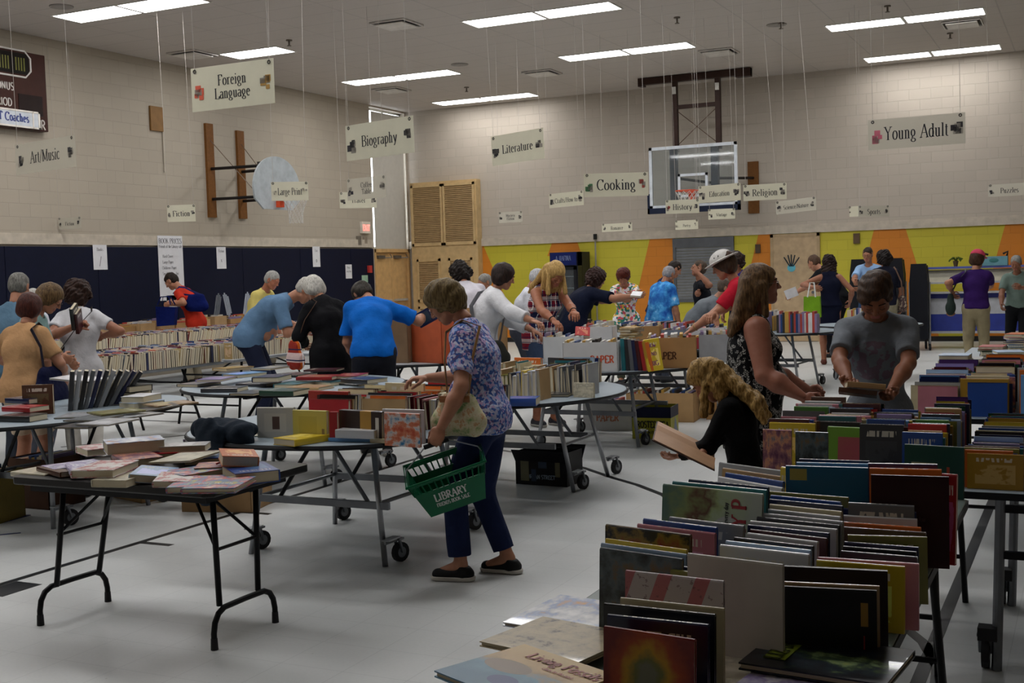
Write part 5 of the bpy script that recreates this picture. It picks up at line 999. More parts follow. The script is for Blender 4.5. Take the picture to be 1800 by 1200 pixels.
row(11, -1.14, 4.95, 5.85, .18, .2, 'left file behind girl', MT, T=(.012, .03)); row(12, -.95, 4.98, 5.7, .17, .2, 'file by lime cover', MT, T=(.012, .03)); row(13, -.76, 4.85, 5.5, .17, .21, 'file before boy', MT, T=(.012, .035), pal=ALL); row(14, -.58, 4.72, 5.85, .15, .2, 'file by green book', MT, T=(.014, .035))
RT_ = 'hardcovers on the table at the right frame edge'
row(21, -.34, 4.72, 6.0, .2, .13, 'right edge table', RT_, T=(.014, .035)); row(22, -.08, 4.75, 6.0, .2, .14, 'outer right edge file', RT_, T=(.014, .04))
b, d_ = fb((1712, 802, 1816, 808), .12, .05, 'orange', lb='fat orange and white patterned book in the right edge file'); b, d_ = fb((1690, 838, 1812, 844), .05, .03, 'tan', art='gory', lb='orange and green book at the very front of the right edge table')
# right back table
RB = 'hardcovers on the table to the right of the boy'
for i, x in enumerate((-.78, -.52, -.24, .05)): row(31 + i, x, 6.88, 8.2 + .3 * (i % 2), .23, .19 + .02 * i, '%s file right of boy' % ['nearest', 'second', 'third', 'outermost'][i], RB, T=(.024, .05), arts=('dusk', 'girl', 'redblue', 'dragon'))
def stack(x, y, n, seed, where, grp, dims=(.17, .24), z=.74, T=(.02, .045), pal=ALL, kind='s', rz0=0., jr=.25):
    rn = random.Random(seed); zz = z; L = []
    for i in range(n):
        t = rn.uniform(*T); c = rn.choice(pal); k = kind + ('thin' if t < .016 else 'mid' if t < .032 else 'thick'); H = dims[1] * rn.uniform(.85, 1.05); W = dims[0] * rn.uniform(.85, 1.05)
        o = book(k, (W, t, H), flat(x, y, zz, rz0 + rn.uniform(-jr, jr), H, t), c, None, grp); zz += t + .0005
        pos = 'on top of' if i == n - 1 else ('at the bottom of' if i == 0 else 'inside')
        s = '%s %s book %s the pile %s' % (szname(t), c, pos, where); 
        if s in USED: s = '%s %s book %s ones %s in the pile %s' % (szname(t), c, pos, L[-1] if L else '', where) if 0 else '%s %s book resting on a %s one in the pile %s' % (szname(t), c, L[-1] if L else 'bare', where)
        USED.add(s); o['label'] = s; L.append(c)
    return zz
stack(-.82, 8.35, 6, 41, 'of cream hardcovers right of the boy', RB, T=(.03, .045), pal=LIGHT + ['olive', 'black'], dims=(.2, .26)); stack(-.52, 8.65, 5, 42, 'next to the cream hardcovers', RB, T=(.03, .045), pal=LIGHT, dims=(.22, .28)); stack(-.2, 8.9, 5, 43, 'of mixed hardcovers before the pink cap', RB, dims=(.22, .28))
FB = 'piles on the farther right table'
for i, (x, y, n) in enumerate(((-.85, 9.75, 4), (-.58, 9.8, 6), (-.3, 9.7, 7), (-.75, 10.6, 5), (-.4, 10.7, 8), (-.1, 10.5, 9), (-.6, 11.5, 7), (-.25, 11.6, 12))): stack(x, y, n, 50 + i, ['under the white flat book', 'left of the green edged pile', 'of bright children\'s books', 'behind the white pile', 'of magazines far right', 'at the right frame edge', 'below the purple shirt', 'highest, near the far man in grey green'][i], FB, dims=(.2, .27), T=(.015, .035))
# ---- near black folding table: heaped paperbacks -------------------------------------------------------------------
NT_ = 'books heaped on the small black folding table'
def hp(cpx, W, L, T, rz, col, art, lb, z=.73, kind='smid', tip=0., tiy=0., wd=None):
    W *= 1.14; L *= 1.14; T *= 1.15; cpx = (cpx[0], cpx[1] + (9 if cpx[1] > 804 else 0))
    b, d_ = flatpx(cpx, W, L, T, rz, col, art, lb, z=z, grp=NT_, kind=kind, tip=tip, tiy=tiy)
    if wd: words(b, wd[0], wd[1], d_)
    return b
hp((120, 812), .17, .24, .022, 1.2, 'brown', None, 'brown hardcover hanging over the left end of the black table', tiy=.04)
hp((75, 817), .15, .21, .02, 1.5, 'cream', 'white', 'cream book jutting past the left corner of the black table', z=.715)
hp((155, 812), .16, .23, .024, .9, 'lilac', 'comic', 'white and lilac book slumped beside the Matters book', z=.735, tiy=.12)
hp((185, 808), .17, .24, .03, .35, 'white', 'cows', 'white hardcover with red picture squares on the black table', z=.765, kind='smid')
hp((218, 826), .15, .21, .028, .2, 'cream', 'white', 'thick white paperback under the red-squared hardcover', z=.731, kind='sthick')
hp((270, 818), .15, .22, .03, .55, 'pale blue', None, 'white and blue paperback fanned out in the middle of the black table', z=.735, kind='sthick', tiy=.12)
hp((310, 828), .15, .22, .024, .6, 'pink', 'cows', 'pink and white booklet next to the blue paperback', z=.733, tiy=.06)
hp((345, 836), .17, .24, .022, .5, 'yellow', 'gory', 'yellow and green illustrated book at the front edge of the black table', z=.731)
hp((385, 838), .2, .24, .02, .35, 'red', 'gory', 'red, white and blue comic compilation at the right front of the black table', z=.745, kind='sthin', wd=([('Gory Details', .026, 0, .1)], '#f0ece6'))
hp((325, 802), .19, .25, .008, .2, 'light grey', 'white', 'pale greenish magazine curling on the black table', z=.775, kind='sthin', tiy=-.05)
hp((190, 782), .18, .24, .03, -.5, 'pink', 'cows', 'pink covered book under the big white paperback', z=.735)
hp((235, 772), .17, .24, .05, -.7, 'white', 'astro', 'big white paperback with an orange corner at the back of the black table', z=.77, kind='sthick')
hp((285, 784), .12, .19, .035, -1.1, 'black', None, 'small black paperback with Gardner on its spine', z=.74, kind='sthick')
hp((300, 790), .12, .19, .03, -.95, 'red', None, 'red and black paperback leaning beside the Gardner book', z=.735, kind='smid', tiy=.1)
hp((325, 780), .13, .2, .028, -1.05, 'white', None, 'white and navy paperback near the back of the black table', z=.76, kind='smid')
hp((352, 795), .13, .2, .03, -1.15, 'brown', None, 'dark brown paperback near the back of the black table', z=.735, kind='smid')
hp((375, 800), .14, .21, .03, -1.1, 'blue', None, 'blue and white paperback lying behind the magazine', z=.736, kind='smid')
hp((395, 806), .15, .22, .03, -1.0, 'tan', 'girl', 'tan paperback under the orange spined one', z=.735, kind='smid')
hp((440, 812), .17, .24, .045, .9 - PI, 'blue', None, 'thick blue and white hardcover at the right end of the black table', z=.731, kind='sthick', wd=None)
hp((418, 795), .14, .22, .04, .75 - PI, 'orange', None, 'orange spined thick paperback on top of the blue hardcover', z=.785, kind='sthick', tiy=-.1)
hp((130, 806), .15, .22, .025, -.4, 'grey', 'comic', 'grey and lilac magazine under the fanned books at the left', z=.731)
hp((350, 815), .17, .24, .02, -.3, 'teal', 'gory', 'teal comic book under the red cord', z=.74)
hp((240, 800), .16, .23, .03, 1.0, 'tan', 'girl', 'tan illustrated paperback in the middle of the heap', z=.74)
pn = mb(lambda m: m.tube([(0, 0, 0), (.02, .05, .012), (.07, .06, .018), (.12, .03, .012), (.13, -.02, .002)], .0045, 6)).build('red_ribbon', mat('#a8181c', .4)); q = onz(380, 815, .775); pn.location = (q[0], q[1], .775); tag(pn, 'red looped cord lying on the books of the black table', 'cord')
# ---- round table near the basket woman -----------------------------------------------------------------------------
C1 = 'books on the round table before the basket woman'
def fs(px, h, T, col, lb, art=None, kind=None, tilt=.03, grp=C1, z=.74):
    global FR; o_, FR = FR, grp; r = fb(px, h, T, col, kind=kind, art=art, lb=lb, tilt=tilt, z=z); FR = o_; return r
b, d_ = fs((451, 716, 515, 716), .165, .03, 'white', 'cream boxed book with an oval frame and small photo, standing at the left', 'frame', tilt=.02)
b, d_ = fs((514, 720, 573, 722), .16, .025, 'yellow', 'pale yellow cookbook standing beside the framed cover', 'yel', tilt=.02)
b, d_ = fs((578, 724, 592, 724), .155, .03, 'red', 'red and white spined book behind the brown striped box set'); b, d_ = fs((596, 720, 670, 724), .16, .05, 'brown', 'brown and gold box set standing in the centre', 'strips', kind='thick')
b, d_ = fs((675, 724, 737, 727), .17, .015, 'orange', 'orange and blue faced paperback standing at the right', 'redblue', tilt=.02); b, d_ = fs((672, 718, 745, 720), .175, .015, 'white', 'white book behind the orange and blue face')
b, d_ = flatpx((530, 766), .17, .24, .035, 1.35 - PI / 2 * 0 + PI / 2, 'yellow', None, 'thick yellow-topped paperback with a black spine lying in front', z=.741, grp=C1, kind='sthick'); b.rotation_euler
b, d_ = flatpx((625, 766), .16, .24, .02, PI / 2 + .15, 'sky blue', None, 'light blue thick book at the bottom of the small pile', z=.741, grp=C1, kind='smid'); b, d_ = flatpx((637, 752), .17, .23, .045, PI / 2 + .05, 'white', None, 'black and white thick hardcover on the light blue book', z=.762, grp=C1, kind='sthick')
b, d_ = flatpx((695, 768), .15, .22, .022, PI / 2 + .1, 'cream', None, 'small cream book lying before the orange and blue face', z=.741, grp=C1); b, d_ = flatpx((440, 752), .18, .25, .025, PI / 2, 'tan', 'white', 'open pinkish white notebook lying at the left of the round table', z=.742, grp=C1); b, d_ = flatpx((430, 760), .2, .26, .008, PI / 2 + .2, 'white', 'white', 'flat white papers under the pinkish notebook', z=.741, grp=C1, kind='sthin')
def yrow(seed, x0, x1, y, h, where, grp, pal, T=(.015, .04), W=.2, lean=.05, z=.74, arts=()):
    """books side by side along X, spines or page edges toward the viewer"""
    rn = random.Random(seed); x = x0; lst = []
    while x < x1:
        t = rn.uniform(*T); hh = h * rn.uniform(.82, 1.08); c = rn.choice(pal); tl = lean * rn.uniform(-.2, 1.5); k = 's' + ('thin' if t < .016 else 'mid' if t < .032 else 'thick')
        o = book(k, (W * rn.uniform(.8, 1.), t, hh), up(x + t / 2, y + rn.uniform(-.01, .01), z, (PI / 2 if rn.random() < .75 else -PI / 2), tl), c, None, grp); lst.append((o, c, t, where)); x += t + .002 + abs(math.sin(tl)) * .004
    name_row(lst)
yrow(61, -3.42, -3.18, 5.78, .19, 'right of orange face', C1, ['white', 'red', 'maroon', 'pink', 'cream'], T=(.012, .025))
for i, (px, c, a) in enumerate((((542, 686, 612, 688), 'orange', 'zodiac'),)): fs(px, .17, .02, c, 'red book with a dark picture panel standing in the second row', a, tilt=.02)
fs((677, 672, 744, 674), .19, .02, 'cream', 'pale yellow-green book standing at the back near the hand'); 
row(62, -4.1, 5.9, 6.6, .26, .15, 'file behind framed cover', C1, T=(.018, .03), pal=['maroon', 'red', 'white', 'cream', 'tan', 'black']); row(63, -3.75, 5.95, 6.7, .28, .15, 'file behind box set', C1, T=(.018, .03), pal=['red', 'white', 'cream', 'tan', 'charcoal', 'orange']); row(64, -3.42, 6.0, 6.7, .24, .14, 'file by woman\'s hand', C1, T=(.018, .03), pal=['pink', 'white', 'cream', 'grey', 'maroon'])
# ---- centre table with the black crate under it ---------------------------------------------------------------------
C2 = 'books on the blue-grey centre table'
b, d_ = flatpx((912, 698), .16, .25, .05, .25 + PI / 2, 'blue', None, 'thick blue hardcover lying at the front of the centre table', z=.741, grp=C2, kind='sthick'); b, d_ = flatpx((985, 690), .15, .2, .02, .2, 'charcoal', None, 'dark flat book with a white bookmark on the centre table', z=.741, grp=C2); 
yrow(71, -3.7, -3.3, 7.25, .19, 'centre table front', C2, ['cream', 'olive', 'tan', 'white', 'charcoal', 'blue', 'yellow'], T=(.018, .035)); fs((1008, 672, 1043, 673), .1, .02, 'cream', 'cream book facing out with small dark drawings on the centre table', 'white', grp=C2)
fs((978, 652, 1032, 656), .15, .03, 'cream', 'large cream book facing out near the right of the centre table', 'white', grp=C2); yrow(72, -3.32, -3.1, 7.6, .2, 'centre table right', C2, ['light grey', 'white', 'grey', 'charcoal'], T=(.012, .025))
yrow(73, -3.95, -3.3, 7.75, .2, 'centre table middle', C2, ['cream', 'black', 'teal', 'tan', 'white', 'navy'], T=(.018, .035)); fs((963, 628, 1035, 630), .19, .03, 'charcoal', 'black lettered book lying across the back row of the centre table', grp=C2); fs((900, 640, 955, 641), .15, .03, 'cream', 'wide cream box book at the back left of the centre table', grp=C2); fs((904, 628, 950, 629), .18, .03, 'orange', 'orange-brown book behind the wide cream one', grp=C2)
row(74, -3.5, 8.0, 8.45, .25, .18, 'centre table back', C2, T=(.02, .04))
# ---- books on the box table -----------------------------------------------------------------------------------------
C3 = 'tall books leaning beside the paper boxes'
for i, (px, c, lb) in enumerate((((1092, 600), 'teal', 'teal'), ((1100, 600), 'charcoal', 'charcoal'), ((1107, 599), 'grey', 'grey'), ((1114, 597), 'navy', 'navy'), ((1121, 590), 'maroon', 'maroon'), ((1129, 588), 'red', 'dark red'), ((1136, 592), 'gold', 'gold'), ((1142, 588), 'orange', 'orange'))):
    q = onz(px[0], 652, .74); book('smid', (.2, .035, .27 - .004 * i), up(q[0], q[1] + .12, .74, PI / 2 + .15, .04 + .02 * i), c, '%s book spine leaning between the two PAPER boxes' % lb, C3)
q = onz(1157, 652, .74); b = book('thin', (.13, .02, .27), up(q[0] - .03, q[1] + .03, .74, .2, .03, -.14), 'yellow', 'bright yellow book with purple lettering facing out beside the brown PAPER box', C3); words(b, [('HOW', .03, 0, .21), ('2ND', .03, 0, .14), ('BIG', .04, 0, .06)], '#7a3a6a', (.13, .02, .27))
stack(-3.7, 10.0, 4, 75, 'on top of the brown carton', 'books piled on the paper-box table', z=.99, dims=(.15, .22), T=(.015, .025)); 
# ---- dark flat books on the table behind the albums -----------------------------------------------------------------
C4 = 'flat books on the second left folding table'
cpos = [(350, 672, 'grey', .03), (395, 680, 'charcoal', .04), (430, 655, 'sky blue', .04), (455, 672, 'charcoal', .03), (478, 660, 'navy', .05), (520, 656, 'black', .03), (520, 672, 'teal', .04), (560, 660, 'red', .035), (590, 668, 'teal', .04), (545, 678, 'tan', .03), (615, 658, 'red', .025), (640, 664, 'charcoal', .04), (475, 645, 'light grey', .02), (570, 648, 'maroon', .02), (410, 645, 'gold', .03), (500, 684, 'dark green', .05), (380, 664, 'lilac', .025), (625, 672, 'black', .02), (445, 688, 'charcoal', .02)]
for i, (x, y, c, t) in enumerate(cpos):
    t *= .8; ds = 'left end' if x < 420 else 'middle' if x < 540 else 'right end'; z = .741 + .045 * (y < 668); flatpx((x, y), .22, .3, t, .3 * math.sin(i * 2.1) + PI / 2 * (i % 2), c, None, '%s %s album lying %s at the %s of the table behind the albums' % (szname(t), c, 'on others' if y < 668 else 'flat', ds), z=z, grp=C4, kind='s' + ('thin' if t < .016 else 'mid' if t < .032 else 'thick'))
# ---- left edge table -----------------------------------------------------------------------------------------------
C5 = 'books and albums on the left edge table'
flatpx((40, 728), .17, .25, .04, PI / 2 + .1, 'black', None, 'thick black hardcover at the bottom of the left stack', z=.741, grp=C5, kind='sthick'); flatpx((45, 713), .17, .25, .032, PI / 2, 'red', None, 'red and black hardcover second in the left stack', z=.783, grp=C5, kind='sthick'); flatpx((48, 698), .17, .25, .034, PI / 2 - .1, 'navy', None, 'blue picture-spined hardcover on the left stack', z=.817, grp=C5, kind='sthick')
fs((38, 677, 92, 675), .2, .03, 'brown', 'brown hardcover standing behind the left stack', grp=C5, kind='thick')
rn = random.Random(9)
for i in range(11):
    q = onz(98 + i * 9, 725 - i * 1.2, .74); book('sthin' if i % 2 else 'smid', (.2, .03, .27), up(q[0] - .03, q[1] + .16, .74, math.radians(134), -.1 - .05 * i), ['charcoal', 'light grey', 'black', 'grey', 'navy'][i % 5], '%s leaning album, %s from the left in the slumped row' % (['charcoal', 'pale grey', 'black', 'grey', 'navy'][i % 5], orl[i]), C5)
for i, (x, y, c, rz_, tp) in enumerate(((140, 728, 'light grey', .5, 0), (165, 733, 'grey', .2, 0), (205, 722, 'olive', -.4, 0), (235, 728, 'light grey', -.2, 0), (270, 716, 'charcoal', -.6, .1), (300, 708, 'tan', -.4, 0), (215, 706, 'navy', .3, 0), (190, 740, 'white', .1, 0), (250, 700, 'charcoal', .7, 0), (150, 745, 'charcoal', .2, 0))):
    flatpx((x, y), .24, .3, .01, rz_, c, None, 'flat %s magazine, %s, spread on the left edge table' % (c, ['foremost on the left', 'in front', 'right of the slumped row', 'near the table rim', 'with its corner raised', 'farthest right', 'under others', 'white and lowest', 'toward the back', 'at the front rim'][i]), z=.741 + .012 * (i % 3), grp=C5, kind='sthin', tip=tp)
b, d_ = flatpx((140, 664), .3, .3, .012, .3, 'white', None, 'open white plastic sleeve on the slumped albums', z=.92, grp=C5, kind='thin', tiy=.1)
stack(-6.5, 6.62, 3, 81, 'of pale boxes at the back of the left edge table', C5, dims=(.18, .26), T=(.05, .06), pal=['tan', 'light grey']); stack(-6.2, 6.5, 3, 82, 'of black and gold albums at the back', C5, dims=(.16, .22), T=(.04, .05), pal=['black', 'gold']); stack(-5.95, 6.3, 2, 83, 'of loose pages by the table rim', C5, dims=(.2, .28), T=(.03, .05), pal=['white', 'pale blue'])
# ---- paperback rows ------------------------------------------------------------------------------------------------
PK = 'paperbacks lined up on the long left tables'
WP = ['#8f7c58', '#33302c', '#a9976b', '#6d2e26', '#2f3350', '#33302c', '#6d2e26', '#2f3350', '#b9b3a4', '#9c8456', '#33302c', '#6a6f74']
NM = {'#c0b48f': 'cream', '#b5a67c': 'yellowed', '#a9976b': 'tan', '#c9c0a4': 'pale', '#8f7c58': 'browned', '#bcae8c': 'cream', '#6d2e26': 'dark red', '#2f3350': 'navy', '#b9b3a4': 'off-white', '#9c8456': 'tan', '#33302c': 'black', '#6a6f74': 'grey'}
def prow(seed, x, y0, y1, lbl, lim, W=.11, h=.175, z=.741, step=None):
    rn = random.Random(seed); y = y0; k = 0; ph = 0
    while y < y1 and k < lim:
        t = rn.uniform(.02, .034); c = rn.choice(WP); ph = rn.choice((0, 0, .05, .12, .2, .3)) if rn.random() < .12 else ph
        o = book('paper', (W, t, h * rn.uniform(.93, 1.04)), up(x, y, z, (PI if rn.random() < .14 else 0) + rn.uniform(-.02, .02), 0, 0) @ Matrix.Rotation(ph if 0 else 0, 4, 'X') if ph == 0 else up(x, y, z, rn.uniform(-.02, .02), ph), c, '%s paperback, page edges out, %s' % (NM[c], lbl), PK, nm='paperback', cat='paperback'); y += t / max(.8, math.cos(ph)) + rn.choice((.001, .003, .006)); k += 1
    return y
M_pgR = None
prow(91, -8.4, 6.9, 10.05, 'in the front row of the front long table', 125); prow(92, -8.45, 10.3, 12.0, 'in the front row beside the black cardigan', 60)
ye = prow(93, -11.25, 10.7, 15.6, 'in the front row of the second long table', 105)
def stuffrows(m):
    rn = random.Random(4)
    for (xs, y0, y1) in (((-11.25,), ye + .01, 15.6), ((-8.56, -8.72, -8.9, -9.08, -9.24), 6.5, 10.05), ((-8.62, -8.8, -9.0, -9.2), 10.3, 12.1), ((-11.42, -11.62, -11.82, -12.0), 10.7, 15.7), ((-7.15, -7.4, -7.7, -8.0), 11.4, 13.4)):
        for x in xs:
            y = y0
            while y < y1: t = rn.uniform(.02, .035); h = rn.uniform(.16, .185); c = rn.randrange(8); m.bb(x - .055, x + .055, y, y + t - .001, .741, .741 + h, 1 + c); m.bb(x + .05, x + .0555, y + .001, y + t - .002, .743, .739 + h, 0); y += t
st = mb(stuffrows).build('paperback_rows', [M_pg] + [mat(c, .5) for c in ('#6d2e3a', '#28406d', '#b9b0a4', '#33302c', '#a8442c', '#7d8ea5', '#8f7f9a', '#c2b496')]); tag(st, 'further rows of tightly packed paperbacks behind the front rows on the long tables', 'paperbacks', kind='stuff')
# loose contents of the cartons, one object nobody could count
rn = random.Random(14)
FM = [mat(c, .5) for c in ('#a33a2e', '#b9b5ae', '#28406d', '#c2b496', '#33302c', '#c9c9c9', '#7a6a8c', '#b08a3c')]
def fill(cx, cy, w_, l_, z0, z1, lb='jumbled books packed tightly in a carton', rz=0.):
    x = -w_ / 2; m = MB(); m.T = Matrix.Translation((cx, cy, 0)) @ Matrix.Rotation(rz, 4, 'Z')
    while x < w_ / 2 - .03: t = rn.uniform(.018, .03); m.bb(x, x + t - .001, -l_ / 2, l_ / 2 - rn.uniform(0, .04), z0, z1 + rn.uniform(-.02, .03), rn.randrange(8)); x += t
    o = m.build('boxed_books', FM); tag(o, lb, 'books', 'books packed in cartons and on far tables', 'stuff')
for lb_, c_, d_, z_, rz_ in CARTS:
    if any(k in lb_ for k in ('crate', 'orange and tan', 'with a cut handhold', 'behind the man in bright blue', 'on the floor behind the black', 'iced tea carton on')): continue
    fill(c_[0], c_[1], d_[0] - .03, d_[1] - .03, z_ + .01, z_ + d_[2] + .005, 'jumbled books packed tightly in a carton', rz_)
fill(-3.9, 9.9, .5, .3, .745, .93); fill(-4.4, 12.95, .9, .3, .745, .96)
for (cx, cy, n) in ((-3.3, 14.95, 3), (-3.85, 15.2, 3), (-2.75, 16.6, 2), (-5.85, 14.4, 2), (-7.7, 13.2, 1)):
    for j in range(n): fill(cx + rn.uniform(-.05, .05), cy + j * .22 - .2, .5, .18, .745, .9 + rn.uniform(0, .08))

# ================================================================ PEOPLE
def surfnets(f, lo, h):
    """naive surface nets on a signed field -> verts, quads"""
    ins = f < 0; n0 = np.zeros(np.array(f.shape) - 1, np.int8)
    C = [(i, j, k) for i in (0, 1) for j in (0, 1) for k in (0, 1)]; s = f.shape
    def sl(a, c): return a[c[0]:s[0] - 1 + c[0], c[1]:s[1] - 1 + c[1], c[2]:s[2] - 1 + c[2]]
    cnt = sum(sl(ins, c).astype(np.int8) for c in C); act = (cnt > 0) & (cnt < 8)
    idx = np.argwhere(act)
    if len(idx) == 0: return np.zeros((0, 3)), np.zeros((0, 4), int)
    vid = np.full(act.shape, -1, np.int64); vid[act] = np.arange(len(idx))
    acc = np.zeros((len(idx), 3)); w = np.zeros(len(idx)); I = idx
    val = {c: f[I[:, 0] + c[0], I[:, 1] + c[1], I[:, 2] + c[2]].astype(float) for c in C}
    for a in C:
        for ax in range(3):
            if a[ax] == 0:
                b = list(a); b[ax] = 1; b = tuple(b); va, vb = val[a], val[b]; m = (va < 0) != (vb < 0)
                t = np.where(m, va / np.where(m, va - vb, 1), 0)
                for q in range(3): acc[:, q] += np.where(m, a[q] + (t if q == ax else 0), 0)
                w += m
    V = (acc / w[:, None] + I) * h + np.array(lo); Q = []
    for ax in range(3):
        o = [x for x in range(3) if x != ax]
        A_ = ins[tuple(slice(0, -1) if q == ax else slice(1, -1) for q in range(3))]; B_ = ins[tuple(slice(1, None) if q == ax else slice(1, -1) for q in range(3))]
        e = np.argwhere(A_ != B_)
        if len(e) == 0: continue
        p = e.copy(); p[:, o[0]] += 1; p[:, o[1]] += 1
        sgn = A_[tuple(e.T)]
        def g(d0, d1): q = p.copy(); q[:, o[0]] -= d0; q[:, o[1]] -= d1; return vid[tuple(q.T)]
        q = np.stack([g(1, 1), g(0, 1), g(0, 0), g(1, 0)], 1)
        flip = sgn if ax != 1 else ~sgn
        q[~flip] = q[~flip][:, ::-1]; Q.append(q)
    Q = np.concatenate(Q); Q = Q[(Q >= 0).all(1)]; return V, Q
class Fld:
    def __init__(s, lo, hi, h):
        s.lo = np.array(lo, float) - 3 * h; s.h = h; n = np.ceil((np.array(hi) + 3 * h - s.lo) / h).astype(int) + 1
        s.ax = [s.lo[i] + np.arange(n[i]) * h for i in range(3)]; s.f = np.full(n, .2, np.float32)
    def sub(s, lo, hi, pad):
        I = []
        for i in range(3):
            a = int(max(0, math.floor((lo[i] - pad - s.lo[i]) / s.h))); b = int(min(len(s.ax[i]), math.ceil((hi[i] + pad - s.lo[i]) / s.h) + 1)); 
            if b <= a: return None, None
            I.append(slice(a, b))
        I = tuple(I); return I, (s.ax[0][I[0]][:, None, None], s.ax[1][I[1]][None, :, None], s.ax[2][I[2]][None, None, :])
    def put(s, I, d, k, op='u'):
        f = s.f[I]
        if op == 'u':
            if k <= 0: s.f[I] = np.minimum(f, d)
            else: hh = np.clip(.5 + .5 * (f - d) / k, 0, 1); s.f[I] = f * (1 - hh) + d * hh - k * hh * (1 - hh)
        else:   # carve d away
            d = -d; hh = np.clip(.5 - .5 * (f - d) / max(k, 1e-4), 0, 1); s.f[I] = f * (1 - hh) + d * hh + k * hh * (1 - hh)
    def cap(s, a, b, ra, rb, k=.02, cut=None, fl=None, op='u'):
        """tapered capsule; cut=(point, normal) trims it flat; fl=(axis, factor) squashes it"""
        a = np.array(a, float); b = np.array(b, float); R = max(ra, rb); I, P = s.sub(np.minimum(a, b) - R, np.maximum(a, b) + R, k + 2 * s.h)
        if I is None: return
        x, y, z = P[0] - a[0], P[1] - a[1], P[2] - a[2]; ba = b - a; L = max(ba @ ba, 1e-9)
        t = np.clip((x * ba[0] + y * ba[1] + z * ba[2]) / L, 0, 1); x = x - ba[0] * t; y = y - ba[1] * t; z = z - ba[2] * t
        if fl is not None:
            f_, q = fl; dd = (x * f_[0] + y * f_[1] + z * f_[2]) * (1 / q - 1); x = x + f_[0] * dd; y = y + f_[1] * dd; z = z + f_[2] * dd
        d = np.sqrt(x * x + y * y + z * z) - (ra + (rb - ra) * t)
        if cut is not None:
            for p, n in cut: d = np.maximum(d, (P[0] - p[0]) * n[0] + (P[1] - p[1]) * n[1] + (P[2] - p[2]) * n[2])
        s.put(I, d.astype(np.float32), k, op)
    def ell(s, c, r, M=None, k=.02, op='u', cut=None):
        """ellipsoid with axes = columns of M"""
        c = np.array(c, float); r = np.array(r, float); R = r.max(); I, P = s.sub(c - R, c + R, k + 2 * s.h)
        if I is None: return
        x, y, z = P[0] - c[0], P[1] - c[1], P[2] - c[2]
        if M is None: u, v, w_ = x / r[0], y / r[1], z / r[2]
        else: u, v, w_ = [(x * M[0][i] + y * M[1][i] + z * M[2][i]) / r[i] for i in range(3)]
        q = np.sqrt(u * u + v * v + w_ * w_); q2 = np.sqrt((u / r[0]) ** 2 + (v / r[1]) ** 2 + (w_ / r[2]) ** 2); d = q * (q - 1) / np.maximum(q2, 1e-6)
        if cut is not None:
            for p, n in cut: d = np.maximum(d, (P[0] - p[0]) * n[0] + (P[1] - p[1]) * n[1] + (P[2] - p[2]) * n[2])
        s.put(I, d.astype(np.float32), k, op)
    def clip(s, p, n): s.f = np.maximum(s.f, ((s.ax[0][:, None, None] - p[0]) * n[0] + (s.ax[1][None, :, None] - p[1]) * n[1] + (s.ax[2][None, None, :] - p[2]) * n[2]).astype(np.float32))
    def wob(s, amp, fr, seed=0, str_=1.):
        r = random.Random(seed); x, y, z = s.ax[0][:, None, None], s.ax[1][None, :, None], s.ax[2][None, None, :]
        for i in range(3):
            a, b, c = r.uniform(-1, 1), r.uniform(-1, 1), r.uniform(-.7, .7) * str_; ph = r.uniform(0, 6); ff = fr * (1 + .7 * i)
            s.f = s.f + (amp / (i + 1) * np.sin(ff * (a * x + b * y + c * z) + ph + 1.6 * np.sin(ff * .5 * (b * x - a * y + .5 * z) + ph))).astype(np.float32)
    def mesh(s):
        f = s.f; f[0] = f[-1] = .1; f[:, 0] = f[:, -1] = .1; f[:, :, 0] = f[:, :, -1] = .1
        return surfnets(f, s.lo, s.h)
def smoothV(V, Q, it=1):
    for _ in range(it):
        A_ = np.zeros_like(V); c = np.zeros(len(V))
        for a, b in ((0, 1), (1, 2), (2, 3), (3, 0)):
            np.add.at(A_, Q[:, a], V[Q[:, b]]); np.add.at(A_, Q[:, b], V[Q[:, a]]); np.add.at(c, Q[:, a], 1); np.add.at(c, Q[:, b], 1)
        V = V * .5 + .5 * A_ / np.maximum(c, 1)[:, None]
    return V
def npmesh(name, parts, mats, parent, mi=None):
    """several (V,Q) sets -> one smooth mesh object"""
    V = np.concatenate([p[0] for p in parts]); off = np.cumsum([0] + [len(p[0]) for p in parts[:-1]]); Q = np.concatenate([p[1] + o for p, o in zip(parts, off)])
    me = bpy.data.meshes.new(name); me.vertices.add(len(V)); me.vertices.foreach_set('co', V.astype(np.float32).ravel()); me.loops.add(len(Q) * 4); me.loops.foreach_set('vertex_index', Q.astype(np.int32).ravel())
    me.polygons.add(len(Q)); me.polygons.foreach_set('loop_start', np.arange(0, len(Q) * 4, 4, dtype=np.int32)); me.update(calc_edges=True)
    try: me.polygons.foreach_set('use_smooth', np.ones(len(Q), bool))
    except Exception: pass
    for m in (mats if isinstance(mats, list) else [mats]): me.materials.append(m)
    if mi is not None: me.polygons.foreach_set('material_index', mi.astype(np.int32))
    me.validate(); o = bpy.data.objects.new(name, me); COL.objects.link(o); o.parent = parent; return o
def nrm(v): v = np.array(v, float); return v / max(np.linalg.norm(v), 1e-9)
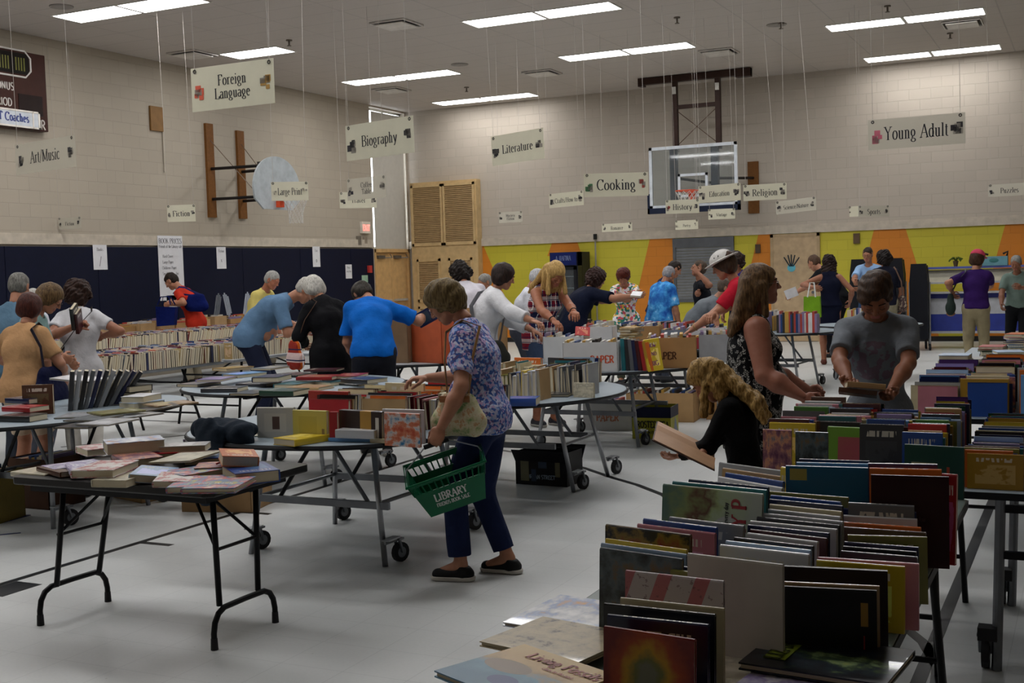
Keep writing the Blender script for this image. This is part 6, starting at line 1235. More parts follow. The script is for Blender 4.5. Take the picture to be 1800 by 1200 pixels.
# canonical head: x right, y forward, z up, origin mid-head
def make_head(fem=False, closed=True, h=.0035):
    F_ = Fld((-.11, -.13, -.19), (.11, .13, .13), h)
    F_.ell((0, -.012, .025), (.075, .093, .085), k=0); F_.ell((0, .02, -.035), (.056 if not fem else .053, .066, .072), k=.03)
    F_.cap((-.018, .062, -.094), (.018, .062, -.094), .014, .014, .028); F_.cap((-.05, .01, -.07), (.0, .05, -.095), .016, .014, .03); F_.cap((.05, .01, -.07), (.0, .05, -.095), .016, .014, .03)
    for s in (-1, 1): F_.ell((s * .036, .05, -.028), (.022, .026, .022), k=.02)
    F_.cap((-.032, .076, .02), (.032, .076, .02), .009, .009, .016)
    for s in (-1, 1): F_.ell((s * .031, .091, -.001), (.016, .012, .011), k=.012, op='c')
    for s in (-1, 1):
        F_.ell((s * .031, .0755, -.001), (.0145, .0125, .0125), k=.004)
        if not closed: F_.ell((s * .031, .092, -.002), (.0105, .008, .0048), k=.002, op='c')
    F_.cap((0, .084, .008), (0, .103, -.026), .0065, .0105, .012); 
    for s in (-1, 1): F_.ell((s * .011, .092, -.031), (.0075, .009, .006), k=.006); F_.ell((s * .0065, .098, -.0385), (.003, .004, .003), k=.002, op='c')
    F_.cap((-.017, .079, -.060), (.017, .079, -.060), .0065, .0065, .006); F_.cap((-.014, .079, -.070), (.014, .079, -.070), .007, .007, .006); F_.cap((-.022, .088, -.065), (.022, .088, -.065), .0022, .0022, .003, op='c')
    for s in (-1, 1): F_.ell((s * .076, -.008, -.008), (.008, .019, .031), k=.008); F_.ell((s * .083, -.004, -.004), (.004, .010, .018), k=.004, op='c')
    r = .05 if not fem else .044; F_.cap((0, -.02, -.06), (0, -.035, -.15), r, r, .03); F_.clip((0, 0, -.165), (0, 0, -1))
    V, Q = F_.mesh(); V = smoothV(V, Q, 1)
    c = V[Q].mean(1); mi = np.zeros(len(Q), int); mi[(np.abs(c[:, 0]) < .021) & (c[:, 1] > .07) & (c[:, 2] < -.0545) & (c[:, 2] > -.0765)] = 1
    return V, Q, mi
# canonical right hand: wrist at origin, fingers +Y, palm faces -Z, thumb on -X side
def make_hand(curl, spread=.06, thumb=.5, h=.0032):
    F_ = Fld((-.08, -.04, -.11), (.06, .21, .05), h); F_.cap((0, -.03, 0), (0, .01, 0), .025, .025, .01, fl=((0, 0, 1), .75))
    F_.ell((.002, .05, 0), (.041, .052, .0155), k=.015); F_.cap((-.026, .03, -.004), (-.01, .07, -.004), .014, .012, .012)
    for i, (x, L, r) in enumerate(((-.030, .073, .0088), (-.010, .081, .009), (.011, .075, .0087), (.030, .058, .0078))):
        p = np.array([x, .088 - .006 * abs(i - 1.3), 0.]); a = math.radians(8); sp = (i - 1.5) * spread
        for j, fr in enumerate((.46, .3, .24)):
            a += math.radians(curl[j]) * (1 + .08 * i); q = p + L * fr * np.array([math.sin(sp) * math.cos(a), math.cos(sp) * math.cos(a), -math.sin(a)])
            F_.cap(p, q, r * (1 - .08 * j), r * (.95 - .1 * j), .006 if j else .009); p = q
    p = np.array([-.03, .022, -.004]); d = nrm([-.75 + .3 * thumb, .62, -.25 - .6 * thumb]); q = p + d * .042; F_.cap(p, q, .0135, .0105, .012); d2 = nrm([-.25 + .35 * thumb, .85, -.3 - .4 * thumb]); F_.cap(q, q + d2 * .03, .0102, .0095, .005); F_.cap(q + d2 * .03, q + d2 * .048 + np.array([.004, 0, -.003]), .0095, .0075, .005)
    return F_.mesh()
HEADS = {(f, c): make_head(f, c) for f in (False, True) for c in (True, False)}
HANDS = {'relax': make_hand((22, 26, 18)), 'flat': make_hand((6, 10, 6), .08, .1), 'grip': make_hand((58, 75, 48), .02, .9), 'pinch': make_hand((40, 45, 25), .03, .8)}
def rotm(ax, a): return np.array(Matrix.Rotation(a, 3, ax))
def ik(S_, T, L1, L2, pole):
    d = T - S_; L = np.linalg.norm(d); mx = (L1 + L2) * .985
    if L > mx: d = d * mx / L; T = S_ + d; L = mx
    if L < abs(L1 - L2) + .03: L = abs(L1 - L2) + .03; d = nrm(d) * L; T = S_ + d
    u = d / L; a = (L1 * L1 - L2 * L2 + L * L) / (2 * L); hh = math.sqrt(max(L1 * L1 - a * a, 0)); p = np.array(pole, float); p = p - u * (p @ u); p = nrm(p) if np.linalg.norm(p) > 1e-6 else nrm(np.cross(u, [0, 0, 1]))
    return S_ + u * a + p * hh, T
PEOPLE = []
def person(label, head, Z, face, lean=8, hpitch=25, hyaw=0, hroll=0, fem=False, fat=1., H=1.7, lh=None, rh=None, hand=('relax', 'relax'), shirt=None, sleeve=.5, hem=.0, pants=None, plen=1., skirt=None, shoes='#1c1c1e', hair=None, skin='#c99877',
           res=.012, closed=True, twist=0, stance=None, crouch=0., shirtmat=None, arms_pole=None, bulge=.0, bust=None, loose=1., sit=None, name='person', pole=None, hat=None, palm=('in', 'in'), shoeless=False, collar=False, tb=0., neckfwd=0., hs=1.):
    """head=(px,py) of the top of the head, Z its distance along the view axis; face = heading in degrees (0 looks at the far wall, 90 at the left wall, -90 right, 180 at the viewer)"""
    R_ = lambda v: np.array(v, float); fwd = R_([0, 1, 0]); rt = R_([1, 0, 0]); upv = R_([0, 0, 1]); le = math.radians(lean); hb = 1.
    # skeleton in local space at stature 1.7
    hipz = .92 - crouch; P0 = R_([0, -math.sin(le) * .16, hipz]); d1 = R_([0, math.sin(le * .75), math.cos(le * .75)]); d2 = R_([0, math.sin(le), math.cos(le)]); d3 = R_([0, math.sin(le * 1.25 + .1), math.cos(le * 1.25 + .1)])
    Pw = P0 + d1 * .13; P1 = Pw + d2 * .19; P2 = P1 + d3 * .185
    tw = math.radians(twist); lat = R_([math.cos(tw), math.sin(tw), 0]); f2 = nrm(np.cross(d3, lat) * -1) if False else nrm(np.cross(upv, lat)); fr = nrm(f2 - d2 * (f2 @ d2)); 
    sw = (.145 if fem else .165) * (.9 + .1 * fat); Sh = {-1: P2 - lat * sw - d3 * .055, 1: P2 + lat * sw - d3 * .055}
    hp, hy, hr_ = math.radians(hpitch), math.radians(hyaw), math.radians(hroll); nd = nrm(d3 * (1 - .25) + R_([0, math.sin(hp * .6 + le * .4), math.cos(hp * .6 + le * .4)]) * .6)
    RH = rotm('Z', hy) @ rotm('X', -hp) @ rotm('Y', hr_); HC = P2 + nd * .075 - RH @ R_([0, -.035, -.125]) + R_([0, neckfwd, 0])
    # hat / hair top estimate
    top = HC + RH @ R_([0, -.01, .118 if hair != 'bald' else .11])
    tz = max((HC + RH @ (R_([.0, -.012, .03]) + .1 * R_([0, math.sin(t), math.cos(t)])))[2] for t in np.linspace(-2.4, 1.5, 14)); tz = HC[2] + (tz - HC[2]) * hs
    wt = atd(head[0], head[1], Z); fa = math.radians(face); sc = wt[2] / tz; cf, sf = math.cos(fa), math.sin(fa)
    # root so the skull centre lands on the pixel column
    RZ = np.array([[cf, -sf, 0], [sf, cf, 0], [0, 0, 1]]); hc = RZ @ HC * sc; root = R_([wt[0] - hc[0], wt[1] - hc[1], 0]); 
    M4 = Matrix([[cf * sc, -sf * sc, 0, root[0]], [sf * sc, cf * sc, 0, root[1]], [0, 0, sc, 0], [0, 0, 0, 1]])
    inv = lambda p: RZ.T @ ((np.array(p, float) - root) / sc)
    def tgt(q, s):
        if q is None: return Sh[s] + R_([s * .07, .06 + .1 * math.sin(le), -.53])
        if len(q) == 4 and q[0] == 'px': return inv(atd(q[1], q[2], q[3]))
        if len(q) == 4 and q[0] == 'w': return inv(q[1:])
        return R_(q)
    arms = {}
    for s, q in ((-1, lh), (1, rh)):
        T = tgt(q, s); pl = (pole or {}).get(s, R_([s * .75, -.45, -.55])); E, T = ik(Sh[s], T, .285, .25, pl); arms[s] = (Sh[s], E, T)
    legs = {}; st = stance or ((-.09, .02), (.09, -.03))
    for s, q in ((-1, st[0]), (1, st[1])):
        hpj = P0 + rt * s * .085 - upv * .03; an = R_([q[0], q[1], .085]); K, an = ik(hpj, an, .43, .41, R_([s * .15, 1, 0])); legs[s] = (hpj, K, an)
    root_e = thing(name, label, 'person', (0, 0, 0)); root_e.matrix_world = M4
    h = res / sc; g = 1.0
    fb_ = fat
    def torso(F_, o, k=.045, low=True):
        F_.cap(P0 - rt * .075, P0 + rt * .075, (.098 if fem else .092) * fb_ + o, (.098 if fem else .092) * fb_ + o, 0, fl=(fwd, .9)); 
        F_.cap(P0, Pw, .125 * fb_ + o, (.112 if fem else .125) * fb_ + o, k, fl=(fwd, .82)); F_.cap(Pw, P1, (.112 if fem else .125) * fb_ + o, .132 * (.6 + .4 * fb_) + o, k, fl=(fr, .8)); F_.cap(P1 - lat * .055, P1 + lat * .055, .108 * (.7 + .3 * fb_) + o, .108 * (.7 + .3 * fb_) + o, k, fl=(fr, .92))
        F_.cap(P1, P2 - d3 * .05, .12 + o, .09 + o, k, fl=(fr, .8)); F_.cap(Sh[-1] + lat * .03, Sh[1] - lat * .03, .056 + o, .056 + o, .05); 
        for s in (-1, 1): F_.cap(P2 + nd * .01, Sh[s] * .6 + P2 * .4 - d3 * .0, .042 + o, .04 + o, .04)
        if bulge: F_.ell(Pw + fr * .07 + d1 * .0, (.12 * fb_, .1 + bulge, .12), M=np.stack([lat, fr, d1], 1), k=.05)
        b_ = bust if bust is not None else (.06 if fem else 0)
        if b_:
            for s in (-1, 1): F_.ell(P1 + lat * s * .07 + fr * (.075 + o) + d2 * .01, (b_, b_, b_), k=.03)
    # ---- skin body: neck, torso, arms, legs in one surface
    allp = np.array([P0, P2, HC] + [p for a in arms.values() for p in a] + [p for l in legs.values() for p in l]); lo, hi = allp.min(0) - .2, allp.max(0) + .2; lo[2] = 0.0
    B = Fld(lo, hi, h); torso(B, -.012)
    wr = {}
    for s, (a, e, t) in arms.items():
        af = (.8 + .2 * fat if not fem else .75 + .25 * fat) * (1.18 if fat > 1.4 else 1); B.cap(a, e, .049 * af * (1.15 if fat > 1.2 else 1), .04 * af, .03); B.cap(e, e + (t - e) * .35, .039 * af, .042 * af, .015); B.cap(e + (t - e) * .35, t, .042 * af, .0265, .02)
    for s, (a, k_, n) in legs.items(): pk = .012 if (pants and plen > .5) else 0; B.cap(a, k_, .082 * (.7 + .3 * fb_) - pk, .056 - pk, .02); B.cap(k_, k_ + (n - k_) * .35 - fwd * .01, .055 - pk, .056 - pk, .015); B.cap(k_ + (n - k_) * .35 - fwd * .01, n, .054 - pk, .036, .015); B.cap(n, n + R_([0, .12, -.045]), .036, .028, .02)
    nb = HC + RH @ R_([0, -.03, -.09]); B.cap(P2 - d3 * .04, nb, .056 if not fem else .05, .05 if not fem else .044, .02); B.clip((0, 0, .012), (0, 0, -1))
    V, Q = B.mesh(); parts = [(V, Q)]; mis = [np.zeros(len(Q), int)]
    hv, hq, hm = HEADS[(fem, closed)]; parts.append(((RH @ (hv * hs).T).T + HC, hq)); mis.append(hm)
    HF = {}
    for i, s in enumerate((-1, 1)):
        a, e, t = arms[s]; y = nrm(t - e); pn = palm[i]
        want = {'in': -rt * s, 'down': -upv, 'up': upv, 'back': -fwd, 'fwd': fwd}[pn] if isinstance(pn, str) else R_(pn); z = -want; z = nrm(z - y * (z @ y)); x = np.cross(y, z); Mh = np.stack([x, y, z], 1)
        v, q = HANDS[hand[i]]; v = v.copy(); q2 = q
        if s < 0: v = v * R_([-1, 1, 1]); q2 = q[:, ::-1]
        parts.append(((Mh @ v.T).T + t, q2)); mis.append(np.zeros(len(q), int)); HF[s] = (t, Mh)
    sk = skinmat(skin); npmesh('body', parts, [sk, mat(('#a05a50'), .5)], root_e, np.concatenate(mis))
    res_ = dict(M=M4, root=root, RZ=RZ, sc=sc, HC=HC, RH=RH, P0=P0, Pw=Pw, P1=P1, P2=P2, Sh=Sh, arms=arms, legs=legs, e=root_e, lat=lat, fr=fr, HF=HF)
    res_['L2W'] = lambda p: root + RZ @ (np.array(p, float) * sc)
    # ---- clothing
    if shirt:
        o = .014 * loose; S_ = Fld(lo, hi, h); torso(S_, o)
        S_.cap(P0 - fwd * .03 - upv * .02 - rt * .04, P0 - fwd * .03 - upv * .02 + rt * .04, .088 * fb_ + o, .088 * fb_ + o, .05)
        for s, (a, e, t) in arms.items():
            if sleeve <= 0: continue
            af = .8 + .2 * fat; u1 = min(sleeve, 1.) if sleeve < 1 else 1.; 
            if sleeve < 1: p = a + (e - a) * (sleeve * 1.1 + .2 if False else min(sleeve + .12, .98)); n = nrm(e - a); S_.cap(a, a + (e - a) * 1.05, .05 * af + o, .043 * af + o * 1.3, .035, cut=[(p, n)])
            else:
                S_.cap(a, e, .054 * af + o, .043 * af + o, .035); fr2 = min(sleeve - 1, .93); p = e + (t - e) * fr2; n = nrm(t - e); S_.cap(e, t, .043 * af + o, .033 + o, .02, cut=[(p, n)])
        hz = P0[2] - hem; hn = R_([0, -.12 * math.sin(le), -1]); 
        if hem > .05: 
            for s in (-1, 1): S_.cap(P0 + rt * s * .07, P0 + rt * s * .085 - upv * (hem + .05), .1 * fb_ + o, .098 * fb_ + o, .05, fl=(fwd, .95))
        S_.clip((0, P0[1], hz), hn)
        nk = P2 + nd * .035 + fwd * .02
        S_.cap(nk - fwd * .005, nk + nd * .2, .066 if sleeve > 0 else .085, .12, .008, op='c')
        if sleeve <= 0:
            for s in (-1, 1): S_.cap(Sh[s] + lat * s * .012, Sh[s] + lat * s * .2, .085, .12, .012, op='c')
        S_.wob(.0035 * loose, 24, seed=len(PEOPLE) * 7 + 1, str_=.6); V, Q = S_.mesh(); V = smoothV(V, Q, 1)
        nm = 'shirt' if not skirt == 'dress' else 'dress'; npmesh(nm, [(V, Q)], shirtmat or fabric(shirt), root_e)
    if pants:
        o = .013; S_ = Fld(lo, hi, h); S_.cap(P0 - rt * .075, P0 + rt * .075, (.098 if fem else .092) * fb_ + o, (.098 if fem else .092) * fb_ + o, 0, fl=(fwd, .92)); S_.cap(P0, Pw, .125 * fb_ + o * .6, .112 * fb_ + o * .6, .04, fl=(fwd, .84)); S_.cap(P0 - fwd * .035 - upv * .04 - rt * .04, P0 - fwd * .035 - upv * .04 + rt * .04, .08 * fb_, .08 * fb_, .04)
        for s, (a, k_, n) in legs.items():
            if plen > .5:
                p = k_ + (n - k_) * min(1., (plen - .5) * 2); S_.cap(a, k_, .085 * (.7 + .3 * fb_) + o, .062 + o, .03, cut=[(k_ + nrm(k_ - a) * .08, nrm(k_ - a))]); S_.cap(k_, n - upv * .03, .060 + o, .046 + o, .02, cut=[(p, nrm(n - k_))])
            else: p = a + (k_ - a) * plen * 2; S_.cap(a, k_, .09 * (.7 + .3 * fb_) + o, .075 + o, .03, cut=[(p, nrm(k_ - a))])
        S_.clip(Pw - d1 * .03, d1); S_.clip((0, 0, .03), (0, 0, -1)); S_.wob(.003, 20, seed=len(PEOPLE) * 5 + 2); V, Q = S_.mesh(); V = smoothV(V, Q, 1); npmesh('trousers' if plen > .5 else 'shorts', [(V, Q)], pants if not isinstance(pants, str) else fabric(pants), root_e)
    if skirt:
        S_ = Fld(lo, hi, h); zz = .45 if skirt != 'long' else .2; S_.cap(P0 + upv * .02, R_([0, P0[1] * .5, zz]), .125 * fb_ + .01, .17 * fb_, 0, fl=(fwd, .8), cut=[((0, 0, zz + .02), (0, 0, -1))]); S_.cap(P0 - rt * .07, P0 + rt * .07, .11 * fb_, .11 * fb_, .04, fl=(fwd, .9)); S_.wob(.004, 22, 3); V, Q = S_.mesh(); npmesh('skirt', [(V, Q)], shirtmat or fabric(shirt), root_e)
    if not shoeless:
        for s, (a, k_, n) in legs.items():
            S_ = Fld(n - .12, n + R_([.12, .24, .1]), min(h, .008)); S_.cap(n + R_([0, -.035, -.045]), n + R_([s * .01, .13, -.05]), .042, .038, 0, fl=(upv, .85)); S_.cap(n + R_([0, -.02, -.05]), n + R_([0, -.01, -.01]), .04, .042, .02); S_.clip((0, 0, .006), (0, 0, -1)); S_.clip(n + upv * .005, nrm([0, -.2, 1])); V, Q = S_.mesh()
            sh_ = npmesh('shoe', [(V, Q)], mat(shoes, .6), root_e)
            if res < .01: S_ = Fld(n - .12, n + R_([.12, .24, .1]), .006); S_.cap(n + R_([0, -.04, -.06]), n + R_([s * .01, .135, -.06]), .044, .04, 0); S_.clip((0, 0, .002), (0, 0, -1)); S_.clip((0, 0, .028), (0, 0, 1)); V, Q = S_.mesh(); npmesh('sole', [(V, Q)], mat('#b9b4ac', .6), sh_)
    # ---- hair
    hw = lambda p: HC + RH @ R_(p)
    if hair:
        style, c1, c2 = hair; pts = [hw((x, y, z)) for x in (-.13, .13) for y in (-.16, .13) for z in (-.12, .16)]; l2, h2 = np.min(pts, 0), np.max(pts, 0)
        if style in ('long', 'wave', 'longcurl'): l2 = np.minimum(l2 - R_([.1, .1, .32]), P1 - .2); h2 = np.maximum(h2, P2 + .12)
        if style == 'pony': l2 = l2 - R_([.05, .1, .12])
        hh = min(.0055, h) if res < .01 else .0075; S_ = Fld(l2, h2, hh); t = {'short': .0, 'crop': -.003, 'grey': 0.}.get(style, .008)
        S_.ell(hw((0, -.016, .03)), (.08 + t, .099 + t, .09 + t), M=RH, k=0); S_.ell(hw((0, -.04, -.01)), (.078 + t, .07 + t, .075), M=RH, k=.02)
        if style in ('bob', 'perm', 'curly'):
            b_ = .02 if style == 'bob' else .028; S_.ell(hw((0, -.03, .01)), (.088 + b_ * .5, .09 + b_ * .6, .095 + b_ * .2), M=RH, k=.03); S_.ell(hw((0, -.045, -.045)), (.085 + (.02 if style != 'perm' else .0), .06, .07), M=RH, k=.03)
        if style == 'curly': S_.ell(hw((0, -.055, -.03)), (.12, .09, .115), M=RH, k=.03)
        if style in ('long', 'wave', 'longcurl'):
            dn = nrm(R_([0, 0, -1]) + RH @ R_([0, -.35, -.2])); ln = .27 if style == 'long' else .33 if style == 'wave' else .2
            for x in (-.06, -.03, 0, .03, .06): a = hw((x * 1.15, -.06 + abs(x) * .3, -.02)); S_.cap(a, a + dn * ln + RH @ R_([x * .35, 0, 0]), .042, .03, .03)
            for s in (-1, 1): a = hw((s * .078, .01, .0)); S_.cap(a, a + R_([0, .01, -1]) * .18 + RH @ R_([s * .015, 0, 0]), .02, .022, .02)
        if style in ('wave', 'long'):
            for x in (-.07, -.02, .03, .08): a = hw((x * .8, -.085, .02)); b = P2 - fr * .12 + lat * x * 1.25 - d3 * .02; S_.cap(a, b, .036, .034, .03); S_.cap(b, P1 - fr * .14 + lat * x * 1.5 + d3 * (.09 if style == 'long' else .07), .034, .018, .03)
        if style == 'pony': a = hw((0, -.1, .0)); S_.cap(a, a + R_([0, -.05, -.18]), .03, .02, .02)
        S_.ell(hw((0, .085, -.035 if style not in ('short', 'crop', 'grey') else -.03)), (.062 if fem else .068, .066, .088), M=RH, k=.012, op='c')
        if style in ('short', 'crop', 'grey', 'bald'):
            S_.ell(hw((0, .06, -.09)), (.11, .085, .085), M=RH, k=.01, op='c')
            for s in (-1, 1): S_.ell(hw((s * .088, .0, -.012)), (.018, .022, .034), M=RH, k=.006, op='c')
            S_.cap(hw((0, -.03, -.13)), hw((0, -.05, -.1)), .06, .045, .01, op='c')
        if style == 'bald': S_.ell(hw((0, .03, .11)), (.07, .09, .055), M=RH, k=.01, op='c')
        am = {'boy': .006, 'short': .004, 'curly': .011, 'perm': .005, 'wave': .006, 'longcurl': .009}.get(style, .0025); S_.wob(am, 75 if style in ('curly', 'longcurl') else 55, seed=3, str_=.35 if style in ('long', 'bob', 'short') else 1.2); V, Q = S_.mesh(); V = HC + (V - HC) * hs; npmesh('hair', [(V, Q)], hairmat(c1, c2), root_e)
    # ---- eyes and brows
    hw = lambda p: HC + RH @ (R_(p) * hs)
    if not closed:
        for s in (-1, 1):
            c = hw((s * .031, .0745, -.001)); m = MB(); m.sph(tuple(c), .0122, 0, 14); q = hw((s * .031, .0862, -.0015)); m.sph(tuple(q), .0052, 1, 10); m.build('eye', [mat('#d8d0c8', .25), mat('#2a1d14', .2)], root_e, smooth=True)
    if res < .011:
        for s in (-1, 1): mb(lambda m: m.tube([tuple(hw(p)) for p in ((s * .014, .0875, .02), (s * .03, .0868, .0265), (s * .046, .074, .021))], .0035, 6)).build('eyebrow', mat(hair[1] if hair else '#5a4636', .8), root_e, smooth=True)
        if closed:
            for s in (-1, 1): mb(lambda m: m.tube([tuple(hw(p)) for p in ((s * .019, .0862, -.006), (s * .031, .0885, -.0085), (s * .044, .083, -.006))], .0014, 5)).build('eyelash', mat('#2a1d14', .7), root_e)
    if hat == 'sun':
        S_ = Fld(hw((0, 0, .05)) - .22, hw((0, 0, .05)) + .22, .006); S_.ell(hw((0, -.015, .055)), (.094, .11, .085), M=RH, k=0); S_.cap(hw((-.0, -.012, .045)), hw((0, -.012, .04)), .165, .165, .02, fl=(RH @ R_([0, 0, 1]), .045)); S_.wob(.004, 20, 2); S_.clip(hw((0, 0, .03)), tuple(RH @ R_([0, 0, -1]))); V, Q = S_.mesh(); ho = npmesh('hat', [(V, Q)], fabric('#c9c6c2'), root_e)
        mb(lambda m: [m.sph(tuple(hw((s * .09, y, .085))), .006, 0, 8) for s in (-1, 1) for y in (-.01, .03)]).build('eyelet', mat('#2a2a2a', .5), ho)
    if hat == 'cap':
        S_ = Fld(hw((0, 0, .05)) - .2, hw((0, 0, .05)) + .22, .007); S_.ell(hw((0, -.016, .042)), (.1, .12, .102), M=RH, k=0); S_.clip(hw((0, 0, .04)), tuple(RH @ R_([0, -.15, -1]))); S_.ell(hw((0, .12, .045)), (.065, .075, .008), M=RH, k=.01); V, Q = S_.mesh(); npmesh('cap', [(V, Q)], fabric('#c0455e'), root_e)
    PEOPLE.append((label, sc * 1.7, root)); res_['hw'] = hw; return res_
def glasses(p, c='#2a2422'):
    hw = p['hw']; m = MB()
    for s in (-1, 1):
        m.tube([tuple(hw((s * .032 + .021 * math.cos(a), .097 - abs(.021 * math.cos(a) + .0) * .12, -.003 + .015 * math.sin(a)))) for a in [2 * PI * i / 16 for i in range(16)]], .0016, 5, closed=True)
        m.tube([tuple(hw(q)) for q in ((s * .053, .094, .002), (s * .076, .05, .002), (s * .08, -.005, .0))], .0016, 5)
    m.tube([tuple(hw((-.011, .098, .001))), tuple(hw((.011, .098, .001)))], .0016, 5); m.build('glasses', mat(c, .3, .4), p['e'])
def strap(p, pts, m_, w=.018, name='bag_strap', parent=None):
    m = MB(); m.tube(pts, w, 6, flat=.18); o = m.build(name, m_, parent); return o
def bagshape(fn, name, mats, lb, cat, res=.008, lo=None, hi=None, loc=(0, 0, 0), rz=0.):
    F_ = Fld(lo, hi, res); fn(F_); V, Q = F_.mesh(); o = npmesh(name, [(V, Q)], mats, None); o.location = [float(v) for v in loc]; o.rotation_euler = (0, 0, rz); return tag(o, lb, cat)
# ================================================================ THE PEOPLE IN THE PHOTO
SK = '#b98468'; SK2 = '#a9745a'; SK3 = '#8d5e45'
BR = ('#3a2a1c', '#5a4430'); DK = ('#14100e', '#2a201a'); GY = ('#77756f', '#a3a09a'); WH = ('#a8a49c', '#cfcbc4'); BL = ('#8a6a3c', '#c9a870')
P = {}
# --- woman with the green basket
P['basket'] = person('woman in a blue and pink floral top carrying a green shopping basket', (778, 489), 6.25, 100, lean=9, hpitch=38, fem=True, fat=1.02, rh=('px', 752, 664, 6.5), lh=('px', 775, 752, 5.95), hand=('grip', 'relax'), palm=('in', 'down'), shirt='#b9a8c0', shirtmat=fabric('#2c3f86', '#b9b3c4', 'floral', 75.), sleeve=.62, hem=.09, pants='#1a2444', plen=.93, shoes='#0e0e10', hair=('perm', '#4a3a22', '#7a6844'), skin=SK, res=.0085, stance=((-.1, .12), (.1, -.1)), bulge=.02, pole={-1: np.array([-.3, -.8, -.2]), 1: np.array([.5, -.6, -.6])})
# --- man in bright blue, bending
P['blue'] = person('man in a bright blue T-shirt bending over a table, reaching right', (635, 492), 10.95, 36, lean=36, hpitch=52, hyaw=30, fat=1.12, lh=('px', 632, 638, 10.9), rh=('px', 745, 552, 11.1), shirt='#0a5fb8', sleeve=.68, hem=.05, pants='#23242c', plen=.42, hair=('short', '#1c1814', '#3a342c'), skin=SK, res=.009, hand=('flat', 'pinch'), palm=('down', 'down'), shoes='#2b2a28', loose=1.6)
# --- left cluster
P['peach'] = person('short-haired woman in a peach T-shirt with a navy shoulder bag, back to the viewer', (53, 513), 9.1, 16, lean=5, hpitch=22, fem=True, fat=1.28, shirt='#b28a62', sleeve=.6, hem=.1, pants='#b9a690', plen=.42, hair=('bob', '#2c120c', '#4a2016'), skin=SK, res=.009, lh=('px', 12, 640, 9.4), rh=(.22, .25, .98), shoes='#6a5a48')
P['chambray'] = person('grey-haired man in a pale blue denim shirt, back to the viewer at the left edge', (33, 476), 10.2, 20, lean=4, hpitch=18, fat=1.12, shirt='#57748a', sleeve=.8, hem=.12, pants='#3a3e48', hair=('grey', '#4c4a46', '#7a7872'), skin=SK, res=.011)
P['aqua'] = person('brown-haired woman in an aqua top and glasses looking down beside the peach T-shirt', (88, 497), 9.75, -60, lean=10, hpitch=38, fem=True, shirt='#86a5a2', sleeve=.7, hem=.08, pants='#4a4e58', hair=('bob', '#3a2a1a', '#6f5838'), skin=SK, res=.011, lh=(-.15, .3, 1.0), rh=(.1, .3, 1.05)); glasses(P['aqua'])
P['curly'] = person('woman with big dark curly hair in a white T-shirt with a crossbody strap', (135, 489), 10.55, 45, lean=6, hpitch=20, fem=True, shirt='#c4c3c6', sleeve=.45, hem=.14, pants='#b4b0a8', hair=('curly', '#1c100c', '#3a241a'), skin=SK2, res=.010, lh=('px', 134, 572, 10.25), rh=('px', 182, 590, 10.6), hand=('grip', 'relax'))
P['white_hair_left'] = person('person in a white shirt half hidden between the denim shirt and the peach T-shirt', (58, 505), 12.9, 20, lean=8, hpitch=25, shirt='#b9bcc4', sleeve=.5, pants='#4a4e58', hair=('grey', '#8d8a84', '#b5b2ac'), skin=SK, res=.013)
# --- left back
P['red_bag'] = person('dark-haired man in a red T-shirt holding a big blue tote at the wall table', (300, 478), 18.5, 108, lean=22, hpitch=38, shirt='#b8301e', sleeve=.55, hem=.08, pants='#a39a86', hair=('short', '#120e0c', '#2a2018'), skin=SK, res=.012, lh=('px', 298, 535, 18.2), rh=('px', 303, 533, 18.1), hand=('grip', 'grip'))
P['yellow'] = person('grey-haired man in a pale yellow polo shirt behind the paperbacks', (478, 474), 16.0, -85, lean=18, hpitch=30, shirt='#c4b56a', sleeve=.65, hem=.12, pants='#5a5448', hair=('grey', '#7b7a76', '#a5a39e'), skin='#b5765c', res=.012, fat=1.15, bulge=.04)
P['ltblue'] = person('stooping white-haired man in a light blue polo and dark trousers', (538, 486), 12.4, -62, lean=46, hpitch=50, shirt='#587592', sleeve=.68, hem=.1, pants='#1d2236', hair=('grey', '#98948c', '#bcb8b0'), skin=SK, res=.011, fat=1.15, bulge=.04, rh=('px', 536, 568, 12.4), lh=('px', 528, 575, 12.8))
P['cardigan'] = person('white-haired woman in a long black cardigan with an orange bag', (549, 484), 11.4, 62, lean=14, hpitch=38, hyaw=15, fem=True, fat=1.15, shirt='#101013', sleeve=1.8, hem=.3, pants='#171d38', hair=('bob', '#9a978f', '#cdc9c0'), skin=SK, res=.010, loose=1.6, lh=(-.12, .3, 1.0), rh=(.12, .3, 1.0))
P['afro'] = person('dark-haired person in a white T-shirt bent behind the basket woman', (806, 458), 14.0, 55, lean=24, hpitch=30, shirt='#c8c4cc', sleeve=.6, hem=.1, pants='#3a3e48', hair=('curly', '#0e0a09', '#221813'), skin=SK2, res=.011, fat=1.1)
P['greyback'] = person('grey-haired person mostly hidden behind the white shirt with the strap', (851, 479), 15.5, 150, lean=8, hpitch=20, shirt='#7a8078', pants='#3a3e48', hair=('grey', '#6a6862', '#8d8a84'), skin=SK, res=.014)
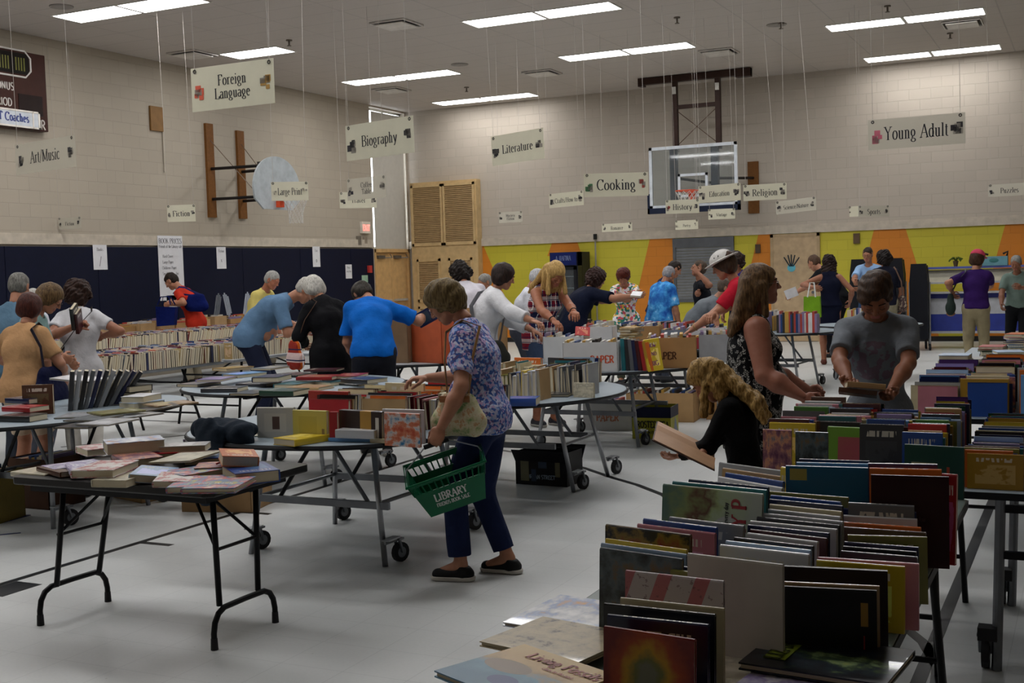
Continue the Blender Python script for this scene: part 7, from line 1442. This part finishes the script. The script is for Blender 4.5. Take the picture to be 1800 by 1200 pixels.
# --- white shirt woman w/ strap
P['strap'] = person('dark-haired woman in a white shirt with a grey crossbody bag reaching into a box', (886, 461), 11.3, -50, lean=14, hpitch=22, fem=True, fat=1.12, shirt='#cfcfd2', sleeve=1.7, hem=.18, pants='#44443a', hair=('bob', '#1a1210', '#33241e'), skin=SK, res=.0095, loose=1.7, rh=('px', 975, 585, 10.6), lh=('px', 950, 590, 11.3), hand=('relax', 'relax'), palm=('down', 'down'), shoes='#5a5a5c')
P['plaid'] = person('long-haired blonde woman in a red and navy plaid sleeveless shirt', (976, 458), 12.0, -122, lean=18, hpitch=42, hyaw=-8, fem=True, fat=1.12, shirt='#8a2a38', shirtmat=fabric('#7a1f30', '#20264a', 'plaid', 60.), sleeve=0, hem=.15, pants='#37465f', plen=.45, hair=('long', '#8f7040', '#c8a566'), skin='#b5785a', res=.0095, rh=('px', 988, 585, 11.5), lh=('px', 1030, 578, 11.4), hand=('relax', 'relax'), palm=('down', 'down'), shoes='#3c3c44')
P['whitecap'] = person('white-haired person in a white shirt behind the plaid shirt', (945, 470), 14.5, -60, lean=14, hpitch=25, shirt='#c9cbd2', sleeve=.7, pants='#3a3e48', hair=('grey', '#98989a', '#c3c3c4'), skin=SK, res=.013)
P['navyreach'] = person('curly-haired person in a navy T-shirt reaching toward the tropical shirt', (1050, 470), 14.6, -38, lean=30, hpitch=25, fat=1.25, shirt='#0e1428', sleeve=.75, hem=.1, pants='#1a1d28', hair=('curly', '#1a0e0c', '#3a221c'), skin=SK, res=.012, rh=('px', 1115, 520, 14.2), lh=('px', 1105, 528, 14.6), loose=1.6)
P['tropic'] = person('auburn-haired woman in a tropical print shirt looking down', (1095, 470), 16.2, -165, lean=16, hpitch=42, fem=True, shirt='#c06a7a', shirtmat=fabric('#cf5a6a', '#3f7f6a', 'tropic', 30.), sleeve=.8, hem=.15, pants='#5a5f50', hair=('perm', '#3a140c', '#5c2416'), skin=SK, res=.012, lh=('px', 1112, 520, 15.8), rh=('px', 1085, 525, 15.8))
P['dye'] = person('heavy grey-haired man in a blue tie-dye T-shirt', (1176, 466), 16.6, -28, lean=10, hpitch=28, fat=1.3, shirt='#3c7ac0', shirtmat=fabric('#2f6db8', '#3f8fd0', 'dye', 7.), sleeve=.75, hem=.15, pants='#3a3e48', hair=('grey', '#77767a', '#a3a2a4'), skin=SK, res=.012, loose=1.6)
P['navyman'] = person('dark-haired man in navy behind the tie-dye T-shirt', (1186, 457), 17.8, -55, lean=20, hpitch=30, shirt='#161c3a', sleeve=.6, pants='#1a1d28', hair=('short', '#14100e', '#2c221c'), skin=SK, res=.013)
P['yawn'] = person('man in a dark T-shirt with a hand raised to his face', (1228, 456), 16.6, 120, lean=2, hpitch=-12, shirt='#16181f', sleeve=.6, hem=.1, pants='#2a2d34', hair=('short', '#3a3028', '#5a4c40'), skin='#a06e54', res=.012, lh=('px', 1228, 480, 16.3), rh=('px', 1224, 522, 16.1), hand=('flat', 'relax'))
P['greybend'] = person('person in a heather grey T-shirt bent over behind the red shirt', (1275, 488), 14.2, -70, lean=40, hpitch=20, fat=1.1, shirt='#6c7278', sleeve=.6, hem=.05, pants='#17181c', hair=('short', '#3a3028', '#5a4c40'), skin=SK, res=.012)
P['hat'] = person('woman in a red T-shirt and white sun hat reaching into a box', (1270, 440), 10.9, 98, lean=14, hpitch=26, fem=True, fat=1.05, shirt='#b81e32', sleeve=.6, hem=.06, pants='#101114', hair=('bob', '#2a1c14', '#4a3424'), skin=SK, res=.0095, lh=('px', 1215, 580, 10.8), rh=('px', 1225, 578, 10.4), hat='sun', palm=('down', 'down'))
P['bluehood'] = person('dark-haired person in purple-blue behind the white sun hat', (1292, 440), 17.5, 160, lean=4, hpitch=10, shirt='#2a2a7a', pants='#1a1d28', hair=('curly', '#1c1210', '#33221a'), skin=SK2, res=.014)
# --- right side
P['speck'] = person('woman with long hair and glasses in a black and white speckled sleeveless top, in profile', (1338, 461), 6.45, -72, lean=3, hpitch=-4, fem=True, fat=1.6, shirt='#111113', shirtmat=fabric('#101012', '#b5b3ae', 'speck', 62.), sleeve=0, hem=.25, pants='#17181c', hair=('long', '#3e2c1a', '#75593a'), skin='#a9705a', res=.0085, closed=False, rh=('px', 1412, 698, 6.15), lh=('px', 1420, 685, 6.5), hand=('grip', 'grip'), bust=.085, bulge=.05, pole={1: np.array([.2, -.7, -.6]), -1: np.array([-.2, -.7, -.6])}, palm=('in', 'in')); glasses(P['speck'], '#6a5a50')
P['boy'] = person('boy in a grey T-shirt looking down at two small books in his hands', (1538, 474), 5.85, 180, lean=6, hpitch=44, hyaw=10, fat=.86, hs=1.08, shirt='#74797f', shirtmat=fabric('#6e7379', '#6a4654', 'print', 1.), sleeve=.66, hem=.08, pants='#2b221c', hair=('boy', '#23150c', '#442c1a'), skin='#9a6448', res=.0075, rh=('px', 1492, 686, 5.58), lh=('px', 1568, 686, 5.58), hand=('grip', 'grip'), palm=('up', 'up'), pole={-1: np.array([-.95, -.1, -.3]), 1: np.array([.95, -.1, -.3])})
P['girl'] = person('blonde wavy-haired girl in a black top reading a large open book', (1243, 627), 5.6, 98, lean=9, hpitch=48, fem=True, bust=.0, hs=1.2, fat=1.05, shirt='#0b0b0d', sleeve=1.9, hem=.15, pants='#15151a', hair=('wave', '#64491f', '#ba9658'), skin=SK, res=.0075, lh=('px', 1195, 800, 5.6), rh=('px', 1222, 815, 5.4), hand=('relax', 'relax'), palm=('up', 'up'))
P['blackbend'] = person('person in black bending beside the navy dress', (1430, 447), 20.2, 70, lean=34, hpitch=35, shirt='#101216', sleeve=.6, pants='#15161a', hair=('short', '#3a2a20', '#5c4434'), skin=SK, res=.013, lh=('px', 1396, 516, 19.8), rh=('px', 1405, 520, 19.7))
P['dress'] = person('woman in a sleeveless navy dress holding a lime green bag', (1457, 446), 18.6, 14, lean=3, hpitch=20, fem=True, shirt='#0e1226', sleeve=0, hem=.0, skirt='dress', pants=None, hair=('longcurl', '#150d0b', '#2c1c16'), skin='#a9745a', res=.012, lh=('px', 1430, 505, 18.4), rh=('px', 1494, 530, 18.6), shoes='#5a2c22', stance=((-.1, .1), (.06, 0)))
P['ltshirt'] = person('smiling man in a light blue button shirt and glasses', (1525, 433), 20.5, 175, lean=5, hpitch=12, fat=1.15, shirt='#8fb0d8', sleeve=.7, hem=.02, pants='#2a4468', hair=('short', '#1c1814', '#3a302a'), skin=SK, res=.013, lh=('px', 1509, 510, 20.2), rh=('px', 1498, 506, 20.0)); glasses(P['ltshirt'])
P['darkbun'] = person('dark-haired person with a patterned bag behind the boy', (1553, 438), 19.0, 25, lean=3, hpitch=10, fat=1.05, shirt='#181a28', sleeve=.7, hem=.05, pants='#8d8770', hair=('curly', '#0e0a0a', '#221a18'), skin=SK2, res=.013, rh=('px', 1585, 545, 19.0))
P['purple'] = person('person in a purple T-shirt, khaki trousers and a pink cap', (1719, 439), 16.8, 4, lean=6, hpitch=12, hyaw=-30, fat=1.12, shirt='#2e1650', sleeve=.62, hem=.02, pants='#8f8468', hair=('bob', '#2a1810', '#4a3020'), skin=SK, res=.011, hat='cap', lh=('px', 1675, 515, 16.9), rh=('px', 1738, 508, 17.2))
P['greygreen'] = person('grey-haired man in a grey-green T-shirt and black trousers at the right edge', (1786, 447), 17.2, 172, lean=4, hpitch=22, fat=1.15, shirt='#66776f', sleeve=.65, hem=.02, pants='#121316', hair=('grey', '#6f6f6c', '#96968f'), skin='#9a6a52', res=.012, lh=('px', 1795, 505, 16.9), rh=('px', 1756, 560, 17.0))
# ================================================================ THINGS CARRIED AND LEFT ABOUT
def W(p, q): return Vector(p['L2W'](q))
def losyaw(x): return YAW - math.atan((x - 900) / F)
# green shopping basket hanging from the hand
hpnt = W(P['basket'], P['basket']['HF'][-1][0] + P['basket']['HF'][-1][1] @ np.array([0, .075, -.02]))
bk = thing('shopping_basket', 'green plastic shopping basket with white print hanging from the woman\'s hand', 'shopping basket', hpnt)
ly = losyaw(780); bk.matrix_world = Matrix.Translation(hpnt) @ Matrix.Rotation(ly, 4, 'Z') @ Matrix.Rotation(math.radians(-17), 4, 'Y') @ Matrix.Rotation(math.radians(14), 4, 'X')
zr, zb_ = -.13, -.34; tw_, tl_, bw_, bl_ = .2, .135, .145, .09; cxo = -.005
def bshell(m):
    def ring(x, y, z): return [(-x, -y, z), (x, -y, z), (x, y, z), (-x, y, z)]
    def lerp(t): return tw_ + (bw_ - tw_) * t, tl_ + (bl_ - tl_) * t, zr + (zb_ - zr) * t
    for t0, t1 in ((0, .09), (.3, .42), (.42, 1)):
        a, b = lerp(t0), lerp(t1); r0, r1 = ring(*a), ring(*b); i0, i1 = ring(a[0] - .004, a[1] - .004, a[2]), ring(b[0] - .004, b[1] - .004, b[2])
        m._add(r0 + r1 + i0 + i1, [f for k in range(4) for f in ((k, 4 + k, 4 + (k + 1) % 4, (k + 1) % 4), (8 + k, 8 + (k + 1) % 4, 12 + (k + 1) % 4, 12 + k), (k, (k + 1) % 4, 8 + (k + 1) % 4, 8 + k), (4 + k, 12 + k, 12 + (k + 1) % 4, 4 + (k + 1) % 4))])
    for k in range(4):
        a0, b0 = lerp(.05), lerp(.33); r0, r1 = ring(*a0), ring(*b0); n = 12 if k % 2 == 0 else 8
        for i in range(n + 1):
            u = i / n; p = Vector(r0[k]).lerp(Vector(r0[(k + 1) % 4]), u); q = Vector(r1[k]).lerp(Vector(r1[(k + 1) % 4]), u); m.tube([p, q], .004, 4)
    m.bb(-bw_, bw_, -bl_, bl_, zb_ - .003, zb_ + .002); r = ring(tw_ + .006, tl_ + .006, zr); m.tube(r, .007, 6, closed=True)
M_grn = mat('#0b5a3a', .35); mb(bshell).build('basket_body', M_grn, bk)
for s in (-1, 1): mb(lambda m: m.tube([(s * tw_, -.0, zr + .0), (s * (tw_ - .01), 0, zr + .03), (s * .06, 0, -.012)], .0035, 6)).build('wire_handle', mat('#b7bcc0', .3, .8), bk)
mb(lambda m: m.tube([(-.065, 0, -.012), (.065, 0, -.012)], .012, 10)).build('grip', mat('#18181a', .5), bk)
m = MB(); nd_ = Vector((0, -1, (tl_ - bl_) / (zr - zb_) * -1)).normalized(); xd_ = Vector((1, 0, 0)); zd_ = nd_.cross(xd_) * -1
if zd_.z < 0: zd_ = -zd_
text_mb(m, 'LIBRARY', .045, (-.01, -(tl_ - (tl_ - bl_) * .55), zr + (zb_ - zr) * .55), (1, 0, 0), zd_, .004, maxw=.17, thick=.2, thin=.12); text_mb(m, 'FRIENDS BOOK SALE', .022, (-.01, -(tl_ - (tl_ - bl_) * .75), zr + (zb_ - zr) * .75), (1, 0, 0), zd_, .004, maxw=.17, thick=.2, thin=.12)
m.build('printed_lettering', mat('#c3c8c4', .5), bk)
for k_, (dz_, c_, l_) in enumerate(((.018, '#1d3a9a', 'navy blue book lying at the bottom of the green basket'), (.048, '#2a5fc0', 'bright blue book lying on top in the green basket'))):
    o = mb(lambda m: m.box((0, 0, 0), (.15, .11, .024))).build('book', mat(c_, .4)); o.matrix_world = bk.matrix_world @ Matrix.Translation((.04 + .01 * k_, .0, zb_ + dz_)); tag(o, l_, 'book')
# shoulder bags ---------------------------------------------------------------------------------------------------------
def shoulderbag(key, s, c, size, mats, lb, strap_m, w=.016, cross=False, name='shoulder_bag', cat='bag', base=None, z2=.0):
    p = P[key]; c = np.array(c, float); sx, sy, sz = size
    F_ = Fld(c - np.array([sx, sy, sz]) - .02, c + np.array([sx, sy, sz]) + .02, .009); F_.cap(c + [0, -sy * .6, -sz * .35], c + [0, sy * .6, -sz * .35], sz * .62, sz * .62, 0, fl=(np.array([1., 0, 0]), sx / (sz * .62))); F_.cap(c + [0, -sy * .45, sz * .45], c + [0, sy * .45, sz * .45], sz * .4, sz * .4, .06, fl=(np.array([1., 0, 0]), sx / (sz * .62))); F_.wob(.004, 26, 5); V, Q = F_.mesh()
    o = npmesh(name, [(V, Q)], mats, None); o.matrix_world = p['M']; tag(o, lb, cat)
    Ss = p['Sh'][-s if cross else s]; top = Ss + p['lat'] * (-s if cross else s) * -.03 + np.array([0, 0, .098]); fr = p['fr']
    chf = p['P1'] + fr * .17 + p['lat'] * s * (.02 if cross else .13) + [0, 0, .03]; chb = p['P1'] - fr * .165 + p['lat'] * s * (.02 if cross else .13) + [0, 0, .03]
    A1 = c + [0, sy * .5, sz * .75]; A2 = c + [0, -sy * .5, sz * .75]; hipo = lambda y: p['Pw'] + p['lat'] * s * .19 + fr * y * 1.3
    tf = top + fr * .1 + [0, 0, -.05]; tb_ = top - fr * .1 + [0, 0, -.05]
    m = MB(); m.tube([tuple(q) for q in ((A1, hipo(.1), chf, tf, top, tb_, chb, hipo(-.1), A2) if cross else (A1, A1 * .45 + tf * .55 + p['lat'] * s * .035, tf, top, tb_, A2 * .45 + tb_ * .55 + p['lat'] * s * .035, A2))], w, 6, flat=.22); st_ = m.build('strap', strap_m, o)
    if base: mb(lambda m: m.sph(tuple(c + np.array([0, 0, -sz * .85])), (sx * .9, sy * .8, sz * .25), 0)).build('bag_base', base, o)
    return o
def fl_mat():
    n = NT('floral_canvas'); nz = n.noise(n.coord(), 18, 3, .6); n.base(n.ramp(nz.outputs[0], [(.35, '#6f8f5a'), (.45, '#b9b48c'), (.55, '#c9c2a4'), (.62, '#b98a5e'), (.7, '#c9bfa0')])); n.rough(.8); return n.m
b_ = shoulderbag('basket', -1, (-.23, .06, .96), (.05, .12, .135), fl_mat(), 'cream and green floral handbag hanging on the woman with the basket', mat('#9a6f3a', .5), .014)
mb(lambda m: m.tube([tuple(np.array((-.275, y, 1.04))) for y in (-.02, .15)], .02, 6, flat=.3)).build('leather_trim', mat('#8a5a30', .5), b_)
shoulderbag('peach', 1, (.25, -.03, .94), (.07, .18, .2), fabric('#0d1230'), 'navy shoulder bag on the woman in the peach T-shirt', mat('#0d1024', .5), .02)
shoulderbag('strap', 1, (.23, .02, .86), (.06, .13, .14), fabric('#33332e'), 'dark grey crossbody bag of the woman in white', mat('#3c3c40', .5), .022, cross=True)
shoulderbag('curly', -1, (-.24, .02, .9), (.05, .12, .12), mat('#15100e', .5), 'small black crossbody bag of the curly-haired woman', mat('#1a1210', .5), .011, cross=True)
shoulderbag('cardigan', -1, (-.3, .12, .92), (.05, .1, .16), fabric('#b5541a', '#8a2a20', 'plaid', 30.), 'orange and yellow striped bag of the woman in the black cardigan', mat('#3a2416', .6), .009)
shoulderbag('darkbun', 1, (.24, 0, .9), (.06, .12, .15), fabric('#4a3a3a', '#b9a890', 'speck', 30.), 'patterned handbag of the dark-haired person behind the boy', mat('#6a5040', .5), .012)
shoulderbag('purple', -1, (-.34, .02, .98), (.07, .16, .17), fabric('#26302c'), 'dark green tote of the person in the pink cap', mat('#2a302c', .5), .012, base=mat('#7a4a26', .6))
shoulderbag('red_bag', -1, (-.19, -.16, 1.2), (.06, .16, .14), fabric('#071550'), 'large blue tote slung behind the man in the red T-shirt', mat('#071550', .6), .014)
p = P['red_bag']; c = onX(293, 556, -12.9); c = atd(293, 553, 17.9)
o = mb(lambda m: (m._add([(-.14, -.06, -.17), (.13, -.09, -.15), (.12, .08, -.16), (-.13, .06, -.17), (-.13, -.1, .13), (.16, -.07, .1), (.15, .1, .11), (-.12, .1, .12)], [(0, 3, 2, 1), (0, 1, 5, 4), (1, 2, 6, 5), (2, 3, 7, 6), (3, 0, 4, 7)]))).build('tote_bag', fabric('#071550')); o.location = [float(v) for v in c]; o.rotation_euler = (0, 0, .4); tag(o, 'open blue tote held in front of the man in the red T-shirt', 'bag')
mb(lambda m: [m.tube([(-.1, y, .15), (-.06, y * .5, .27), (.06, y * .5, .27), (.1, y, .15)], .01, 5, flat=.3) for y in (-.1, .1)]).build('handle', fabric('#071550'), o)
c = atd(1428, 538, 18.3); o = mb(lambda m: m._add([(-.13, -.04, -.17), (.13, -.04, -.17), (.13, .04, -.17), (-.13, .04, -.17), (-.12, -.05, .15), (.12, -.05, .15), (.12, .05, .15), (-.12, .05, .15)], [(0, 3, 2, 1), (0, 1, 5, 4), (1, 2, 6, 5), (2, 3, 7, 6), (3, 0, 4, 7), (4, 5, 6, 7)])).build('tote_bag', fabric('#6f9a22')); o.location = [float(v) for v in c]; tag(o, 'lime green tote with white handles held by the woman in the navy dress', 'bag')
mb(lambda m: m.tube([(-.06, -.05, .14), (-.03, 0, .36), (.03, 0, .36), (.06, -.05, .14)], .012, 6)).build('handle', mat('#c9c9c4', .6), o)
# books in hands ----------------------------------------------------------------------------------------------------------
def heldbook(c, dims, col, lb, rx, ry, rz, kind='smid'):
    o = book(kind, dims, Matrix.Translation([float(v) for v in c]) @ Matrix.Rotation(rz, 4, 'Z') @ Matrix.Rotation(ry, 4, 'Y') @ Matrix.Rotation(rx, 4, 'X') @ Matrix.Translation((0, 0, -dims[2] / 2)), col, lb, None); return o
lb = losyaw(1520)
heldbook(atd(1508, 690, 5.52), (.115, .022, .17), 'brown', 'small paperback lower in the boy\'s hands, page edges showing', -PI / 2 + .12, .22, lb + PI / 2)
heldbook(atd(1520, 679, 5.50), (.115, .026, .17), 'tan', 'tan-paged paperback on top in the boy\'s hands', -PI / 2 + .1, .18, lb + PI / 2 + .15)
# open picture book held by the blonde girl
gm = P['girl']; c = atd(1203, 782, 5.45); ob = thing('open_book', 'large open picture book held by the blonde girl', 'book', c); ob.matrix_world = Matrix.Translation([float(v) for v in c]) @ Matrix.Rotation(losyaw(1200), 4, 'Z') @ Matrix.Rotation(math.radians(27), 4, 'Y') @ Matrix.Rotation(math.radians(3), 4, 'X')
mb(lambda m: (m.box((-.0, -.12, 0), (.3, .235, .004)), m.box((-.0, .12, 0), (.3, .235, .004)))).build('cover', mat('#3a2420', .5), ob)
mb(lambda m: [m._add([(-.145, s * .003, .004), (.145, s * .003, .004), (.145, s * .06, .02), (-.145, s * .06, .02), (-.145, s * .12, .014), (.145, s * .12, .014), (-.145, s * .23, .006), (.145, s * .23, .006)] + [(-.145, s * .003, .002), (.145, s * .003, .002), (.145, s * .06, .002), (-.145, s * .06, .002), (-.145, s * .12, .002), (.145, s * .12, .002), (-.145, s * .23, .002), (.145, s * .23, .002)], [(0, 1, 2, 3), (3, 2, 5, 4), (4, 5, 7, 6), (0, 3, 11, 8), (3, 4, 12, 11), (4, 6, 14, 12), (1, 9, 10, 2), (2, 10, 13, 5), (5, 13, 15, 7), (6, 7, 15, 14)]) for s in (-1, 1)]).build('pages', mat('#b8906e', .6), ob)
hb_ = W(P['curly'], P['curly']['HF'][-1][0]); heldbook(atd(131, 556, 10.12), (.13, .03, .2), 'black', 'black hardcover held by the curly-haired woman', .1, -.45, 2.0); heldbook(atd(138, 564, 10.16), (.12, .03, .19), 'maroon', 'dark red hardcover held under the black one', .1, -.45, 2.0)
heldbook(atd(1391, 515, 19.6), (.15, .03, .2), 'white', 'white booklet held by the person bending in black', .3, 1.2, .5); heldbook(atd(750, 556, 11.0), (.14, .03, .2), 'navy', 'dark book in the right hand of the man in bright blue', .2, 1.1, .4)
heldbook(atd(1024, 584, 11.35), (.14, .03, .2), 'red', 'red book in the hands of the woman in plaid', -1.2, .1, .4); heldbook(atd(1119, 517, 14.1), (.12, .02, .18), 'white', 'small white booklet passed by the person in navy', -1.3, .1, .2)
for key, s_, lb_ in (('plaid', 1, 'black wristband'), ('plaid', -1, 'black bracelet'), ('hat', -1, 'beaded bracelet')):
    p = P[key]; a, e, t = p['arms'][s_]; q = t - nrm(t - e) * .035; u, v = ortho(t - e); o = mb(lambda m: m.tube([Vector(q) + (u * math.cos(k * PI / 7) + v * math.sin(k * PI / 7)) * .031 for k in range(14)], .006, 6, closed=True)).build('bracelet', mat('#151515' if key == 'plaid' else '#8a7040', .4), p['e'])
# jacket draped over the rim of the round table -------------------------------------------------------------------------
def jk(F_):
    F_.cap((-.2, .2, .67), (.2, .2, .67), .05, .05, 0); F_.cap((-.19, .24, .63), (-.17, .26, .42), .06, .08, .05, fl=(np.array([0, 1., 0]), .6)); F_.cap((.19, .24, .63), (.17, .26, .42), .06, .08, .05, fl=(np.array([0, 1., 0]), .6)); F_.cap((0, .14, .62), (0, .1, .46), .14, .18, .06, fl=(np.array([0, 1., 0]), .3)); F_.cap((-.12, .3, .68), (.14, .28, .68), .07, .07, .06, fl=(np.array([0, 0, 1.]), .7)); F_.wob(.009, 30, 8)
o = bagshape(jk, 'jacket', fabric('#1c2530'), 'dark blue-grey jacket draped over the left rim of the round table', 'jacket', .01, (-.35, -.3, .3), (.35, .4, .95), (-4.3, 4.86, .12), -.35)
# ---------------------------------------------------------------- keep the 300 books that show largest, the rest as one object
def vis(o):
    (w_, t_, h_), M_, c_, d_ = BINFO[o]; px, py, z = proj(M_.translation); a = max(w_ * h_, h_ * t_) * (F / max(z, .5)) ** 2
    if px > 1840 or px < -60 or py > 1330: return 0
    return a * (5 if d_ else 1)
cand = [o for o in BOOKS if o.get('category') == 'book']; cand.sort(key=vis, reverse=True)
keep, rest = cand[:292], cand[292:]
groups_ = {}
m = MB(); rest_cols = sorted({BINFO[o][2] for o in rest})
for o in rest:
    (w_, t_, h_), M_, c_, d_ = BINFO[o]; px, py, z = proj(M_.translation)
    if px < 1850: m.T = o.matrix_world @ Matrix.Diagonal([1 / v for v in o.matrix_world.to_scale()] + [1]); k = 1 + rest_cols.index(c_); m.bb(-w_ / 2, w_ / 2, -t_ / 2, -t_ / 2 + .003, 0, h_, k); m.bb(-w_ / 2, w_ / 2, t_ / 2 - .003, t_ / 2, 0, h_, k); m.bb(-w_ / 2, w_ / 2, -t_ / 2, t_ / 2, h_ - .004, h_, k); m.bb(-w_ / 2 + .003, w_ / 2 - .003, -t_ / 2 + .003, t_ / 2 - .003, .003, h_ - .005, 0)
    for ch_ in list(o.children): bpy.data.objects.remove(ch_)
    bpy.data.objects.remove(o)
m.T = None
if m.v: tag(m.build('farther_books', [M_pg] + [mat(CN.get(c, c), .35) for c in rest_cols]), 'the many smaller books filling the rows and piles behind', 'books', kind='stuff')
for k, pr in PR.items():
    for ch_ in list(pr[0].children): bpy.data.objects.remove(ch_)
    bpy.data.objects.remove(pr[0])
bpy.context.view_layer.update()
